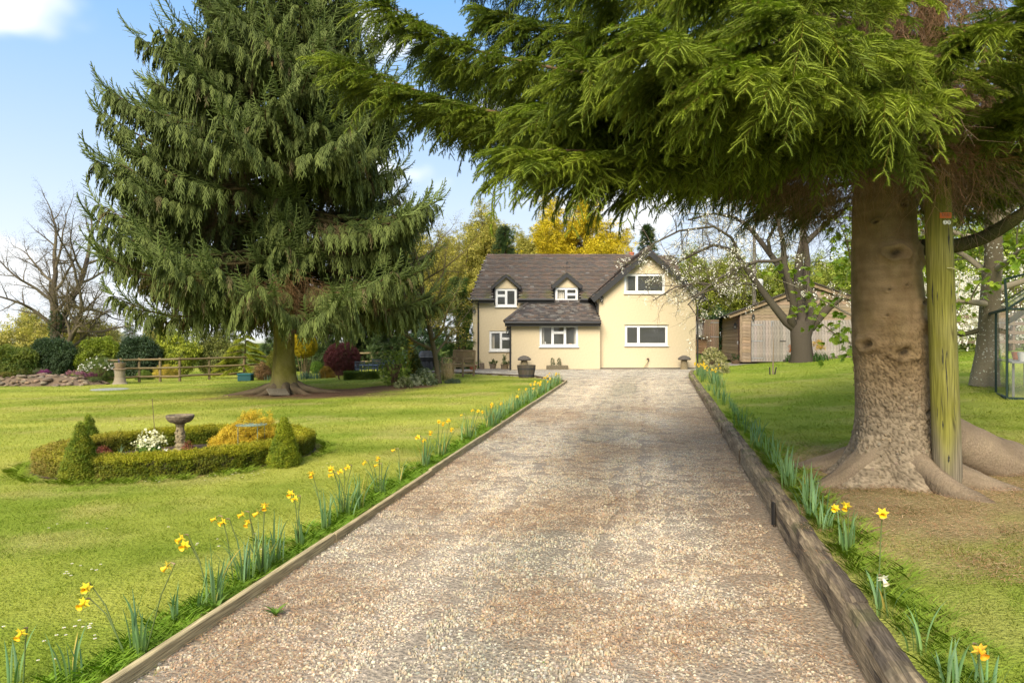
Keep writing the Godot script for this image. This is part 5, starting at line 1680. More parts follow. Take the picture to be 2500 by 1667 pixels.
func build_things() -> void:
	R.seed = 606
	# bench
	var yaw := -0.85
	var t := thing("garden_bench", "slatted teak garden bench standing on the yard edge by the cottage", "bench", Vector3(-1.968, 0.506, -24.690), yaw)
	var wd := Color(0.36, 0.255, 0.145)
	var W := 1.25
	for s in [-1, 1]:
		board(t, Vector3(0.06, 0.92, 0.06), Vector3(s * W / 2.0, 0.46, -0.27), Basis(Vector3.RIGHT, -0.06), wd, M.wood_y, "leg")
		board(t, Vector3(0.06, 0.62, 0.06), Vector3(s * W / 2.0, 0.31, 0.24), Basis(), wd, M.wood_y, "leg")
		board(t, Vector3(0.07, 0.035, 0.58), Vector3(s * W / 2.0, 0.635, 0.0), Basis(), wd * 1.05, M.wood_z, "arm")
		board(t, Vector3(0.04, 0.05, 0.46), Vector3(s * W / 2.0, 0.16, -0.01), Basis(), wd, M.wood_z, "stretcher")
		board(t, Vector3(0.04, 0.07, 0.46), Vector3(s * W / 2.0, 0.38, -0.01), Basis(), wd, M.wood_z, "seat_rail")
	for i in 6:
		board(t, Vector3(W, 0.022, 0.065), Vector3(0, 0.43, -0.20 + i * 0.085), Basis(), vary(wd, 0.08), M.wood_x, "seat_slat")
	board(t, Vector3(W, 0.075, 0.035), Vector3(0, 0.90, -0.295), Basis(), wd * 1.05, M.wood_x, "top_rail")
	board(t, Vector3(W, 0.05, 0.03), Vector3(0, 0.49, -0.265), Basis(), wd, M.wood_x, "back_rail")
	board(t, Vector3(W, 0.08, 0.03), Vector3(0, 0.37, 0.245), Basis(), wd, M.wood_x, "front_rail")
	for i in 18:
		board(t, Vector3(0.04, 0.38, 0.016), Vector3(-W / 2.0 + 0.065 + i * 0.066, 0.69, -0.28), Basis(Vector3.RIGHT, -0.06), vary(wd, 0.1), M.wood_y, "back_slat")
	# half barrel
	t = thing("half_barrel", "grey half whisky barrel with black iron hoops on the lawn corner", "planter", Vector3(0.490, 0.518, -23.280))
	t.scale = Vector3(1.0, 0.76, 1.0)
	for i in 22:
		var a := TAU * i / 22.0
		var b := MB.new()
		var k := vary(Color(0.15, 0.125, 0.10), 0.2)
		for q in [[0.0, 0.255, 0.22, 0.285], [0.22, 0.285, 0.46, 0.315], [0.46, 0.315, 0.56, 0.322]]:
			for s in [1, -1]:
				var r0: float = q[1] - (0.0 if s == 1 else 0.03); var r1: float = q[3] - (0.0 if s == 1 else 0.03)
				var a0 := a - 0.138; var a1 := a + 0.138
				b.quad(Vector3(cos(a0) * r0, q[0], sin(a0) * r0), Vector3(cos(a1) * r0, q[0], sin(a1) * r0), Vector3(cos(a1) * r1, q[2], sin(a1) * r1), Vector3(cos(a0) * r1, q[2], sin(a0) * r1), Vector3(cos(a), 0, sin(a)) * s, k)
		for e in [-0.138, 0.138]:
			b.quad(Vector3(cos(a + e) * 0.255, 0, sin(a + e) * 0.255), Vector3(cos(a + e) * 0.225, 0, sin(a + e) * 0.225), Vector3(cos(a + e) * 0.292, 0.56, sin(a + e) * 0.292), Vector3(cos(a + e) * 0.322, 0.56, sin(a + e) * 0.322), Vector3(-sin(a), 0, cos(a)) * signf(e), k)
		b.quad(Vector3(cos(a - 0.138) * 0.322, 0.56, sin(a - 0.138) * 0.322), Vector3(cos(a + 0.138) * 0.322, 0.56, sin(a + 0.138) * 0.322), Vector3(cos(a + 0.138) * 0.292, 0.56, sin(a + 0.138) * 0.292), Vector3(cos(a - 0.138) * 0.292, 0.56, sin(a - 0.138) * 0.292), Vector3.UP, k)
		part("stave", b, M.wood_y, t)
	for y in [0.11, 0.40]:
		var b := MB.new()
		var r: float = lerpf(0.262, 0.318, y / 0.5)
		b.lathe(Vector3(0, y, 0), [Vector2(r - 0.01, -0.035), Vector2(r, -0.03), Vector2(r + 0.007, 0.03), Vector2(r - 0.005, 0.035)], 32, Color(0.03, 0.03, 0.032))
		part("hoop", b, M.plain, t)
	var so := MB.new()
	so.lathe(Vector3(0, 0.47, 0), [Vector2(0.29, 0), Vector2(0, 0.02)], 16, Color(0.05, 0.035, 0.025))
	part("soil", so, M.soil, t)
	staddle("mushroom-shaped staddle stone behind the half barrel by the lean-to wall", Vector3(0.476, 0.611, -26.660), 1.0)
	staddle("mushroom-shaped staddle stone at the right front corner of the cottage", Vector3(6.80, 0.64, -26.95), 0.95)
	# pots and the trough
	pot("plant_pot", "small stone pot of green leaves under the lower left window", Vector3(-0.796, 0.575, -28.350), 0.15, 0.24, Color(0.30, 0.23, 0.16), "broad", Color(0.05, 0.09, 0.02), Color(0.14, 0.18, 0.06), 0.22, 12)
	pot("plant_pot", "larger stone pot of pale-leaved plant beside the lean-to downpipe", Vector3(-0.302, 0.522, -27.900), 0.17, 0.30, Color(0.33, 0.25, 0.15), "broad", Color(0.10, 0.13, 0.05), Color(0.30, 0.33, 0.18), 0.38, 26)
	pot("terracotta_pot", "orange terracotta pot on the paving behind the bench", Vector3(-1.607, 0.536, -28.000), 0.15, 0.24, Color(0.42, 0.12, 0.05), "broad", Color.BLACK, Color.BLACK, 0.0, 0)
	pot("plant_pot", "low stone pot holding a small dark shrub beside the garage wall", Vector3(10.700, 0.668, -32.640), 0.24, 0.18, Color(0.25, 0.16, 0.09), "small", Color(0.03, 0.06, 0.02), Color(0.06, 0.10, 0.03), 0.4, 40)
	var blk := MB.new()
	blk.box(Vector3(0, 0.12, 0), Vector3(0.2, 0.26, 0.2), Color(0.27, 0.21, 0.15), Basis(), 0.01)
	var bo := part("stone_block", blk, M.stone, self)
	bo.position = Vector3(-1.259, 0.601, -28.600)
	tag(bo, "small square brown stone block at the foot of the left downpipe", "block")
	t = thing("stone_trough", "long shallow stone trough with two little conifers under the lean-to window", "planter", Vector3(1.781, 0.620, -26.850))
	var tr := MB.new()
	for s in [-1, 1]:
		tr.box(Vector3(0, 0.09, s * 0.12), Vector3(0.84, 0.2, 0.05), Color(0.27, 0.22, 0.14), Basis(), 0.012)
		tr.box(Vector3(s * 0.40, 0.09, 0), Vector3(0.05, 0.19, 0.2), Color(0.27, 0.22, 0.14), Basis(), 0.012)
	tr.box(Vector3(0, 0.08, 0), Vector3(0.75, 0.14, 0.2), Color(0.06, 0.04, 0.03))
	part("trough", tr, M.stone, t)
	for x in [-0.18, 0.07]:
		var cl := Cloud.new()
		for i in 50:
			var y := R.randf()
			var a := rf(0, TAU)
			var r := 0.095 * (1.0 - 0.6 * y)
			cl.add(Transform3D(facing(Vector3(cos(a), 0.6, sin(a))) * 0.5, Vector3(x + cos(a) * r, 0.18 + y * 0.30, sin(a) * r)), Color(0.03, 0.07, 0.02).lerp(Color(0.06, 0.12, 0.03), R.randf()))
		copies("conifer", clump("small"), M.leaf, cl, t)
	var pv := MB.new()
	for i in 4:
		pv.box(Vector3(i * 0.62, 0, 0), Vector3(0.6, 0.04, 0.6), vary(Color(0.42, 0.37, 0.30), 0.1), Basis(), 0.005)
	var po := thing("paving", "pale paving slabs laid in front of the left cottage wall", "paving", Vector3(-1.259, 0.545, -28.200) + Vector3(0.0, 0.02, 0))
	for i in 4:
		var b := MB.new()
		b.box(Vector3.ZERO, Vector3(0.66, 0.05, 0.95), vary(Color(0.44, 0.38, 0.31), 0.08), Basis(), 0.006)
		part("slab", b, M.stone, po).position = Vector3(i * 0.67 - 0.9, 0, 0)
	# covered barbecue
	t = thing("barbecue", "barbecue hidden under a black fitted cover behind the slim tree", "barbecue", Vector3(-3.766, 0.476, -29.820), 0.35)
	var c := MB.new()
	var rings := [[0.0, 0.31, 0.25], [0.05, 0.33, 0.27], [0.40, 0.29, 0.22], [0.52, 0.35, 0.27], [0.58, 0.36, 0.28], [0.64, 0.345, 0.27], [0.80, 0.25, 0.18], [0.86, 0.20, 0.13], [0.87, 0.0, 0.0]]
	var prev := []
	for q in rings:
		var row := []
		for s in 28:
			var a := TAU * s / 28.0
			var cc := Vector2(cos(a), sin(a))
			var sc := minf(1.0 / maxf(absf(cc.x), absf(cc.y)), 1.32)
			var w = 1.0 + 0.07 * sin(a * 9.0 + q[0] * 3.0) * (1.0 - q[0])
			row.append(Vector3(cc.x * sc * q[1] * w, q[0], cc.y * sc * q[2] * w))
		if prev:
			for s in 28:
				var e := (s + 1) % 28
				c.quad(prev[s], prev[e], row[e], row[s], prev[s] + Vector3(0, 0.05, 0) - Vector3(0, prev[s].y, 0) * 0.9, Color(1, 1, 1))
		prev = row
	part("cover", c, M.cover, t)
	c = MB.new()
	c.box(Vector3(0, 0.61, 0.285), Vector3(0.66, 0.015, 0.012), Color(0.3, 0.3, 0.3))
	part("piping", c, M.plain, t)
	# blue-grey patio table and chairs
	for q in [[Vector3(-5.766, 0.391, -25.980), 0.4, 0.72, "blue-grey metal patio chair beside the round grey ball"], [Vector3(-5.121, 0.413, -25.570), -0.3, 0.8, "blue-grey metal patio chair with arms behind the low box hedge"], [Vector3(-4.554, 0.431, -25.230), 0.2, 0.75, "blue-grey metal patio chair half hidden by the pale green shrub"]]:
		t = thing("patio_chair", q[3], "chair", q[0], q[1], "blue-grey patio chairs behind the low box hedge")
		var bl := Color(0.115, 0.13, 0.15)
		for s in [-1, 1]:
			for z in [-0.22, 0.22]:
				board(t, Vector3(0.035, 0.62 if z > 0 else 0.85, 0.035), Vector3(s * 0.25, (0.62 if z > 0 else 0.85) / 2.0, z), Basis(), bl, M.plain, "leg")
			board(t, Vector3(0.05, 0.03, 0.5), Vector3(s * 0.25, 0.62, 0), Basis(), bl * 1.2, M.plain, "arm")
		board(t, Vector3(0.5, 0.03, 0.46), Vector3(0, 0.40, 0), Basis(), bl, M.plain, "seat")
		for i in 4:
			board(t, Vector3(0.5, 0.05, 0.02), Vector3(0, 0.5 + i * 0.10, -0.23), Basis(), bl, M.plain, "back_slat")
		t.scale = Vector3.ONE * q[2]
	t = thing("patio_table", "low blue-grey metal patio table between the patio chairs", "table", Vector3(-5.575, 0.403, -26.410))
	board(t, Vector3(0.7, 0.03, 0.6), Vector3(0, 0.42, 0), Basis(), Color(0.11, 0.145, 0.185), M.plain, "table_top")
	for s in [-1, 1]:
		for z in [-1, 1]:
			board(t, Vector3(0.04, 0.42, 0.04), Vector3(s * 0.3, 0.21, z * 0.25), Basis(), Color(0.09, 0.12, 0.16), M.plain, "leg")
	var sp := MB.new()
	var pf := []
	for i in 17:
		var a := -PI / 2 + PI * i / 16.0
		pf.append(Vector2(maxf(0.0, cos(a)) * 0.17, 0.17 + sin(a) * 0.16))
	sp.lathe(Vector3.ZERO, pf, 28, Color(0.075, 0.09, 0.11))
	var sg := part("ball_ornament", sp, M.stone, self)
	sg.position = Vector3(-6.594, 0.358, -28.720)
	tag(sg, "smooth round slate-grey ball ornament beside the low box hedge", "ornament")
	# rail fence on the left
	var ft := thing("rail_fence", "rustic three-rail timber fence in front of the left hedge", "fence", Vector3(-14.240, 0.122, -28.050))
	var posts := [Vector3(-15.727, 0.120, -26.630), Vector3(-15.268, 0.120, -26.630), Vector3(-14.861, 0.120, -27.190), Vector3(-14.147, 0.124, -27.420), Vector3(-13.438, 0.132, -27.580), Vector3(-12.735, 0.140, -28.690), Vector3(-11.668, 0.159, -29.700), Vector3(-10.775, 0.177, -30.830)]
	for i in posts.size():
		var p: Vector3 = posts[i] - ft.position
		var k := vary(Color(0.27, 0.21, 0.115), 0.12)
		if i > 0:
			var b := MB.new()
			b.tube([p + Vector3(0, -0.1, 0), p + Vector3(0, 0.98, 0)], [0.055, 0.05], 8, k)
			part("post", b, M.wood_y, ft)
		if i < posts.size() - 1:
			var q: Vector3 = posts[i + 1] - ft.position
			for h in [0.22, 0.56, 0.90]:
				var b := MB.new()
				b.tube([p + Vector3(0, h, 0.05), (p + q) / 2.0 + Vector3(0, h + rf(-0.01, 0.01), 0.055), q + Vector3(0, h + rf(-0.015, 0.015), 0.05)], [0.045, 0.042, 0.045], 7, vary(Color(0.29, 0.225, 0.12), 0.12))
				part("rail", b, M.wood_x, ft)
	ft = thing("rail_fence", "short length of rail fence behind the dark red shrub and blue pine", "fence", Vector3(-7.547, 0.259, -35.430))
	for i in 4:
		var p := Vector3(-0.9 + i * 0.75, 0, -2.0)
		var b := MB.new()
		b.tube([p + Vector3(0, -0.2, 0), p + Vector3(0, 0.95, 0)], [0.06, 0.055], 8, vary(Color(0.29, 0.23, 0.13), 0.1))
		part("post", b, M.wood_y, ft)
	for h in [0.35, 0.82]:
		var b := MB.new()
		b.tube([Vector3(-1.6, h, -1.93), Vector3(1.5, h + 0.08, -1.93)], [0.055, 0.055], 8, Color(0.31, 0.25, 0.14))
		part("rail", b, M.wood_x, ft)
	# urn on a stump
	t = thing("stump_planter", "stone bowl planter standing on a pale tree stump at the fence end", "planter", Vector3(-14.986, 0.121, -26.080))
	var b2 := MB.new()
	b2.lathe(Vector3.ZERO, [Vector2(0.30, -0.03), Vector2(0.22, 0.08), Vector2(0.18, 0.25), Vector2(0.19, 0.55), Vector2(0, 0.55)], 16, Color(0.33, 0.28, 0.20), 0.08)
	part("stump", b2, M.bark, t)
	b2 = MB.new()
	b2.lathe(Vector3(0, 0.55, 0), [Vector2(0.23, 0.0), Vector2(0.23, 0.03), Vector2(0.15, 0.05), Vector2(0.20, 0.20), Vector2(0.215, 0.27), Vector2(0.18, 0.27), Vector2(0, 0.24)], 18, Color(0.34, 0.25, 0.15), 0.02)
	part("bowl", b2, M.stone, t)
	var pc := Cloud.new()
	for i in 18:
		pc.add(Transform3D(facing(on_ball() + Vector3.UP) * 0.6, Vector3(rf(-0.15, 0.15), 0.83 + rf(0, 0.09), rf(-0.12, 0.12))), Color(0.07, 0.12, 0.03) if i > 3 else Color(0.12, 0.08, 0.5))
	copies("flowers", clump("small"), M.leaf, pc, t)
	# teal salt bin
	t = thing("storage_bin", "small teal plastic bin with a lid beside the golden cedar", "bin", Vector3(-10.335, 0.213, -26.480))
	b2 = MB.new()
	b2.box(Vector3(0, 0.11, 0), Vector3(0.52, 0.22, 0.36), Color(0.008, 0.06, 0.063), Basis(), 0.02)
	part("body", b2, M.plain, t)
	b2 = MB.new()
	b2.box(Vector3(0, 0.26, 0), Vector3(0.56, 0.08, 0.40), Color(0.010, 0.075, 0.076), Basis(), 0.03)
	part("lid", b2, M.plain, t)
	b2 = MB.new()
	b2.lathe(Vector3.ZERO, [Vector2(0.58, 0.0), Vector2(0.58, 0.02), Vector2(0.54, 0.03), Vector2(0, 0.035)], 28, Color(0.42, 0.44, 0.36))
	var mh := part("manhole_cover", b2, M.stone, self)
	mh.position = Vector3(-13.477, 0.132, -22.870)
	tag(mh, "pale round manhole cover set flat in the left lawn", "manhole cover")
	# rockery
	t = thing("rockery", "low mound of buff stones planted with heather at the left edge", "rockery", Vector3(-17.860, 0.119, -25.320))
	var so2 := MB.new()
	var ct := Vector3(0.1, 0, -0.5)
	for i in 14:
		for s in 40:
			var f := func(ii: int, ss: int) -> Vector3:
				var r := ii / 14.0
				var a := TAU * ss / 40.0
				return ct + Vector3(cos(a) * 2.6 * r, 0.40 * (1.0 - r * r) + fine.get_noise_2d(r * 40.0 * cos(a) + 9.0, r * 40.0 * sin(a)) * 0.10 - 0.04, sin(a) * 1.15 * r)
			so2.quad(f.call(i, s), f.call(i, s + 1), f.call(i + 1, s + 1), f.call(i + 1, s), Vector3.UP, Color(0.20, 0.14, 0.085))
	part("mound", so2, M.soil, t)
	for i in 100:
		var r := sqrt(R.randf()) * 1.03
		var a := rf(0, TAU)
		if sin(a) < -0.4: a = -a
		var p := ct + Vector3(cos(a) * 2.6 * r, 0.40 * (1.0 - r * r) - 0.02, sin(a) * 1.15 * r)
		var b := MB.new()
		rock(b, rf(0.04, 0.125) if i > 5 else rf(0.14, 0.22), vary(Color(0.31, 0.23, 0.15), 0.3))
		part("stone", b, M.stone, t).transform = Transform3D(Basis(Vector3.UP, rf(0, TAU)) * Basis.from_scale(Vector3(1.3, 0.6, 1.0)), p)
	for q in [[-1.65, 0.25, 0.2, Color(0.20, 0.05, 0.10)], [-0.1, 0.36, -0.25, Color(0.24, 0.05, 0.17)], [1.0, 0.34, -0.2, Color(0.36, 0.17, 0.22)], [1.35, 0.30, -0.1, Color(0.33, 0.15, 0.22)], [1.75, 0.25, -0.1, Color(0.20, 0.06, 0.12)], [-1.2, 0.30, 0.3, Color(0.17, 0.16, 0.03)], [-0.7, 0.38, 0.1, Color(0.10, 0.11, 0.02)], [-0.4, 0.40, -0.4, Color(0.14, 0.16, 0.07)], [2.1, 0.1, 0.2, Color(0.10, 0.14, 0.04)]]:
		var cl := Cloud.new()
		for i in 45:
			var o := ball()
			cl.add(Transform3D(facing(o + Vector3.UP * 0.7) * 0.8, ct + Vector3(q[0] + o.x * 0.26, q[1] + 0.06 + absf(o.y) * 0.14, q[2] + o.z * 0.2)), vary(q[3], 0.3))
		copies("heather", clump("small"), M.leaf, cl, t)

	# bird bath and the small things in the oval bed
	t = thing("bird_bath", "small stone bird bath with a basket-weave bowl in the oval bed", "bird bath", ground(Vector3(-4.647, 0.203, -9.550).x, -9.55))
	t.scale = Vector3.ONE * 1.14
	b2 = MB.new()
	b2.lathe(Vector3.ZERO, [Vector2(0.115, 0), Vector2(0.115, 0.03), Vector2(0.09, 0.05), Vector2(0.06, 0.08), Vector2(0.065, 0.10), Vector2(0.045, 0.13), Vector2(0.055, 0.20), Vector2(0.05, 0.28), Vector2(0.042, 0.33), Vector2(0.055, 0.345), Vector2(0.05, 0.36), Vector2(0.075, 0.375)], 24, Color(0.37, 0.30, 0.17), 0.02)
	for i in 14:
		var a := TAU * i / 7.0
		b2.box(Vector3(cos(a) * 0.052, 0.15 + (i % 5) * 0.035, sin(a) * 0.052), Vector3(0.022, 0.03, 0.022), Color(0.34, 0.28, 0.16), Basis(Vector3.UP, a), 0.008)
	part("pedestal", b2, M.stone, t)
	b2 = MB.new()
	b2.lathe(Vector3(0, 0.375, 0), [Vector2(0.06, 0.0), Vector2(0.11, 0.015), Vector2(0.145, 0.045), Vector2(0.155, 0.075), Vector2(0.162, 0.08), Vector2(0.16, 0.10), Vector2(0.14, 0.10), Vector2(0.125, 0.075), Vector2(0, 0.06)], 32, Color(0.27, 0.215, 0.14))
	for i in 40:   # the weave
		for s in [-1, 1]:
			var a := TAU * i / 40.0
			var pts := []
			for j in 4:
				var f := j / 3.0
				var rr := lerpf(0.105, 0.156, pow(f, 0.6))
				pts.append(Vector3(cos(a + s * f * 0.25) * rr, 0.388 + 0.062 * f, sin(a + s * f * 0.25) * rr))
			b2.tube(pts, [0.005, 0.006, 0.006, 0.005], 4, Color(0.31, 0.25, 0.16), Color(-1, 0, 0), false)
	part("bowl", b2, M.stone, t)
	b2 = MB.new()
	b2.tube([Vector3.ZERO, Vector3(-0.012, 0.35, 0), Vector3(-0.045, 0.78, 0.0)], [0.0045, 0.004, 0.0035], 6, Color(0.11, 0.075, 0.05))
	var cn := part("garden_cane", b2, M.plain, self)
	cn.position = ground(Vector3(-4.994, 0.252, -9.550).x, -9.55)
	tag(cn, "single thin brown cane pushed upright into the oval bed", "cane")
	t = thing("plant_label", "blank white plant label in the oval bed beside the white hellebore", "plant label", ground(Vector3(-4.676, 0.271, -9.200).x, -9.2))
	b2 = MB.new()
	b2.box(Vector3(0, 0.085, 0), Vector3(0.055, 0.085, 0.004), Color(0.75, 0.76, 0.76), Basis(Vector3.RIGHT, -0.3), 0.001)
	part("plate", b2, M.plain, t)
	b2 = MB.new()
	b2.box(Vector3(0, 0.03, -0.01), Vector3(0.012, 0.08, 0.003), Color(0.7, 0.7, 0.7), Basis(Vector3.RIGHT, -0.15))
	part("spike", b2, M.plain, t)
	t = thing("plant_support", "flat green wire plant support ring beside the yellow spirea in the oval bed", "plant support", Vector3(-3.629, 0.393, -9.500))
	b2 = MB.new()
	for r in [0.205, 0.14, 0.075]:
		var pts := []; var rr := []
		for i in 25:
			pts.append(Vector3(cos(TAU * i / 24.0) * r, 0.2, sin(TAU * i / 24.0) * r)); rr.append(0.004)
		b2.tube(pts, rr, 5, Color(0.16, 0.22, 0.17), Color(-1, 0, 0), false)
	for i in 6:
		var a := PI * i / 6.0
		b2.tube([Vector3(cos(a) * -0.205, 0.2, sin(a) * -0.205), Vector3(cos(a) * 0.205, 0.2, sin(a) * 0.205)], [0.003, 0.003], 4, Color(0.16, 0.22, 0.17))
	part("ring", b2, M.plain, t)
	for i in 4:
		b2 = MB.new()
		var a := PI / 4 + TAU * i / 4.0
		b2.tube([Vector3(cos(a) * 0.19, 0.2, sin(a) * 0.19), Vector3(cos(a) * 0.19, -0.08, sin(a) * 0.19)], [0.004, 0.004], 5, Color(0.14, 0.20, 0.15))
		part("leg", b2, M.plain, t)
	# greenhouse: only its near left corner stands in the picture
	t = thing("greenhouse", "glass greenhouse with dark green metal frame cut off by the right edge", "greenhouse", Vector3(8.303, 0.773, -11.440), -0.5)
	var gk := Color(0.012, 0.035, 0.025)
	var gw := 1.9; var gh := 1.52; var ga := 2.25; var gl := 2.6
	var fr := func(a: Vector3, e: Vector3, w := 0.035) -> void:
		var m := MB.new()
		m.box(Vector3.ZERO, Vector3(w, w, a.distance_to(e)), gk, Basis(), 0.003)
		part("frame_bar", m, M.plain, t).transform = Transform3D(facing(e - a, Vector3.UP if absf((e - a).normalized().y) < 0.9 else Vector3.BACK), (a + e) / 2.0)
	for z in [0.0, -gl / 2.0, -gl]:
		fr.call(Vector3(0, 0, z), Vector3(0, gh, z)); fr.call(Vector3(gw, 0, z), Vector3(gw, gh, z))
		fr.call(Vector3(0, gh, z), Vector3(gw / 2.0, ga, z)); fr.call(Vector3(gw, gh, z), Vector3(gw / 2.0, ga, z))
	for x in [0.0, gw]:
		fr.call(Vector3(x, 0.02, 0), Vector3(x, 0.02, -gl), 0.05); fr.call(Vector3(x, gh, 0), Vector3(x, gh, -gl), 0.045)
	fr.call(Vector3(gw / 2.0, ga, 0), Vector3(gw / 2.0, ga, -gl)); fr.call(Vector3(0, 0.02, 0), Vector3(gw, 0.02, 0), 0.05); fr.call(Vector3(0, gh, 0), Vector3(gw, gh, 0)); fr.call(Vector3(0.62, 0, 0), Vector3(0.62, 1.85, 0)); fr.call(Vector3(1.28, 0, 0), Vector3(1.28, 1.85, 0))
	fr.call(Vector3(0, 0.02, -gl), Vector3(gw, 0.02, -gl), 0.05)
	var pane := func(a: Vector3, bb: Vector3, cc: Vector3, dd: Vector3) -> void:
		var m := MB.new()
		m.quad(a, bb, cc, dd, (bb - a).cross(dd - a), Color(1, 1, 1))
		part("pane", m, M.glass, t)
	for i in 2:
		for x in [0.0, gw]:
			pane.call(Vector3(x, 0.05, -i * gl / 2.0 - 0.03), Vector3(x, 0.05, -(i + 1) * gl / 2.0 + 0.03), Vector3(x, gh - 0.03, -(i + 1) * gl / 2.0 + 0.03), Vector3(x, gh - 0.03, -i * gl / 2.0 - 0.03))
			var ax := gw / 2.0
			pane.call(Vector3(x, gh + 0.02, -i * gl / 2.0 - 0.03), Vector3(x, gh + 0.02, -(i + 1) * gl / 2.0 + 0.03), Vector3(ax, ga, -(i + 1) * gl / 2.0 + 0.03), Vector3(ax, ga, -i * gl / 2.0 - 0.03))
	for q in [[0.03, 0.59], [0.65, 1.25], [1.31, gw - 0.03]]:
		pane.call(Vector3(q[0], 0.05, 0.003), Vector3(q[1], 0.05, 0.003), Vector3(q[1], gh - 0.03, 0.003), Vector3(q[0], gh - 0.03, 0.003))
	fr.call(Vector3(0, gh, 0.01), Vector3(-0.03, gh + 0.5, 0.01)); fr.call(Vector3(-0.03, gh + 0.5, 0.01), Vector3(gw / 2.0, ga + 0.04, 0.01))
	# staging inside
	board(t, Vector3(0.5, 0.03, 2.2), Vector3(0.35, 0.62, -1.35), Basis(), Color(0.20, 0.20, 0.19), M.plain, "staging")
	for z in [-0.4, -2.2]:
		for x in [0.14, 0.56]:
			board(t, Vector3(0.035, 0.62, 0.035), Vector3(x, 0.31, z), Basis(), Color(0.13, 0.13, 0.12), M.plain, "staging_leg")
	for i in 5:
		var m := MB.new()
		m.lathe(Vector3(0.35 + rf(-0.1, 0.1), 0.635, -0.5 - i * 0.38), [Vector2(0.06, 0), Vector2(0.085, 0.13), Vector2(0.09, 0.15), Vector2(0, 0.13)], 14, Color(0.35, 0.12, 0.06) if i % 2 else Color(0.5, 0.5, 0.47))
		part("flower_pot", m, M.plain, t)
	# slatted fence and stone edging at the far right
	ft = thing("board_fence", "old brown board fence behind the right lawn and lichened tree", "fence", Vector3(16.814, 1.485, -26.000))
	for i in 9:
		board(ft, Vector3(0.1, 1.35, 0.08), Vector3(i * 1.15, 0.6, 0), Basis(), vary(Color(0.20, 0.15, 0.10), 0.15), M.wood_y, "post")
		if i < 8:
			for h in [0.25, 0.6, 0.95, 1.2]:
				board(ft, Vector3(1.15, 0.13, 0.03), Vector3(i * 1.15 + 0.57, h, 0.055), Basis(Vector3.BACK, rf(-0.02, 0.02)), vary(Color(0.24, 0.18, 0.125), 0.15), M.wood_x, "rail")
	t = thing("stone_edging", "low curved stone edging of the flower bed by the garage doors", "edging", Vector3(20.768, 0.668, -44.670))
	for i in 16:
		var m := MB.new()
		rock(m, rf(0.13, 0.17), vary(Color(0.27, 0.20, 0.14), 0.2))
		var u := i / 15.0
		var p := ground(lerpf(11.9, 15.6, u), -lerpf(29.6, 28.4, u) - 0.6 * sin(u * PI))
		part("stone", m, M.stone, t).transform = Transform3D(Basis(Vector3.UP, rf(0, TAU)) * Basis.from_scale(Vector3(1.2, 0.7, 0.9)), p - t.position + Vector3.UP * 0.05)
	# far pole with its transformer
	t = thing("telegraph_pole", "distant grey telegraph pole with a pale transformer rising behind the garage roof", "pole", Vector3(Vector3(16.341, 4.214, -46.000).x, 0.6, -46.0))
	b2 = MB.new()
	b2.tube([Vector3.ZERO, Vector3(0, 9.0, 0)], [0.15, 0.11], 8, Color(0.22, 0.20, 0.17))
	part("post", b2, M.wood_y, t)
	b2 = MB.new()
	b2.lathe(Vector3(0.34, 4.75, 0.1), [Vector2(0, 0), Vector2(0.2, 0), Vector2(0.22, 0.5), Vector2(0.1, 0.6), Vector2(0, 0.6)], 14, Color(0.42, 0.43, 0.43))
	part("transformer", b2, M.plain, t)
	b2 = MB.new()
	b2.box(Vector3(0.15, 5.1, 0.1), Vector3(0.4, 0.06, 0.06), Color(0.3, 0.3, 0.3))
	part("bracket", b2, M.plain, t)

func rock(b: MB, r: float, k: Color) -> void:
	var pts := []
	for i in 4:
		var el := -0.6 + i * 0.55
		var row := []
		for s in 7:
			var a := TAU * s / 7.0 + i * 0.3
			row.append(Vector3(cos(a) * cos(el), sin(el), sin(a) * cos(el)) * r * rf(0.78, 1.15))
		pts.append(row)
	var top := Vector3(rf(-0.2, 0.2), 0.95, rf(-0.2, 0.2)) * r
	for i in 3:
		for s in 7:
			b.quad(pts[i][s], pts[i][(s + 1) % 7], pts[i + 1][(s + 1) % 7], pts[i + 1][s], pts[i][s] + pts[i + 1][s], k)
	for s in 7:
		b.flat(pts[3][s], pts[3][(s + 1) % 7], top, Vector3.UP, k)

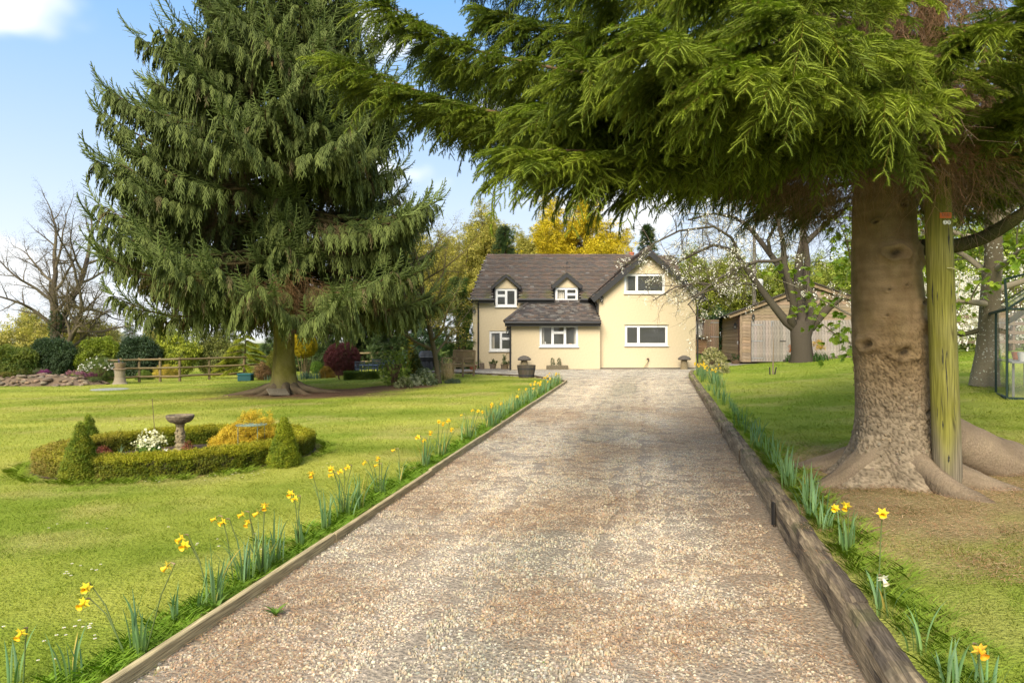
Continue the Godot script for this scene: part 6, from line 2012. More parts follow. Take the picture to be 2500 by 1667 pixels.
# ---------- plants ----------
var clumps := {}
var last_trunk := []
func clump(kind: String) -> ArrayMesh:   # a handful of leaves or flowers, made once per kind
	if clumps.has(kind):
		return clumps[kind]
	var b := MB.new()
	var w := Color(1, 1, 1)
	match kind:
		"broad":
			for i in 16:
				var p := ball() * 0.07
				var d := (on_ball() + Vector3.BACK * 1.0).normalized()
				b.leaf(p, d, (Vector3.BACK + Vector3.UP * 0.6 + on_ball() * 0.7).normalized(), rf(0.06, 0.105), rf(0.028, 0.042), vary(w, 0.3), 0.12)
		"small":
			for i in 60:
				var p := ball() * 0.062
				var d := (on_ball() + Vector3.BACK * 0.8).normalized()
				b.leaf(p, d, (Vector3.BACK * 0.8 + Vector3.UP * 0.4 + on_ball() * 0.8).normalized(), rf(0.016, 0.03), rf(0.010, 0.015), vary(w, 0.35))
		"fine":   # conifer spray: flat fans
			for i in 9:
				var d := (Vector3.BACK + Vector3(rf(-0.9, 0.9), rf(-0.5, 0.35), 0)).normalized()
				var p := ball() * 0.04
				needles(b, p, p + d * rf(0.10, 0.19), 26, 0.028, 0.009, vary(w, 0.25), 0.4)
		"feather":   # drooping golden sprays
			for i in 5:
				var d := (Vector3.BACK + Vector3(rf(-0.7, 0.7), rf(-0.5, 0.1), 0)).normalized()
				needles(b, Vector3.ZERO, d * rf(0.14, 0.26), 34, 0.04, 0.010, vary(w, 0.25), 0.5)
		"pine":
			for i in 90:
				var d := (on_ball() + Vector3.BACK * 0.9).normalized()
				var s := d.cross(on_ball()).normalized() * 0.0028
				b.tri(-s, s, d * rf(0.10, 0.16), (d * 0.3 + Vector3.UP).normalized(), vary(w, 0.3))
		"twig":   # young leaves on the end of bare twigs
			for i in 14:
				var p := ball() * 0.17
				var d := on_ball()
				b.leaf(p, d, (Vector3.UP + on_ball() * 0.8).normalized(), rf(0.04, 0.075), rf(0.025, 0.04), vary(w, 0.35))
		"dense":
			for i in 34:
				var p := ball() * 0.24
				var d := (on_ball() + Vector3.BACK * 0.4).normalized()
				b.leaf(p, d, (Vector3.BACK * 0.5 + Vector3.UP * 0.8 + on_ball() * 0.7).normalized(), rf(0.07, 0.13), rf(0.045, 0.075), vary(w, 0.35))
		"bud":
			for i in 9:
				var p := ball() * 0.2
				b.leaf(p, on_ball(), on_ball(), rf(0.03, 0.06), rf(0.02, 0.035), vary(w, 0.35))
		"blossom":
			for i in 7:
				var p := ball() * 0.11
				var ax := (on_ball() + Vector3.BACK * 0.5).normalized()
				var bs := facing(ax)
				for j in 5:
					var a := TAU * j / 5.0
					b.leaf(p, (bs * Vector3(cos(a), sin(a), 0.35)).normalized(), ax, 0.021, 0.018, vary(w, 0.08))
		"palm":   # drooping five-fingered young chestnut leaves
			for i in 2:
				var p := ball() * 0.08
				var ax := Vector3(rf(-0.6, 0.6), -0.55, rf(0.1, 0.9)).normalized()
				var bs := facing(ax)
				var l := rf(0.12, 0.19)
				for j in 7:
					var a := (j - 3) * 0.52
					var d := (bs * Vector3(sin(a) * 0.85, 0.25 * cos(a), 0.35 + 0.65 * cos(a)) + Vector3.DOWN * 0.25).normalized()
					b.leaf(p, d, (bs * Vector3(0, 1, -0.2) + on_ball() * 0.15 + Vector3.UP * 0.3).normalized(), l * (1.0 - 0.10 * absf(j - 3)), l * 0.30, vary(w, 0.2), 0.2)
		"strap":
			for i in 12:
				blade(b, Vector3(rf(-0.05, 0.05), 0, rf(-0.05, 0.05)), rf(0, TAU), rf(0.18, 0.34), rf(0.008, 0.014), rf(0.05, 0.4), vary(w, 0.2))
		"plume":
			for i in 26:
				blade(b, Vector3(rf(-0.04, 0.04), 0, rf(-0.04, 0.04)), rf(0, TAU), rf(0.3, 0.62), 0.006, rf(0.1, 0.7), vary(w, 0.25))
	clumps[kind] = b.mesh()
	return clumps[kind]

func blade(b: MB, p: Vector3, a: float, h: float, w: float, lean: float, k: Color, base := Color(-1, 0, 0)) -> void:   # a strap leaf that bends over
	var o := Vector3(cos(a), 0, sin(a))
	var s := Vector3(-sin(a), 0, cos(a))
	var prev := []
	var tw := rf(-0.5, 0.5)
	for i in 6:
		var u := i / 5.0
		var c := p + Vector3.UP * h * (u - lean * 0.35 * u * u * u) + o * h * lean * u * u
		var ww := w * 0.5 * (1.0 - pow(u, 3.0)) * (0.75 + 0.25 * minf(1.0, u * 4.0))
		var sd := s.rotated(Vector3.UP, tw * u)
		var kk := k if base.r < 0.0 else base.lerp(k, clampf(u * 2.2, 0.0, 1.0))
		var row := [c - sd * ww, c + sd * ww, c - o * ww * 0.35 - Vector3.UP * 0.0, kk]
		if prev:
			var nn := (-o + Vector3.UP * 0.45).normalized()
			var n1 := (nn - sd * 0.5).normalized(); var n2 := (nn + sd * 0.5).normalized()
			b.tri3(prev[0], prev[2], row[2], n1, nn, nn, prev[3], prev[3], kk); b.tri3(prev[0], row[2], row[0], n1, nn, n1, prev[3], kk, kk)
			b.tri3(prev[2], prev[1], row[1], nn, n2, n2, prev[3], prev[3], kk); b.tri3(prev[2], row[1], row[2], nn, n2, nn, prev[3], kk, kk)
		prev = row

# shape: "ball", "dome", "cone", "box"; r is half width, half height, half depth
func shrub(called: String, label: String, cat: String, at: Vector3, r: Vector3, shape: String, leaf: String, n: int, c0: Color, c1: Color, size := 1.0, group := "", lump := 0.12, stems := 0, stem_k := Color(0.11, 0.08, 0.05), lit := 0.0) -> Node3D:
	var t := thing(called, label, cat, at, 0.0, group)
	var cl := Cloud.new()
	var off := at.x * 3.7 + at.z * 1.3
	for i in n:
		var u := on_ball()
		var p := Vector3(); var o := u
		var dep := 1.0 - 0.45 * pow(R.randf(), 2.0)
		match shape:
			"ball": p = Vector3(u.x, u.y + 1.0, u.z); p = Vector3(u.x * dep, 1.0 + u.y * dep, u.z * dep)
			"dome":
				u.y = absf(u.y)
				p = Vector3(u.x * dep, 2.0 * u.y * dep, u.z * dep)
			"cone":
				var y := 1.0 - sqrt(R.randf())
				var a := rf(0, TAU)
				var rad := pow(1.0 - y, 0.8) * dep * (0.82 + 0.18 * minf(1.0, y * 8.0))
				p = Vector3(cos(a) * rad, y * 2.0, sin(a) * rad); o = Vector3(cos(a), 0.45, sin(a))
			"box":
				var f := R.randi() % 5
				p = Vector3(rf(-1, 1), rf(0, 2), rf(-1, 1))
				if f == 0: p.x = dep; o = Vector3.RIGHT
				elif f == 1: p.x = -dep; o = Vector3.LEFT
				elif f == 2: p.z = dep; o = Vector3.BACK
				elif f == 3: p.y = 2.0 - (1.0 - dep) * 0.5; o = Vector3.UP
				else: p.z = dep; o = Vector3.BACK
		var nz := big.get_noise_3d(p.x * 55.0 * r.x + off, p.y * 55.0 * r.y, p.z * 55.0 * r.z)
		p *= 1.0 + nz * lump * 2.0
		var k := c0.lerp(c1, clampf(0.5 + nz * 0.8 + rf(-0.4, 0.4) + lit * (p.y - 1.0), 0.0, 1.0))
		cl.add(Transform3D(facing((o + on_ball() * 0.55).normalized()) * rf(0.75, 1.25) * size, p * r), k * (1.4 if c1.r < 0.5 else 1.0))
	if stems > 0:
		var b := MB.new()
		for i in stems:
			var a := rf(0, TAU)
			var e := Vector3(cos(a) * r.x * rf(0.1, 0.65), r.y * 1.3, sin(a) * r.z * rf(0.1, 0.65))
			b.tube([Vector3(cos(a) * 0.05, -0.03, sin(a) * 0.05), e * 0.5 + Vector3(rf(-0.03, 0.03), 0.05, 0), e], [0.016, 0.012, 0.006], 5, vary(stem_k, 0.2))
		part("stems", b, M.twig, t)
	copies("foliage", clump(leaf), M.leaf, cl, t)
	return t

# opts: kids (children per level), ratio, angle, up, bend, bark, leaf, prob, c0, c1, lsize, first (where limbs start), sides
func tree(called: String, label: String, at: Vector3, h: float, r0: float, o: Dictionary, group := "", lean := Vector3.ZERO) -> Node3D:
	var t := thing(called, label, "tree", at, 0.0, group)
	var tb := MB.new(); var bb := MB.new()
	var tips := []
	var bark: Color = o.get("bark", Color(0.13, 0.105, 0.08))
	var kids: Array = o.kids
	var todo := []
	for s in o.get("stems", [[Vector3.ZERO, Vector3.UP, 1.0]]):
		todo.append([s[0], (s[1] + lean).normalized(), h * o.get("bole", 0.55) * s[2], r0 * (0.6 + 0.4 * s[2]), 0])
	while todo:
		var q: Array = todo.pop_back()
		var p: Vector3 = q[0]; var d: Vector3 = q[1]; var l: float = q[2]; var r: float = q[3]; var lv: int = q[4]
		var n := 7 if lv < 2 else 5 if lv < 4 else 3
		var pts := [p]; var rads := [r * (1.3 if lv == 0 else 1.0)]
		var r1: float = r * (0.55 if lv == 0 else 0.35)
		for i in n:
			d = (d + on_ball() * o.get("bend", 0.18) + Vector3.UP * o.get("up", 0.05) * (0.4 if lv == 0 else 1.0)).normalized()
			p += d * l / n
			pts.append(p); rads.append(lerpf(r, r1, (i + 1.0) / n))
		if lv == 0:
			last_trunk = [pts, rads]
		(tb if lv == 0 else bb).tube(pts, rads, 12 if lv == 0 else 7 if lv == 1 else 5 if lv == 2 else 3, bark, o.get("tip", bark * 0.8), false)
		if lv >= kids.size():
			tips.append([p, d]); tips.append([pts[n / 2], d])
			continue
		var m: int = kids[lv]
		var start: float = o.get("first", 0.45) if lv == 0 else 0.25
		var ph := rf(0, TAU)
		for i in m:
			var u := start + (1.0 - start) * (i + R.randf() * 0.8) / m
			var fi := u * n
			var i0 := mini(int(fi), n - 1)
			var cp: Vector3 = pts[i0].lerp(pts[i0 + 1], fi - i0)
			var cd: Vector3 = (pts[i0 + 1] - pts[i0]).normalized()
			var ang: float = o.get("angle", 0.85) * rf(0.7, 1.25)
			var sd := cd.cross(Vector3(0.3, 1, 0.2) if absf(cd.y) < 0.9 else Vector3.RIGHT).normalized().rotated(cd, ph + i * 2.4)
			todo.append([cp, (cd * cos(ang) + sd * sin(ang)).normalized(), l * o.get("ratio", 0.62) * rf(0.75, 1.1) * (1.0 - 0.35 * u if lv > 0 else 1.0), lerpf(rads[i0], rads[i0 + 1], 0.5) * o.get("kr", 0.62), lv + 1])
		todo.append([p, d, l * o.get("ratio", 0.62) * 0.9, r1 * 0.95, lv + 1])
	part("trunk", tb, M.bark, t)
	part("branches", bb, M.twig, t).set_meta("kind", "stuff")
	if o.has("leaf"):
		var cl := Cloud.new()
		for q in tips:
			for j in o.get("per", 1):
				if R.randf() < o.get("prob", 1.0):
					cl.add(Transform3D(facing((q[1] + on_ball()).normalized()) * o.get("lsize", 1.0) * rf(0.7, 1.3), q[0] + ball() * o.get("spread", 0.1)), o.c0.lerp(o.c1, R.randf()) * (1.0 if o.leaf == "blossom" else 1.25))
		copies("leaves", clump(o.leaf), M.petal if o.leaf == "blossom" else M.leaf, cl, t)
	return t

func conifer(called: String, label: String, at: Vector3, h: float, r: float, c0: Color, c1: Color, n: int, size := 1.0, leaf := "fine", low := 0.05, group := "") -> Node3D:
	var t := thing(called, label, "tree", at, 0.0, group)
	var tb := MB.new()
	tb.tube([Vector3(0, -0.1, 0), Vector3(0, h * 0.5, 0), Vector3(0, h, 0)], [0.02 * h + 0.03, 0.012 * h + 0.02, 0.01], 8, Color(0.10, 0.075, 0.05))
	part("trunk", tb, M.bark, t)
	var bb := MB.new()
	var cl := Cloud.new()
	var layers := int(h / 0.28)
	for i in layers:
		var u := lerpf(low, 0.98, float(i) / layers)
		for j in 7:
			var a := rf(0, TAU)
			var l := r * pow(1.0 - u, 0.75) * rf(0.7, 1.1) + 0.08
			var e := Vector3(cos(a) * l, -l * 0.22, sin(a) * l)
			var p := Vector3(0, h * u, 0)
			bb.tube([p, p + e], [0.012, 0.004], 3, Color(0.09, 0.07, 0.045), Color(-1, 0, 0), false)
			for k in int(n / (layers * 7.0)) + 1:
				var f := pow(R.randf(), 0.55)
				cl.add(Transform3D(facing(Vector3(cos(a + rf(-0.8, 0.8)), rf(-0.35, 0.2), sin(a + rf(-0.8, 0.8)))) * rf(0.75, 1.3) * size, p + e * f + ball() * 0.16 * size), 1.9 * c0.lerp(c1, clampf(f * 0.6 + rf(-0.2, 0.5), 0.0, 1.0)))
	part("branches", bb, M.twig, t).set_meta("kind", "stuff")
	copies("foliage", clump(leaf), M.leaf, cl, t)
	return t

# ---------- daffodils ----------
var daffodil_petals: ArrayMesh
var daffodil_trumpet: ArrayMesh
func daffodil_meshes() -> void:
	var b := MB.new()
	for i in 6:
		var a := TAU * i / 6.0
		var z := 0.004 if i % 2 else 0.0
		var d := Vector3(cos(a), sin(a), -0.22).normalized()
		b.leaf(Vector3(0, 0, z), d, Vector3.BACK, 0.043, 0.026, Color(1, 1, 1) * rf(0.9, 1.05), 0.1)
	daffodil_petals = b.mesh()
	b = MB.new()
	b.lathe(Vector3.ZERO, [Vector2(0.007, 0), Vector2(0.011, 0.02), Vector2(0.014, 0.032), Vector2(0.021, 0.038), Vector2(0.018, 0.036), Vector2(0.010, 0.02), Vector2(0.006, 0.004)], 12, Color(1, 1, 1), 0.05)
	daffodil_trumpet = b.mesh()

# heads: [offset right, height, offset back, faces (angle), droop, colour key]
func daffodil(label: String, at: Vector3, leaves: int, h: float, spread: float, heads: Array, group: String, size := 1.0) -> void:
	var t := thing("daffodil_clump", label, "daffodil", at, 0.0, group)
	var b := MB.new()
	var green := Color(0.14, 0.25, 0.125)
	for i in leaves:
		var p := Vector3(R.randfn(0.0, spread * 0.45), -0.01, R.randfn(0.0, spread * 0.45))
		var a := rf(0, TAU)
		if R.randf() < 0.6: a = atan2(p.z, p.x) + rf(-0.6, 0.6)
		blade(b, p, a, h * rf(0.75, 1.4), rf(0.010, 0.017) * size, rf(0.05, 0.55), vary(green.lerp(Color(0.16, 0.28, 0.07), R.randf() * 0.6), 0.2) if R.randf() < 0.96 else Color(0.45, 0.35, 0.08), Color(0.16, 0.24, 0.05))
	part("leaves", b, M.leaf, t)
	for q in heads:
		var top := Vector3(q[0], q[1], q[2])
		var fz := Vector3(cos(q[3]) * 0.9, -q[4], sin(q[3]) * 0.9).normalized()
		var neck := top - Vector3(fz.x, -0.2, fz.z) * 0.045
		var foot := Vector3(top.x * 0.12 + R.randfn(0.0, 0.02), -0.01, top.z * 0.12)
		b = MB.new()
		var bow := foot.lerp(neck, 0.55) + Vector3(0, 0.06, 0)
		b.tube([foot, foot.lerp(bow, 0.5), bow, neck + Vector3(0, 0.0, 0), neck.lerp(top, 0.5) + Vector3.UP * 0.012, top], [0.0042, 0.004, 0.0036, 0.003, 0.0026, 0.004], 6, Color(0.10, 0.17, 0.05), Color(0.20, 0.20, 0.07))
		b.tube([neck, neck.lerp(top, 0.6) + Vector3.UP * 0.016], [0.006, 0.002], 5, Color(0.42, 0.31, 0.18), Color(-1, 0, 0), false)   # the papery sheath
		part("stem", b, M.leaf, t)
		var f := Node3D.new()
		f.name = "flower"
		t.add_child(f, true)
		f.transform = Transform3D(facing(fz) * Basis(Vector3.BACK, rf(0, 1)) * rf(0.75, 0.95) * size, top)
		var yel: StandardMaterial3D = M.get("daff_" + q[5])
		part("petals", daffodil_petals, yel, f)
		part("trumpet", daffodil_trumpet, M.get("trumpet_" + q[5]), f).transform = Transform3D(Basis(Vector3.RIGHT, PI / 2), Vector3(0, 0, 0.002))

func clump_of(label: String, at: Vector3, spots: Array, leaves: int, h: float, spread: float, group: String, key := "yellow") -> void:
	var heads := []
	for q in spots:
		heads.append([q[0], q[1], rf(-0.04, 0.04), PI * 0.75 + rf(-1.0, 0.7), rf(0.15, 0.8), key])
	daffodil(label, at, leaves, h, spread, heads, group)

func nth(i: int) -> String:
	var w := ["first", "second", "third", "fourth", "fifth", "sixth", "seventh", "eighth", "ninth", "tenth", "eleventh", "twelfth", "thirteenth", "fourteenth", "fifteenth", "sixteenth", "seventeenth", "eighteenth", "nineteenth", "twentieth"]
	if i <= 20: return w[i - 1]
	return ("twenty-" if i < 30 else "thirty-") + w[i % 10 - 1] if i % 10 else ("twentieth" if i < 30 else "thirtieth")

func build_daffodils() -> void:
	R.seed = 707
	daffodil_meshes()
	for q in [["yellow", Color(0.86, 0.66, 0.03), Color(0.86, 0.52, 0.01)], ["white", Color(0.82, 0.82, 0.70), Color(0.82, 0.78, 0.55)], ["orange", Color(0.80, 0.52, 0.05), Color(0.80, 0.34, 0.01)]]:
		for i in 2:
			var m := mat(q[1 + i], 0.55)
			m.backlight_enabled = true; m.backlight = Color(0.6, 0.55, 0.3)
			M[("daff_" if i == 0 else "trumpet_") + q[0]] = m
	var g := "daffodils planted along the left boards"
	clump_of("daffodil at the bottom left corner with one nodding yellow head", Vector3(-2.438, 0.072, -3.330), [[0.040, 0.255]], 5, 0.22, 0.03, g)
	clump_of("flowerless tuft of daffodil leaves in the bottom left corner by the boards", Vector3(-2.160, 0.073, -3.350), [], 9, 0.24, 0.05, g)
	clump_of("daffodil clump with three arching stems, two heads hanging to the left", Vector3(-1.989, 0.078, -3.610), [[-0.281, 0.361], [-0.290, 0.281], [0.163, 0.483]], 15, 0.30, 0.06, g)
	clump_of("pair of thin daffodil leaf tufts without flower, right of three arching stems", Vector3(-1.985, 0.087, -4.010), [], 6, 0.25, 0.03, g)
	clump_of("short fat-leaved daffodil tuft without flower", Vector3(-1.921, 0.090, -4.150), [], 5, 0.17, 0.03, g)
	clump_of("daffodil clump with two heads leaning left over the lawn, dock leaf at its foot", Vector3(-1.832, 0.092, -4.230), [[-0.235, 0.432], [-0.210, 0.388]], 18, 0.34, 0.06, g)
	clump_of("tall daffodil clump with two close heads on upright stems", Vector3(-1.815, 0.100, -4.620), [[-0.186, 0.457], [-0.136, 0.433]], 17, 0.33, 0.06, g)
	clump_of("bushy daffodil clump with a bunch of four yellow heads", Vector3(-1.750, 0.104, -4.780), [[-0.122, 0.448], [-0.101, 0.381], [-0.043, 0.439], [0.021, 0.500]], 20, 0.33, 0.08, g)
	clump_of("broad-leaved daffodil clump bending right beside the bunch of four heads", Vector3(-1.731, 0.108, -4.990), [], 15, 0.33, 0.06, g)
	clump_of("narrow daffodil clump with two heads above sparse leaves", Vector3(-1.661, 0.116, -5.360), [[-0.079, 0.441], [-0.031, 0.410]], 11, 0.27, 0.05, g)
	clump_of("daffodil clump with a single head on the far left stem", Vector3(-1.592, 0.126, -5.820), [[-0.130, 0.490]], 13, 0.34, 0.05, g)
	clump_of("wide daffodil clump with four heads in a loose row", Vector3(-1.528, 0.135, -6.240), [[-0.127, 0.454], [-0.111, 0.398], [-0.036, 0.430], [0.020, 0.462]], 22, 0.36, 0.10, g)
	clump_of("leafy daffodil clump with crossed blades and no flower", Vector3(-1.446, 0.140, -6.460), [], 12, 0.36, 0.06, g)
	clump_of("daffodil clump with three heads before the long gap", Vector3(-1.357, 0.152, -7.000), [[-0.152, 0.362], [-0.018, 0.402], [-0.027, 0.330]], 16, 0.34, 0.08, g)
	clump_of("lone daffodil stem and few leaves just past the long gap", Vector3(-1.247, 0.164, -7.580), [[-0.063, 0.377]], 5, 0.26, 0.03, g)
	clump_of("daffodil clump with three heads at the start of the thick row", Vector3(-1.073, 0.182, -8.370), [[-0.080, 0.395], [0.000, 0.363], [0.080, 0.459]], 20, 0.34, 0.09, g)
	clump_of("daffodil clump with four heads near the start of the thick row", Vector3(-0.933, 0.197, -9.090), [[-0.041, 0.487], [0.017, 0.464], [0.087, 0.499], [0.133, 0.388]], 22, 0.34, 0.10, g)
	clump_of("daffodil clump with three heads in the middle of the thick row", Vector3(-0.675, 0.227, -10.480), [[-0.087, 0.401], [0.074, 0.468], [0.154, 0.454]], 24, 0.36, 0.12, g)
	clump_of("daffodil clump with pair of heads and dense blades in the middle of the thick row", Vector3(-0.380, 0.253, -11.680), [[-0.127, 0.298], [0.037, 0.425]], 24, 0.36, 0.12, g)
	var d := 11.9
	var k := 0
	while d < 21.0:
		k += 1
		var at := ground(xl(d) - rf(0.14, 0.30), -d)
		var spots := []
		for i in (R.randi_range(0, 1) if d < 15.5 else R.randi_range(1, 3)):
			spots.append([rf(-0.16, 0.12), rf(0.30, 0.40)])
		clump_of("daffodil clump with %s, %s in the far row by the left boards" % [["no head", "one head", "two heads", "three heads"][spots.size()], nth(k)], at, spots, 22, 0.34, 0.13, "daffodils crowded into the far row along the left boards")
		d += 0.42
	g = "daffodils planted along the sleepers on the right"
	for i in 16:
		var e := 22.6 - i * 0.36
		var spots := []
		for j in R.randi_range(1, 3):
			spots.append([rf(-0.2, 0.2), rf(0.3, 0.46)])
		clump_of("daffodil clump %s by the far sleepers, %s from the yard" % ["with yellow heads" if e > 18.2 else "without heads", nth(i + 1)], ground(xr(e) + rf(0.2, 0.6), -e), spots if e > 18.2 else [], 22, 0.36, 0.13, "daffodils massed at the far end of the sleepers")
	d = 16.6
	k = 0
	while d > 5.0:
		k += 1
		clump_of("flowerless daffodil leaf clump by the right sleepers, %s counting towards the spruce" % nth(k), ground(xr(d) + rf(0.2, 0.36), -d), [], 14 if d < 9.0 else 11, rf(0.22, 0.32), 0.08, "flowerless daffodil leaves fringing the right sleepers")
		d -= 0.34 if d < 9.5 else 0.62
	clump_of("daffodil clump with two open yellow heads beside the spruce roots", Vector3(2.251, 0.323, -4.560), [[-0.105, 0.323], [-0.017, 0.332]], 13, 0.32, 0.07, g)
	clump_of("single tall daffodil with one pale yellow head on a long stem", Vector3(2.014, 0.303, -3.720), [[-0.002, 0.515]], 6, 0.20, 0.04, g)
	clump_of("low white-flowered daffodil beside the tall pale stem", Vector3(1.964, 0.299, -3.580), [[-0.014, 0.205]], 5, 0.22, 0.05, g, "white")
	clump_of("thin daffodil leaf tuft without flower right of the white flower", Vector3(1.921, 0.295, -3.190), [], 7, 0.22, 0.05, g)
	clump_of("daffodil leaf tuft at the bottom right edge of the sleepers", Vector3(1.852, 0.289, -2.850), [], 11, 0.20, 0.06, g)
	clump_of("daffodil with one withered orange head in the bottom right corner", Vector3(1.945, 0.295, -2.800), [[-0.030, 0.193]], 7, 0.18, 0.06, g, "orange")
	clump_of("tall mass of daffodil leaves with pale heads beside the greenhouse", Vector3(12.432, 1.017, -17.420), [[-0.056, 0.500], [0.089, 0.422]], 40, 0.55, 0.18, "")
	clump_of("daffodils with small yellow heads behind the cone in the oval bed", Vector3(-5.960, 0.310, -9.900) * Vector3(1, 0, 1) + Vector3(0, 0.17, 0), [[-0.06, 0.24], [0.03, 0.20], [0.12, 0.22]], 12, 0.2, 0.06, "")
	clump_of("fallen yellow daffodil head lying on the gravel by the boards", Vector3(-1.222, 0.133, -6.140), [] , 0, 0.1, 0.01, "")

func build_bed() -> void:
	R.seed = 808
	var at := ground(BED.x, -BED.y)
	var t := thing("box_hedge", "low clipped box hedge forming an oval ring on the left lawn", "hedge", at)
	var cl := Cloud.new()
	var bm := Vector2(-BED_A.y, BED_A.x)
	for i in 8600:
		var a := rf(0, TAU)
		var f := R.randi() % 3
		var cx := 0.15; var h := 0.265
		var o := 0.0; var y := 0.0; var nn := Vector3.UP
		var q := BED_A * cos(a) * 1.52 + bm * sin(a) * 1.18
		var rad := (BED_A * cos(a) * 1.18 + bm * sin(a) * 1.52).normalized()
		if f == 0:
			o = rf(-cx, cx); y = h - absf(rf(0, 0.04)) - 0.03 * pow(o / cx, 4.0)
		else:
			var s := 1.0 if f == 1 else -1.0
			o = s * (cx - rf(0, 0.05)); y = rf(0.0, h - 0.02); nn = Vector3(rad.x * s, 0.25, -rad.y * s)
		var x := BED.x + q.x + rad.x * o; var d := BED.y + q.y + rad.y * o
		var p := ground(x, -d) + Vector3.UP * y
		var nz := big.get_noise_3d(p.x * 80.0, p.y * 80.0, p.z * 80.0)
		p += nn * nz * 0.035
		if absf(nz) > 0.45 and R.randf() < 0.5: continue
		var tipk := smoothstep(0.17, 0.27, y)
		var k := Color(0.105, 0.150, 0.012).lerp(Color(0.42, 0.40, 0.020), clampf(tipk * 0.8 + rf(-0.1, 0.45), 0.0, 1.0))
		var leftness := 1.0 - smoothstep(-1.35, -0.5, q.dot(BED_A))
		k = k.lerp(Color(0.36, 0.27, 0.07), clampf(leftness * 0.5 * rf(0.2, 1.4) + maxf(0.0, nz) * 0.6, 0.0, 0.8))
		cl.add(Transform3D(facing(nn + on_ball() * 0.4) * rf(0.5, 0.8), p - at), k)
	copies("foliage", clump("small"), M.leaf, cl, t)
	var st := MB.new()
	for i in 260:
		var a := rf(0, TAU)
		var q := BED_A * cos(a) * 1.52 + bm * sin(a) * 1.18
		var p := ground(BED.x + q.x, -BED.y - q.y) - at + Vector3(rf(-0.08, 0.08), 0, rf(-0.08, 0.08))
		st.tube([p, p + Vector3(rf(-0.08, 0.08), 0.20, rf(-0.08, 0.08))], [0.008, 0.003], 4, Color(0.09, 0.065, 0.04), Color(-1, 0, 0), false)
	part("stems", st, M.twig, t).set_meta("kind", "stuff")
	var soil := MB.new()
	for i in 8:
		for s in 48:
			var f := func(ii: int, ss: int) -> Vector3:
				var r := ii / 8.0
				var a := TAU * ss / 48.0
				var q := (BED_A * cos(a) * 1.52 + bm * sin(a) * 1.18) * r * 1.13
				return ground(BED.x + q.x, -BED.y - q.y) + Vector3.UP * (0.012 + 0.03 * (1.0 - r) + 0.012 * fine.get_noise_2d(q.x * 60.0, q.y * 60.0))
			soil.quad(f.call(i, s), f.call(i, s + 1), f.call(i + 1, s + 1), f.call(i + 1, s), Vector3.UP, vary(Color(0.125, 0.08, 0.05), 0.2))
	var so := part("bed_soil", soil, M.soil, self)
	so.set_meta("kind", "structure")
	var gb := Color(0.095, 0.145, 0.012); var gy2 := Color(0.28, 0.30, 0.020)
	shrub("topiary_cone", "clipped box cone at the left front of the oval hedge, tallest", "topiary", Vector3(-4.979, 0.149, -7.870), Vector3(0.215, 0.335, 0.215), "cone", "small", 1500, gb, gy2.lerp(Color(0.16, 0.12, 0.03), 0.3), 0.6, "clipped box cones in the oval hedge", 0.03)
	shrub("topiary_cone", "clipped box cone at the right of the oval hedge", "topiary", Vector3(-2.877, 0.180, -8.610), Vector3(0.20, 0.31, 0.20), "cone", "small", 1300, gb, gy2, 0.6, "clipped box cones in the oval hedge", 0.03)
	shrub("topiary_cone", "small box cone peeping out behind the tall left cone of the oval hedge", "topiary", Vector3(-6.019, 0.197, -9.700) * Vector3(1, 0, 1) + Vector3(0, 0.15, 0), Vector3(0.17, 0.30, 0.17), "cone", "small", 500, gb, gy2, 0.6, "clipped box cones in the oval hedge", 0.03)
	shrub("spirea_bush", "golden yellow spirea bush inside the oval hedge", "shrub", Vector3(-3.855, 0.270, -9.750) * Vector3(1, 0, 1) + Vector3(0, 0.17, 0), Vector3(0.43, 0.27, 0.34), "dome", "small", 900, Color(0.55, 0.37, 0.03), Color(0.78, 0.58, 0.06), 0.75, "", 0.34, 26, Color(0.16, 0.09, 0.05))
	shrub("hellebore", "hellebore with cream-white flowers above green leaves in the oval bed", "flower", ground(Vector3(-4.964, 0.232, -9.300).x, -9.3), Vector3(0.18, 0.09, 0.15), "dome", "broad", 40, Color(0.06, 0.13, 0.02), Color(0.14, 0.22, 0.04), 0.55, "", 0.1)
	var hb := shrub("hellebore", "white hellebore flower heads crowding behind the cane in the oval bed", "flower", ground(Vector3(-4.951, 0.228, -9.320).x, -9.32) + Vector3(0, 0.13, 0), Vector3(0.20, 0.09, 0.13), "dome", "blossom", 42, Color(0.72, 0.74, 0.42), Color(0.82, 0.83, 0.66), 0.9, "", 0.1)
	hb.get_child(0).material_override = M.petal
	shrub("red_leaved_plant", "small plant with dark red leaves beside the tall left cone", "plant", ground(Vector3(-5.395, 0.281, -9.000).x, -9.0), Vector3(0.12, 0.09, 0.10), "dome", "small", 60, Color(0.10, 0.03, 0.02), Color(0.20, 0.06, 0.035), 0.9)
	shrub("red_leaved_plant", "upright plant with reddish shoots just right of the bird bath", "plant", Vector3(-4.371, 0.354, -9.200) * Vector3(1, 0, 1) + Vector3(0, 0.18, 0), Vector3(0.08, 0.12, 0.07), "cone", "small", 45, Color(0.16, 0.06, 0.035), Color(0.30, 0.13, 0.07), 0.8)
	var pn := shrub("pansy", "single dark magenta pansy on the soil of the oval bed", "flower", Vector3(-4.086, 0.409, -9.100) * Vector3(1, 0, 1) + Vector3(0, 0.20, 0), Vector3(0.03, 0.02, 0.03), "dome", "blossom", 2, Color(0.22, 0.0, 0.06), Color(0.25, 0.01, 0.08), 0.8)
	pn.get_child(0).material_override = M.petal
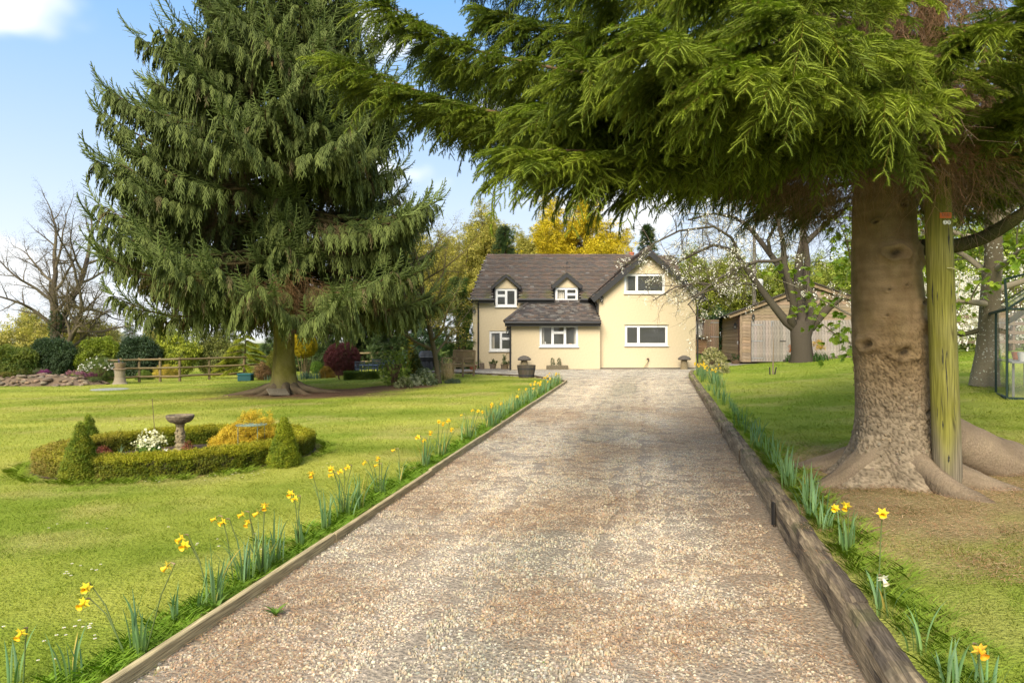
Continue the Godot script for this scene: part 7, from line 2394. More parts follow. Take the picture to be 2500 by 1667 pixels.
	for q in [[ground(Vector3(-5.251, 0.248, -9.200).x, -9.2), "strap-leaved bulb tuft left of the hellebore in the oval bed"], [Vector3(-3.501, 0.347, -9.400) * Vector3(1, 0, 1) + Vector3(0, 0.18, 0), "grey-green strap leaves growing through the wire plant support"]]:
		var sb := thing("bulb_leaves", q[1], "plant", q[0])
		var b := MB.new()
		for i in 10:
			blade(b, Vector3(rf(-0.05, 0.05), 0, rf(-0.04, 0.04)), rf(0, TAU), rf(0.12, 0.22), 0.011, rf(0.1, 0.6), vary(Color(0.12, 0.19, 0.09), 0.2))
		part("leaves", b, M.leaf, sb)

func build_shrubs() -> void:
	R.seed = 909
	# the beds between the weeping spruce and the cottage
	var dk := Color(0.022, 0.040, 0.014); var dk2 := Color(0.050, 0.080, 0.022)
	shrub("forsythia_bush", "bright yellow round-headed bush on bare stems right of the spruce trunk", "shrub", Vector3(-8.576, 0.276, -28.190) + Vector3(0, 0.82, 0), Vector3(0.512, 0.485, 0.461), "ball", "small", 1100, Color(0.46, 0.36, 0.012), Color(0.66, 0.50, 0.015), 1.1, "", 0.06, 0, Color(0.13, 0.10, 0.06), 0.3)
	var fs := MB.new()
	for i in 24:
		var a := rf(0, TAU)
		fs.tube([Vector3(cos(a) * 0.12, -0.84, sin(a) * 0.12), Vector3(cos(a) * 0.25, -0.2, sin(a) * 0.22), Vector3(cos(a) * 0.42, 0.5, sin(a) * 0.35)], [0.018, 0.013, 0.006], 5, vary(Color(0.17, 0.13, 0.07), 0.2))
	part("stems", fs, M.twig, get_node("forsythia_bush")).set_meta("kind", "stuff")
	shrub("barberry_bush", "round dark red barberry bush clipped to a ball", "shrub", Vector3(-7.044, 0.341, -28.320), Vector3(0.722, 0.686, 0.650), "ball", "small", 1700, Color(0.055, 0.018, 0.016), Color(0.135, 0.035, 0.04), 1.0, "", 0.03, 12, Color(0.08, 0.05, 0.04))
	shrub("clipped_bush", "small round green bush between the yellow and the dark red bush", "shrub", Vector3(-9.326, 0.213, -32.570), Vector3(0.291, 0.291, 0.291), "ball", "small", 420, Color(0.05, 0.10, 0.012), Color(0.11, 0.18, 0.02), 0.8, "", 0.08)
	shrub("camellia_bush", "glossy dark bush behind the small round green bush", "shrub", Vector3(-10.678, 0.146, -37.540), Vector3(0.383, 0.527, 0.306), "ball", "broad", 170, dk, dk2, 0.9)
	shrub("low_hedge", "low clipped green hedge in front of the patio chairs", "hedge", Vector3(-5.395, 0.390, -24.520), Vector3(0.594, 0.133, 0.178), "box", "small", 900, Color(0.07, 0.115, 0.012), Color(0.17, 0.21, 0.018), 0.8, "", 0.05)
	shrub("orange_bush", "orange-leaved low bush left of the dark red barberry", "shrub", Vector3(-7.153, 0.336, -26.390), Vector3(0.303, 0.252, 0.212), "dome", "small", 260, Color(0.22, 0.13, 0.03), Color(0.46, 0.28, 0.03), 1.0, "", 0.2, 10)
	var mp := tree("dwarf_maple", "tiny red-twigged dwarf maple at the left end of the low hedge", Vector3(-6.274, 0.360, -24.780), 0.42, 0.022, {kids = [4, 5, 4], ratio = 0.62, angle = 1.1, up = -0.05, bark = Color(0.20, 0.09, 0.07), leaf = "bud", prob = 0.5, c0 = Color(0.17, 0.05, 0.04), c1 = Color(0.26, 0.10, 0.06), lsize = 0.3, first = 0.5, bend = 0.3})
	mp.scale = Vector3(1.3, 1.0, 1.3)
	for q in [[Vector3(-8.382, 0.285, -25.820), 0.9, "blue-green iris leaves at the foot of the yellow bush, left tuft"], [Vector3(-7.914, 0.304, -26.070), 1.0, "blue-green iris leaves at the foot of the yellow bush, middle tuft"], [Vector3(-7.560, 0.318, -26.110), 1.0, "blue-green iris leaves beside the small round green bush"], [Vector3(-9.043, 0.260, -25.970), 0.8, "blue-green iris leaves left of the weeping spruce trunk"]]:
		var t := thing("iris_clump", q[2], "plant", q[0])
		var b := MB.new()
		for i in 60:
			blade(b, Vector3(R.randfn(0, 0.16), 0, R.randfn(0, 0.1)), rf(0, TAU), rf(0.2, 0.4) * q[1], 0.02, rf(0.1, 0.5), vary(Color(0.11, 0.18, 0.12), 0.25))
		part("leaves", b, M.leaf, t)
	shrub("pale_green_shrub", "open pale green shrub with upright stems in front of the patio chairs", "shrub", Vector3(-3.661, 0.386, -21.180), Vector3(0.486, 0.513, 0.438), "ball", "broad", 230, Color(0.13, 0.19, 0.025), Color(0.25, 0.31, 0.05), 0.7, "", 0.18, 34, Color(0.17, 0.11, 0.065), 0.4)
	shrub("dwarf_conifer", "dome-shaped olive green dwarf conifer left of the barbecue", "shrub", Vector3(-3.658, 0.471, -25.720), Vector3(0.344, 0.476, 0.344), "cone", "fine", 560, Color(0.055, 0.070, 0.012), Color(0.14, 0.14, 0.025), 0.5, "", 0.04)
	shrub("golden_conifer", "narrow golden yellow conifer spire above the dome conifer", "shrub", Vector3(-3.819, 0.466, -25.810), Vector3(0.181, 0.691, 0.181), "cone", "fine", 340, Color(0.40, 0.29, 0.02), Color(0.66, 0.48, 0.04), 0.5, "", 0.1)
	shrub("variegated_shrub", "rounded shrub with white-edged leaves beside the slim bare tree", "shrub", Vector3(-2.743, 0.406, -21.080), Vector3(0.444, 0.282, 0.399), "dome", "broad", 260, Color(0.07, 0.10, 0.045), Color(0.33, 0.36, 0.24), 0.62, "", 0.1)
	shrub("variegated_shrub", "low spreading pale-leaved plant at the front of the shrub bed", "shrub", Vector3(-3.191, 0.381, -20.260), Vector3(0.284, 0.174, 0.199), "dome", "broad", 150, Color(0.11, 0.13, 0.05), Color(0.30, 0.31, 0.16), 0.5, "", 0.12)
	shrub("lavender_bush", "flat grey-green plant at the foot of the tan grass", "plant", Vector3(-1.866, 0.433, -21.510), Vector3(0.247, 0.069, 0.148), "dome", "small", 110, Color(0.05, 0.08, 0.05), Color(0.11, 0.14, 0.09), 0.8)
	for q in [[Vector3(-1.994, 0.435, -21.710), 1.0, "feathery tan ornamental grass in front of the bench"], [Vector3(-2.256, 0.455, -22.820), 0.9, "taller tan ornamental grass at the left end of the bench"]]:
		var t := thing("ornamental_grass", q[2], "grass plant", q[0])
		var b := MB.new()
		for i in 130:
			blade(b, Vector3(R.randfn(0, 0.08), 0, R.randfn(0, 0.08)), rf(0, TAU), rf(0.35, 0.95) * q[1], 0.006, rf(0.05, 0.55), vary(Color(0.44, 0.32, 0.18), 0.25), Color(0.20, 0.19, 0.06))
		for i in 90:
			blade(b, Vector3(R.randfn(0, 0.09), 0, R.randfn(0, 0.09)), rf(0, TAU), rf(0.1, 0.3), 0.007, rf(0.2, 0.7), vary(Color(0.14, 0.15, 0.04), 0.25))
		for i in 40:   # feathery heads
			var a := rf(0, TAU)
			var p := Vector3(cos(a) * rf(0.05, 0.3), rf(0.55, 0.95) * q[1], sin(a) * rf(0.05, 0.25))
			needles(b, p, p + Vector3(cos(a) * 0.05, -0.06, sin(a) * 0.05), 12, 0.03, 0.004, vary(Color(0.48, 0.36, 0.22), 0.2))
		part("blades", b, M.leaf, t)
	shrub("pale_shrub", "rounded cream-speckled shrub in front of the gate at the drive end", "shrub", Vector3(6.539, 0.701, -22.240), Vector3(0.511, 0.369, 0.408), "dome", "broad", 420, Color(0.13, 0.13, 0.04), Color(0.42, 0.38, 0.20), 0.6, "", 0.14, 20)
	# hedge line on the far left
	var hg := "hedge plants behind the rail fence"
	shrub("hedge_bush", "mixed light green hedge bush at the far left edge", "hedge", Vector3(-22.531, 0.120, -30.430), Vector3(1.456, 0.660, 0.582), "ball", "dense", 1190, Color(0.05, 0.085, 0.016), Color(0.15, 0.17, 0.03), 0.62, hg, 0.12)
	shrub("laurel_bush", "big dark glossy laurel, leftmost dark bush behind the rockery", "hedge", Vector3(-21.032, 0.120, -31.170), Vector3(1.213, 0.835, 0.606), "ball", "dense", 1360, Color(0.020, 0.040, 0.016), Color(0.060, 0.090, 0.040), 0.62, hg, 0.10)
	shrub("hedge_bush", "bright green-topped hedge bush between the two dark laurels", "hedge", Vector3(-18.845, 0.120, -31.170), Vector3(1.054, 0.855, 0.527), "ball", "dense", 1105, Color(0.045, 0.060, 0.012), Color(0.17, 0.21, 0.018), 0.62, hg, 0.12, 0, Color.BLACK, 0.35)
	shrub("laurel_bush", "dark glossy laurel behind the urn and rail fence", "hedge", Vector3(-17.056, 0.120, -31.170), Vector3(0.914, 0.914, 0.549), "ball", "dense", 1054, Color(0.020, 0.038, 0.018), Color(0.055, 0.085, 0.042), 0.62, hg, 0.10)
	shrub("hedge_bush", "yellow-green spring bush rising behind the middle of the rail fence", "hedge", Vector3(-15.710, 0.120, -31.950), Vector3(0.958, 1.060, 0.575), "ball", "dense", 714, Color(0.16, 0.20, 0.025), Color(0.34, 0.36, 0.04), 0.62, hg, 0.2, 24)
	shrub("hedge_bush", "olive twiggy bush behind the right end of the rail fence", "hedge", Vector3(-14.128, 0.120, -32.770), Vector3(1.087, 1.129, 0.652), "ball", "dense", 816, Color(0.07, 0.085, 0.025), Color(0.20, 0.21, 0.05), 0.62, hg, 0.2, 24)
	shrub("yellow_bush", "low golden bush inside the rail fence", "shrub", Vector3(-15.448, 0.120, -30.430), Vector3(0.602, 0.272, 0.361), "dome", "small", 420, Color(0.22, 0.20, 0.03), Color(0.46, 0.34, 0.05), 1.3, "", 0.2)
	shrub("green_bush", "low green mound behind the first fence bay", "shrub", Vector3(-15.655, 0.120, -29.050), Vector3(0.333, 0.185, 0.267), "dome", "small", 240, Color(0.06, 0.10, 0.015), Color(0.14, 0.19, 0.03), 1.2)
	var wf := shrub("white_flowering_shrub", "spirea shrub with arching sprays of white flowers beside the urn", "shrub", Vector3(-16.032, 0.120, -26.630), Vector3(0.645, 0.476, 0.516), "ball", "small", 500, Color(0.06, 0.09, 0.02), Color(0.13, 0.17, 0.04), 1.0, "", 0.2, 18)
	var wc := Cloud.new()
	for i in 60:
		var u := on_ball()
		u.y = absf(u.y) * 0.9 + 0.0
		wc.add(Transform3D(facing(u) * rf(0.7, 1.2), Vector3(u.x * 0.74 - 0.10, 0.52 + u.y * 0.55 - 0.15 * absf(u.x), u.z * 0.55)), Color(0.8, 0.8, 0.74) * rf(0.85, 1.0))
	copies("blossom", clump("blossom"), M.petal, wc, wf)
	# golden deodar
	var t := thing("golden_cedar", "golden-green cedar with drooping layered boughs left of the weeping spruce", "tree", Vector3(-11.668, 0.159, -29.700))
	var b := MB.new()
	b.tube([Vector3(0, -0.1, 0), Vector3(0.05, 1.2, 0), Vector3(0.1, 2.6, 0)], [0.08, 0.05, 0.01], 7, Color(0.12, 0.09, 0.06))
	part("trunk", b, M.bark, t)
	b = MB.new()
	var cl := Cloud.new()
	for i in 40:
		var u := i / 40.0
		var a := rf(0, TAU) if i % 3 else (PI * rf(0.85, 1.15) if i % 2 else rf(-0.3, 0.3))
		var l := lerpf(2.0, 0.35, pow(u, 0.9)) * rf(0.8, 1.1)
		var p := Vector3(0.1 * u, 0.25 + 2.3 * u, 0)
		var pts := []
		for j in 6:
			var f := j / 5.0
			pts.append(p + Vector3(cos(a) * l * f, 0.22 * l * f - 0.34 * l * f * f, sin(a) * l * f * 0.8))
		b.tube(pts, [0.018, 0.015, 0.012, 0.009, 0.006, 0.003], 4, Color(0.14, 0.11, 0.05), Color(-1, 0, 0), false)
		for j in int(l * 42):
			var f := pow(rf(0.05, 1.0), 0.7) * 5.0
			var i0 := mini(int(f), 4)
			var q: Vector3 = pts[i0].lerp(pts[i0 + 1], f - i0)
			var dir: Vector3 = (pts[i0 + 1] - pts[i0]).normalized()
			var k := Color(0.14, 0.19, 0.014).lerp(Color(0.40, 0.42, 0.035), clampf(f / 5.0 * 0.7 + rf(-0.3, 0.4), 0.0, 1.0))
			cl.add(Transform3D(facing(dir + dir.cross(Vector3.UP) * rf(-1.3, 1.3) + Vector3.DOWN * 0.25) * rf(0.7, 1.2), q + Vector3.DOWN * rf(0, 0.06)), k)
	t.scale = Vector3.ONE * 0.78
	part("branches", b, M.twig, t).set_meta("kind", "stuff")
	copies("foliage", clump("feather"), M.leaf, cl, t)
	shrub("brown_bush", "brownish twiggy bush beside the teal bin", "shrub", Vector3(-9.747, 0.234, -26.720), Vector3(0.358, 0.341, 0.286), "ball", "small", 240, Color(0.16, 0.09, 0.04), Color(0.28, 0.18, 0.08), 1.1, "", 0.2, 24)
	shrub("yew_bush", "upright dark gold bush left of the spruce trunk", "shrub", Vector3(-9.814, 0.228, -28.080), Vector3(0.269, 0.537, 0.242), "ball", "small", 420, Color(0.07, 0.085, 0.012), Color(0.19, 0.18, 0.02), 1.0)
	# by the cherry and the garage
	for q in [[Vector3(11.519, 0.894, -27.960), Color(0.55, 0.16, 0.02), "orange-flowered plant with strap leaves left of the cherry trunk"], [Vector3(11.049, 1.030, -24.540), Color(0.55, 0.34, 0.02), "yellow-orange-flowered plant with strap leaves right of the cherry trunk"]]:
		t = thing("crown_imperial", q[2], "flower", q[0])
		b = MB.new()
		for i in 70:
			blade(b, Vector3(R.randfn(0, 0.20), 0, R.randfn(0, 0.15)), rf(0, TAU), rf(0.25, 0.5), 0.03, rf(0.2, 0.8), vary(Color(0.055, 0.12, 0.025), 0.25))
		part("leaves", b, M.leaf, t)
		cl = Cloud.new()
		for i in 34:
			cl.add(Transform3D(facing(on_ball()) * rf(0.8, 1.4), Vector3(R.randfn(-0.02, 0.12), rf(0.45, 0.75), R.randfn(0.1, 0.08))), vary(q[1], 0.25))
		copies("flowers", clump("small"), M.petal, cl, t)
	t = thing("staked_sapling", "thin bare sapling tied to a stake on the right lawn", "tree", Vector3(7.760, 0.768, -20.280))
	b = MB.new()
	b.tube([Vector3.ZERO, Vector3(0.01, 0.8, 0), Vector3(-0.01, 1.55, 0)], [0.022, 0.016, 0.006], 6, Color(0.22, 0.17, 0.12))
	part("stem", b, M.twig, t)
	b = MB.new()
	for q in [Vector3(-0.09, 0.0, 0), Vector3(0.03, 0.0, 0.05)]:
		b.tube([q, q + Vector3(-0.01 if q.x < 0 else 0.05, 0.22, 0)], [0.022, 0.018], 6, Color(0.03, 0.025, 0.02))
	part("root_guard", b, M.plain, t)
	var rg := [["fallen_twigs", 0]]
	# far right beyond the lawn
	shrub("blackthorn_bush", "white-blossomed blackthorn thicket behind the right lawn, left of the lichened tree", "shrub", Vector3(15.138, 1.505, -24.000) * Vector3(1, 0, 1) + Vector3(0, 1.35, 0), Vector3(1.5, 1.5, 1.0), "ball", "bud", 240, Color(0.10, 0.14, 0.03), Color(0.25, 0.28, 0.07), 1.0, "", 0.2, 60)
	var bt := shrub("blackthorn_bush", "white-blossomed blackthorn thicket behind the right fence, right of the lichened tree", "shrub", Vector3(19.699, 1.474, -27.000) * Vector3(1, 0, 1) + Vector3(0, 1.4, 0), Vector3(2.2, 2.0, 1.0), "ball", "bud", 300, Color(0.10, 0.14, 0.03), Color(0.25, 0.28, 0.07), 1.0, "", 0.2, 60)
	for q in [[2165.0, 24.0, 1.5, 1.5], [2320.0, 27.0, 2.2, 2.0]]:
		pass
	var wb := Cloud.new()
	for i in 700:
		var u := on_ball() * rf(0.7, 1.0)
		wb.add(Transform3D(facing(u + Vector3.BACK) * rf(1.2, 2.0), Vector3(u.x * 2.3, 2.0 + u.y * 2.0, u.z)), Color(0.74, 0.72, 0.66) * rf(0.8, 1.05))
	copies("blossom", clump("blossom"), M.petal, wb, bt)
	wb = Cloud.new()
	for i in 600:
		var u := on_ball() * rf(0.7, 1.0)
		wb.add(Transform3D(facing(u + Vector3.BACK) * rf(1.2, 2.0), Vector3(u.x * 1.6, 1.5 + u.y * 1.5, u.z)), Color(0.74, 0.72, 0.66) * rf(0.8, 1.05))
	copies("blossom", clump("blossom"), M.petal, wb, get_node("blackthorn_bush"))
	for q in [[Vector3(19.026, 1.624, -33.000), 3.2, "light green leafy bush behind the near spruce trunk"], [Vector3(24.199, 1.612, -36.000), 3.4, "light green leafy bush beyond the right fence"], [Vector3(26.541, 1.620, -34.000), 3.6, "light green leafy bush beyond the greenhouse"]]:
		var p: Vector3 = q[0]
		p.y = 1.4
		shrub("leafy_bush", q[2], "shrub", p, Vector3(3.0, q[1], 2.0), "ball", "dense", 900, Color(0.09, 0.13, 0.02), Color(0.27, 0.32, 0.045), 1.3, "leafy bushes beyond the right lawn", 0.2)
	# weeds on the drive
	for q in [[Vector3(-1.422, 0.089, -4.100), 0.10, "small green dock weed growing in the gravel near the left boards"], [Vector3(0.142, 0.076, -3.480), 0.05, "tiny green weed tuft in the middle of the drive"], [Vector3(0.646, 0.106, -4.890), 0.035, "tiny weed sprouting in the drive centre further up"], [Vector3(-1.802, 0.090, -4.150), 0.14, "pale dock leaves at the foot of a leaning daffodil"]]:
		t = thing("weed", q[2], "weed", q[0])
		b = MB.new()
		for i in 16:
			blade(b, Vector3.ZERO, rf(0, TAU), rf(0.5, 1.0) * q[1], q[1] * 0.22, rf(0.6, 1.1), vary(Color(0.12, 0.21, 0.03), 0.25))
		part("leaves", b, M.leaf, t)
	# old flower lying on the stones
	var ff := Node3D.new()
	ff.name = "flower"

func build_trees() -> void:
	R.seed = 1010
	var br := Color(0.15, 0.125, 0.095)
	# beyond the left hedge
	var at := Vector3(Vector3(-30.536, 1.750, -45.000).x, -0.2, -45.0)
	var big_t := tree("alder_tree", "tall bare alder with forked ivy-clad trunk beyond the left hedge", at, 11.3, 0.25, {kids = [9, 6, 4, 3], ratio = 0.50, angle = 0.95, up = 0.04, bend = 0.2, bole = 0.74, first = 0.26, bark = Color(0.13, 0.11, 0.075), tip = Color(0.085, 0.07, 0.055), leaf = "bud", per = 1, prob = 0.75, c0 = Color(0.05, 0.035, 0.02), c1 = Color(0.16, 0.13, 0.03), lsize = 0.9, stems = [[Vector3.ZERO, Vector3(-0.10, 1, 0), 0.95], [Vector3(0.05, 0, 0.1), Vector3(0.16, 1, 0.05), 1.0], [Vector3(0.55, 0, 0), Vector3(0.20, 1, -0.1), 0.6]]})
	var iv := Cloud.new()
	for i in 420:
		var y := pow(R.randf(), 1.3) * 3.9
		var a := rf(0, TAU)
		iv.add(Transform3D(facing(Vector3(cos(a), 0, sin(a))) * rf(0.7, 1.3), Vector3(0.05 + 0.16 * y + cos(a) * 0.33, y, 0.1 + 0.05 * y + sin(a) * 0.33)), Color(0.02, 0.05, 0.012).lerp(Color(0.05, 0.10, 0.03), R.randf()))
	copies("ivy", clump("broad"), M.leaf, iv, big_t)
	tree("oak_tree", "spreading bare grey oak on the far field left of the weeping spruce", Vector3(Vector3(-52.529, 1.750, -85.000).x, -0.4, -85.0), 8.0, 0.42, {kids = [8, 6, 5, 3], ratio = 0.60, angle = 1.05, up = 0.02, bend = 0.30, bole = 0.42, first = 0.35, bark = Color(0.17, 0.15, 0.135)})
	var oak := {kids = [8, 6, 5], ratio = 0.58, angle = 0.95, up = 0.03, bend = 0.26, bole = 0.46, first = 0.3, bark = Color(0.18, 0.15, 0.11), leaf = "dense", per = 2, prob = 0.8, c0 = Color(0.22, 0.21, 0.05), c1 = Color(0.40, 0.35, 0.10), lsize = 1.3, spread = 0.5}
	var fo := tree("spring_oak", "yellow-green oak coming into leaf behind the bare alder", Vector3(Vector3(-52.184, 1.750, -75.000).x, -0.4, -75.0), 8.2, 0.30, oak, "spring oaks far beyond the left hedge")
	dup(fo, "yellow-green oak coming into leaf at the extreme left edge", Vector3(Vector3(-52.723, 1.750, -70.000).x, -0.4, -70.0), 2.0, 0.85)
	dup(fo, "low olive oak between the bare alder and bare grey oak", Vector3(Vector3(-61.859, 1.750, -95.000).x, -0.4, -95.0), 4.0, 0.75)
	dup(fo, "pale olive oak right of the bare grey oak", Vector3(Vector3(-58.291, 1.750, -100.000).x, -0.4, -100.0), 1.1, 0.9)
	dup(fo, "pale olive oak half hidden behind the skirt of the weeping spruce", Vector3(Vector3(-49.344, 1.750, -92.000).x, -0.4, -92.0), 5.2, 0.8)
	conifer("grey_conifer", "hazy blue-grey conifer on the far field left of the weeping spruce skirt", Vector3(Vector3(-44.898, 1.750, -80.000).x, -0.4, -80.0), 4.6, 1.6, Color(0.09, 0.12, 0.10), Color(0.14, 0.17, 0.14), 500, 1.6)
	for q in [[55.0, 1.7], [150.0, 1.5], [190.0, 1.9]]:
		shrub("scrub_bush", ["pale tan scrub above the hedge, left of the alder trunk", "yellow scrub above the hedge, right of the alder trunk", "pale yellow scrub below the bare grey oak"][0 if q[0] < 100.0 else 1 if q[0] < 170.0 else 2], "shrub", Vector3(Vector3(-36.000, 1.750, -48.000).x + (q[0]) * 48.0 / 1568.0, -0.2, -48.0), Vector3(2.2, q[1], 1.2), "ball", "dense", 420, Color(0.22, 0.19, 0.07), Color(0.40, 0.36, 0.07), 1.1, "scrub above the left hedge", 0.2)
	# behind the mid garden
	var dk := Color(0.018, 0.034, 0.012); var dk2 := Color(0.055, 0.085, 0.028)
	for q in [[655.0, 37.0, 4.6, "tall dark conifer screening the back of the garden, behind the spruce trunk"], [722.0, 38.0, 4.2, "dark conifer in the screen behind the yellow bush"], [775.0, 37.5, 4.4, "dark conifer in the screen behind the dark red barberry"], [838.0, 38.5, 4.0, "dark conifer in the screen just left of the blue pine trunk"], [900.0, 37.0, 4.3, "dark conifer in the screen right of the blue pine trunk"], [955.0, 36.5, 4.5, "dark conifer in the screen behind the barbecue"]]:
		conifer("screen_conifer", q[3], Vector3((q[0] - 1176.0) / 1568.0 * q[1], 0.1, -q[1]), q[2], 1.5, dk, dk2, 1300, 1.4, "fine", 0.03, "dark conifers screening the back of the garden")
	conifer("spruce_sapling", "dark spruce growing against the left wall of the cottage", Vector3(Vector3(-2.333, 0.508, -29.500).x, 0.35, -29.5), 4.4, 1.15, Color(0.024, 0.050, 0.012), Color(0.075, 0.13, 0.025), 1500, 1.1, "fine", 0.02)
	var bp := tree("blue_pine", "blue-green pine with long hazy needles and a bare lower trunk behind the barberry", Vector3(-7.574, 0.235, -38.310), 4.6, 0.16, {kids = [13, 5, 3], ratio = 0.38, angle = 1.25, up = 0.0, bend = 0.16, bole = 0.85, first = 0.26, bark = Color(0.20, 0.16, 0.085), leaf = "pine", per = 4, prob = 1.0, c0 = Color(0.09, 0.14, 0.085), c1 = Color(0.17, 0.23, 0.14), lsize = 1.5, spread = 0.22})
	bp.rotation.y = 0.3
	conifer("holly_tree", "dark glossy evergreen between the screen and the slim bare tree", Vector3(Vector3(-3.837, 0.424, -31.500).x, 0.3, -31.5), 3.4, 1.2, Color(0.025, 0.045, 0.02), Color(0.06, 0.10, 0.05), 700, 1.3, "broad", 0.02)
	# slim bare tree in front of the cottage
	tree("rowan_tree", "slim bare rowan with arching twigs and first buds before the cottage's left end", Vector3(-2.313, 0.423, -21.460), 5.2, 0.085, {kids = [15, 6, 5, 3], ratio = 0.46, angle = 1.0, up = 0.05, bend = 0.13, bole = 0.80, first = 0.20, bark = Color(0.14, 0.12, 0.075), tip = Color(0.19, 0.145, 0.085), leaf = "bud", per = 1, prob = 0.6, c0 = Color(0.22, 0.19, 0.04), c1 = Color(0.42, 0.36, 0.07), lsize = 0.55, spread = 0.1})
	# behind the cottage
	var yo := {kids = [10, 7, 5, 3], ratio = 0.56, angle = 0.9, up = 0.05, bend = 0.24, bole = 0.50, first = 0.35, bark = Color(0.13, 0.10, 0.06), leaf = "dense", per = 3, prob = 0.75, c0 = Color(0.40, 0.31, 0.015), c1 = Color(0.64, 0.50, 0.03), lsize = 0.9, spread = 0.35}
	var go := tree("golden_oak", "bright golden oak in new leaf rising behind the cottage ridge", Vector3(Vector3(4.469, 7.383, -48.000).x, 0.6, -48.0), 12.8, 0.35, yo, "oaks in new leaf behind the cottage")
	yo.c0 = Color(0.24, 0.22, 0.04); yo.c1 = Color(0.42, 0.37, 0.08); yo.prob = 0.5
	var po := tree("pale_oak", "pale olive oak behind the slim bare tree and chimney", Vector3(Vector3(-3.699, 7.617, -50.000).x, 0.6, -50.0), 13.0, 0.32, yo, "oaks in new leaf behind the cottage")
	dup(po, "pale olive oak seen between the weeping spruce and the cottage roof", Vector3(Vector3(-8.648, 8.791, -60.000).x, 0.6, -60.0), 2.2, 1.0)
	dup(po, "pale olive oak directly behind the golden oak", Vector3(Vector3(2.333, 9.026, -62.000).x, 0.6, -62.0), 4.0, 1.05)
	conifer("dark_fir", "dark fir behind the left half of the cottage ridge", Vector3(Vector3(-0.459, 7.031, -45.000).x, 0.6, -45.0), 9.0, 2.1, dk, dk2, 1500, 1.6)
	conifer("dark_fir", "dark fir behind the wing gable, half hidden by cherry blossom", Vector3(Vector3(9.124, 7.148, -46.000).x, 0.6, -46.0), 9.3, 1.7, dk, dk2, 1300, 1.6)
	# woodland behind the garage
	var wo := {kids = [10, 7, 5], ratio = 0.55, angle = 0.8, up = 0.06, bend = 0.22, bole = 0.5, first = 0.2, bark = Color(0.15, 0.13, 0.09), leaf = "dense", per = 3, prob = 0.8, c0 = Color(0.16, 0.19, 0.03), c1 = Color(0.34, 0.36, 0.06), lsize = 1.3, spread = 0.6}
	var wt := tree("woodland_tree", "light green woodland tree behind the gate between cottage and garage", Vector3(Vector3(16.423, 4.857, -58.000).x, 0.6, -58.0), 10.5, 0.25, wo, "light green woodland behind the garage")
	for q in [[1690.0, 56.0, 0.95, 1.0, "light green woodland tree above the left garage eaves"], [1760.0, 60.0, 0.95, 2.6, "light green woodland tree behind the distant pole"], [1830.0, 57.0, 0.9, 4.1, "light green woodland tree behind the cherry limbs"], [1905.0, 62.0, 1.0, 5.0, "light green woodland tree above the garage apex"], [1560.0, 66.0, 1.0, 3.2, "light green woodland tree behind the cottage wing"], [1990.0, 60.0, 1.0, 0.6, "light green woodland tree hidden behind the near spruce trunk"], [2110.0, 58.0, 1.1, 1.6, "light green woodland tree right of the telegraph pole"], [2220.0, 56.0, 1.1, 2.9, "light green woodland tree above the right fence"], [2340.0, 54.0, 1.1, 3.9, "light green woodland tree at the right edge"]]:
		dup(wt, q[4], Vector3((q[0] - 1176.0) / 1568.0 * q[1], 0.6, -q[1]), q[3], q[2])
	shrub("holly_bush", "dark rounded evergreen bush behind the side gate", "shrub", Vector3(Vector3(12.750, 1.857, -42.000).x, 0.7, -42.0), Vector3(1.5, 1.45, 1.2), "ball", "dense", 700, Color(0.02, 0.04, 0.014), Color(0.05, 0.085, 0.03), 0.9)
	# cherry by the garage: thick lopped limbs laid out by eye, twigs grown from them
	R.seed = 1111
	var cb := Vector3(10.596, 0.988, -24.910)
	var t := thing("cherry_tree", "old cherry with stout lopped limbs and white blossom before the garage", "tree", cb)
	var bark := Color(0.105, 0.09, 0.068)
	var trunk := MB.new()
	var tp := [Vector3(10.549, 0.896, -24.800), Vector3(10.549, 1.149, -24.800), Vector3(10.534, 1.497, -24.800), Vector3(10.502, 1.892, -24.800), Vector3(10.534, 2.256, -24.800), Vector3(10.597, 2.446, -24.800)]
	for i in tp.size(): tp[i] -= cb
	trunk.tube(tp, [0.50, 0.40, 0.36, 0.36, 0.40, 0.33], 18, bark)
	part("trunk", trunk, M.bark, t)
	var tips := []
	var tw := MB.new()
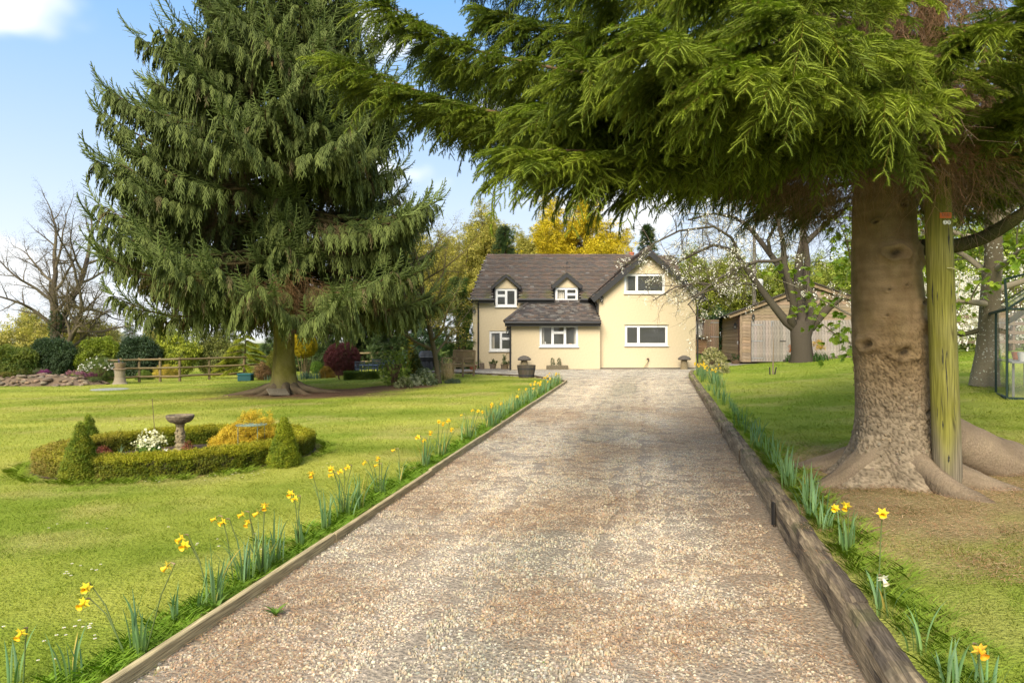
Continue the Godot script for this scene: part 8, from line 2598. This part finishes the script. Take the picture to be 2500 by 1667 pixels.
	for q in [
			[[Vector3(10.376, 2.161, -24.800), Vector3(9.996, 2.446, -24.800), Vector3(9.750, 2.798, -24.900), Vector3(9.439, 3.249, -25.000), Vector3(9.060, 3.815, -25.100), Vector3(8.614, 4.514, -25.200), Vector3(8.164, 5.122, -25.300), Vector3(7.516, 5.346, -25.400), Vector3(6.706, 4.974, -25.400), Vector3(5.954, 4.558, -25.300)], 0.175, 0.03],
			[[Vector3(10.312, 2.256, -24.800), Vector3(10.072, 2.519, -24.600), Vector3(10.084, 3.057, -24.400), Vector3(9.847, 3.818, -24.200), Vector3(9.622, 4.501, -24.100), Vector3(9.551, 5.179, -24.000), Vector3(9.359, 5.850, -23.900), Vector3(9.328, 6.536, -23.900)], 0.16, 0.06],
			[[Vector3(10.597, 2.319, -24.800), Vector3(10.671, 3.100, -25.200), Vector3(10.701, 3.929, -25.500), Vector3(10.860, 4.778, -25.800), Vector3(11.093, 5.630, -26.000), Vector3(11.128, 6.495, -26.200)], 0.22, 0.10],
			[[Vector3(10.712, 2.286, -24.700), Vector3(10.857, 2.754, -24.600), Vector3(10.656, 3.375, -24.500), Vector3(10.562, 4.000, -24.500), Vector3(10.523, 4.602, -24.300), Vector3(10.286, 5.485, -24.000)], 0.20, 0.09],
			[[Vector3(10.850, 2.209, -24.800), Vector3(11.121, 2.601, -24.700), Vector3(11.437, 2.989, -24.600), Vector3(11.812, 3.344, -24.500)], 0.16, 0.13],
			[[Vector3(10.874, 2.531, -25.000), Vector3(11.359, 3.025, -25.300), Vector3(11.647, 3.273, -25.400)], 0.09, 0.08],
			[[Vector3(9.990, 3.213, -24.400), Vector3(9.884, 4.009, -24.600), Vector3(9.585, 4.660, -24.800), Vector3(9.184, 5.321, -25.000), Vector3(8.743, 5.993, -25.200), Vector3(8.326, 6.351, -25.400), Vector3(7.576, 6.550, -25.600), Vector3(6.596, 6.305, -25.600)], 0.14, 0.03],
			[[Vector3(9.754, 4.744, -24.200), Vector3(9.245, 4.566, -24.000), Vector3(8.561, 4.543, -23.800), Vector3(7.736, 4.248, -23.600), Vector3(7.074, 3.899, -23.400), Vector3(6.273, 3.289, -23.200), Vector3(5.952, 2.987, -23.100)], 0.075, 0.02],
			[[Vector3(8.421, 4.707, -25.200), Vector3(8.195, 5.242, -25.000), Vector3(7.971, 5.530, -24.800), Vector3(7.280, 5.892, -24.600), Vector3(5.976, 5.703, -24.400), Vector3(5.001, 5.207, -24.200), Vector3(4.519, 4.732, -24.100)], 0.07, 0.02],
			[[Vector3(9.028, 3.815, -25.100), Vector3(8.221, 3.852, -24.600), Vector3(7.316, 3.741, -24.200), Vector3(6.463, 3.792, -23.900), Vector3(5.629, 3.616, -23.600), Vector3(4.835, 3.153, -23.400)], 0.06, 0.015],
			[[Vector3(9.395, 4.897, -24.800), Vector3(9.241, 5.421, -24.600), Vector3(9.399, 5.858, -24.400), Vector3(9.631, 6.210, -24.200)], 0.07, 0.04],
			[[Vector3(10.714, 5.321, -25.000), Vector3(11.404, 5.865, -25.400), Vector3(12.077, 6.423, -25.800)], 0.12, 0.06]]:
		var pts: Array = q[0]
		for i in pts.size(): pts[i] -= cb
		var rads := []
		for i in pts.size():
			rads.append(lerpf(q[1], q[2], float(i) / (pts.size() - 1)))
		var lm := MB.new()
		lm.tube(pts, rads, 10, bark, vary(bark, 0.2))
		part("limb", lm, M.bark, t)
		var n := pts.size() - 1
		for i in (n * 3 if q[2] < 0.05 else n * 1):
			var f := rf(0.3 if q[2] < 0.05 else 0.5, 1.0) * n
			var i0 := mini(int(f), n - 1)
			tips.append([pts[i0].lerp(pts[i0 + 1], f - i0), ((pts[i0 + 1] - pts[i0]).normalized() * 0.5 + on_ball() + Vector3(0, 0.1, 0)).normalized(), rf(0.6, 1.5), 0.02, 0])
	var bl := Cloud.new(); var yl := Cloud.new()
	while tips:
		var q: Array = tips.pop_back()
		var p: Vector3 = q[0]; var d: Vector3 = q[1]
		var pts := [p]; var rads := [q[3]]
		for i in 5:
			d = (d + on_ball() * 0.25 + Vector3.UP * (0.05 if q[4] == 0 else -0.03)).normalized()
			p += d * q[2] / 5.0
			pts.append(p); rads.append(maxf(0.003, q[3] * (1.0 - 0.16 * (i + 1))))
			if q[4] > 0 or i > 2:
				for j in 2:
					if R.randf() < 0.035:
						bl.add(Transform3D(facing(on_ball()) * rf(0.9, 1.5), p + ball() * 0.05), Color(0.78, 0.77, 0.70) * rf(0.9, 1.05))
				if R.randf() < 0.2:
					yl.add(Transform3D(facing(on_ball()) * 0.5, p), Color(0.24, 0.26, 0.06))
			if q[4] < 2 and i > 0:
				for j in (1 if q[4] == 0 else 1):
					tips.append([p, (d + on_ball() * 1.1).normalized(), q[2] * rf(0.4, 0.65), q[3] * 0.5, q[4] + 1])
		tw.tube(pts, rads, 4, bark * 0.9, Color(0.10, 0.075, 0.06), false)
	part("twigs", tw, M.twig, t).set_meta("kind", "stuff")
	copies("blossom", clump("blossom"), M.petal, bl, t)
	copies("leaves", clump("bud"), M.leaf, yl, t)
	# chestnuts with bright young leaves
	R.seed = 1212
	var ch := {kids = [12, 5, 4], ratio = 0.50, angle = 1.0, up = 0.0, bend = 0.16, bole = 0.72, first = 0.28, bark = Color(0.34, 0.30, 0.225), tip = Color(0.16, 0.12, 0.07), kr = 0.40, leaf = "palm", per = 2, prob = 0.9, c0 = Color(0.15, 0.25, 0.018), c1 = Color(0.30, 0.38, 0.035), lsize = 0.9, spread = 0.28}
	var lt := tree("chestnut_tree", "lichen-speckled chestnut with fresh drooping leaves right of the telegraph pole", Vector3(9.461, 0.862, -13.660), 6.2, 0.21, ch, "", Vector3(-0.06, 0, 0))
	var li := MB.new()
	for i in 520:
		var y := rf(0.05, 2.8)
		var a := rf(0, PI * 2)
		var o := Vector3(cos(a), 0, sin(a))
		var ltp: Array = last_trunk[0]; var tr: Array = last_trunk[1]
		var i0 := 0
		while i0 < ltp.size() - 2 and ltp[i0 + 1].y < y: i0 += 1
		var ff: float = clampf((y - ltp[i0].y) / (ltp[i0 + 1].y - ltp[i0].y), 0.0, 1.0)
		var r: float = lerpf(tr[i0], tr[i0 + 1], ff)
		var mid: Vector3 = ltp[i0].lerp(ltp[i0 + 1], ff)
		var bs := facing(o) * Basis(Vector3.BACK, rf(0, TAU))
		var s := rf(0.008, 0.028)
		var p := o * r + mid
		var k := vary(Color(0.42, 0.41, 0.35), 0.2)
		for j in 5:
			li.flat(p + o * 0.006, p + bs * Vector3(cos(j * 1.257) * s, sin(j * 1.257) * s * 0.6, 0), p + bs * Vector3(cos((j + 1) * 1.257) * s, sin((j + 1) * 1.257) * s * 0.6, 0), o, k)
	part("lichen", li, M.plain, lt).set_meta("kind", "stuff")
	var lb := MB.new()
	lb.tube([Vector3(0.05, 1.10, 0.05), Vector3(0.45, 1.35, 0.2), Vector3(0.95, 1.75, 0.35), Vector3(1.4, 2.0, 0.4)], [0.065, 0.052, 0.042, 0.03], 8, Color(0.13, 0.12, 0.06))
	lb.tube([Vector3(-0.1, 1.12, 0.05), Vector3(-0.55, 1.02, 0.15), Vector3(-1.0, 1.14, 0.2), Vector3(-1.4, 1.12, 0.25)], [0.055, 0.045, 0.036, 0.028], 8, Color(0.15, 0.14, 0.08))
	part("limb", lb, M.bark, lt)
	ch.bole = 0.6; ch.lsize = 0.85; ch.per = 1; ch.kids = [9, 4, 3]; ch.first = 0.22
	tree("chestnut_tree", "young chestnut whose bright leaves hang left of the near spruce trunk", Vector3(7.224, 0.705, -13.550), 4.4, 0.10, ch, "", Vector3(-0.05, 0, 0))

func _ready() -> void:
	big.seed = 4; big.frequency = 0.02; big.fractal_octaves = 3
	fine.seed = 9; fine.frequency = 0.05; fine.fractal_octaves = 3
	for q in [crack, crack_id]:
		q.seed = 5; q.frequency = 0.30; q.noise_type = FastNoiseLite.TYPE_CELLULAR; q.fractal_type = FastNoiseLite.FRACTAL_NONE
	crack.cellular_return_type = FastNoiseLite.RETURN_DISTANCE2_SUB
	crack_id.cellular_return_type = FastNoiseLite.RETURN_CELL_VALUE
	R.seed = 1
	air()
	materials()
	build_ground()
	build_house()
	build_garage()
	build_trees()
	build_weeping_spruce()
	build_near_spruce()
	build_pole()
	build_edging()
	build_things()
	build_bed()
	build_shrubs()
	build_daffodils()
	R.seed = 2
	build_cover()
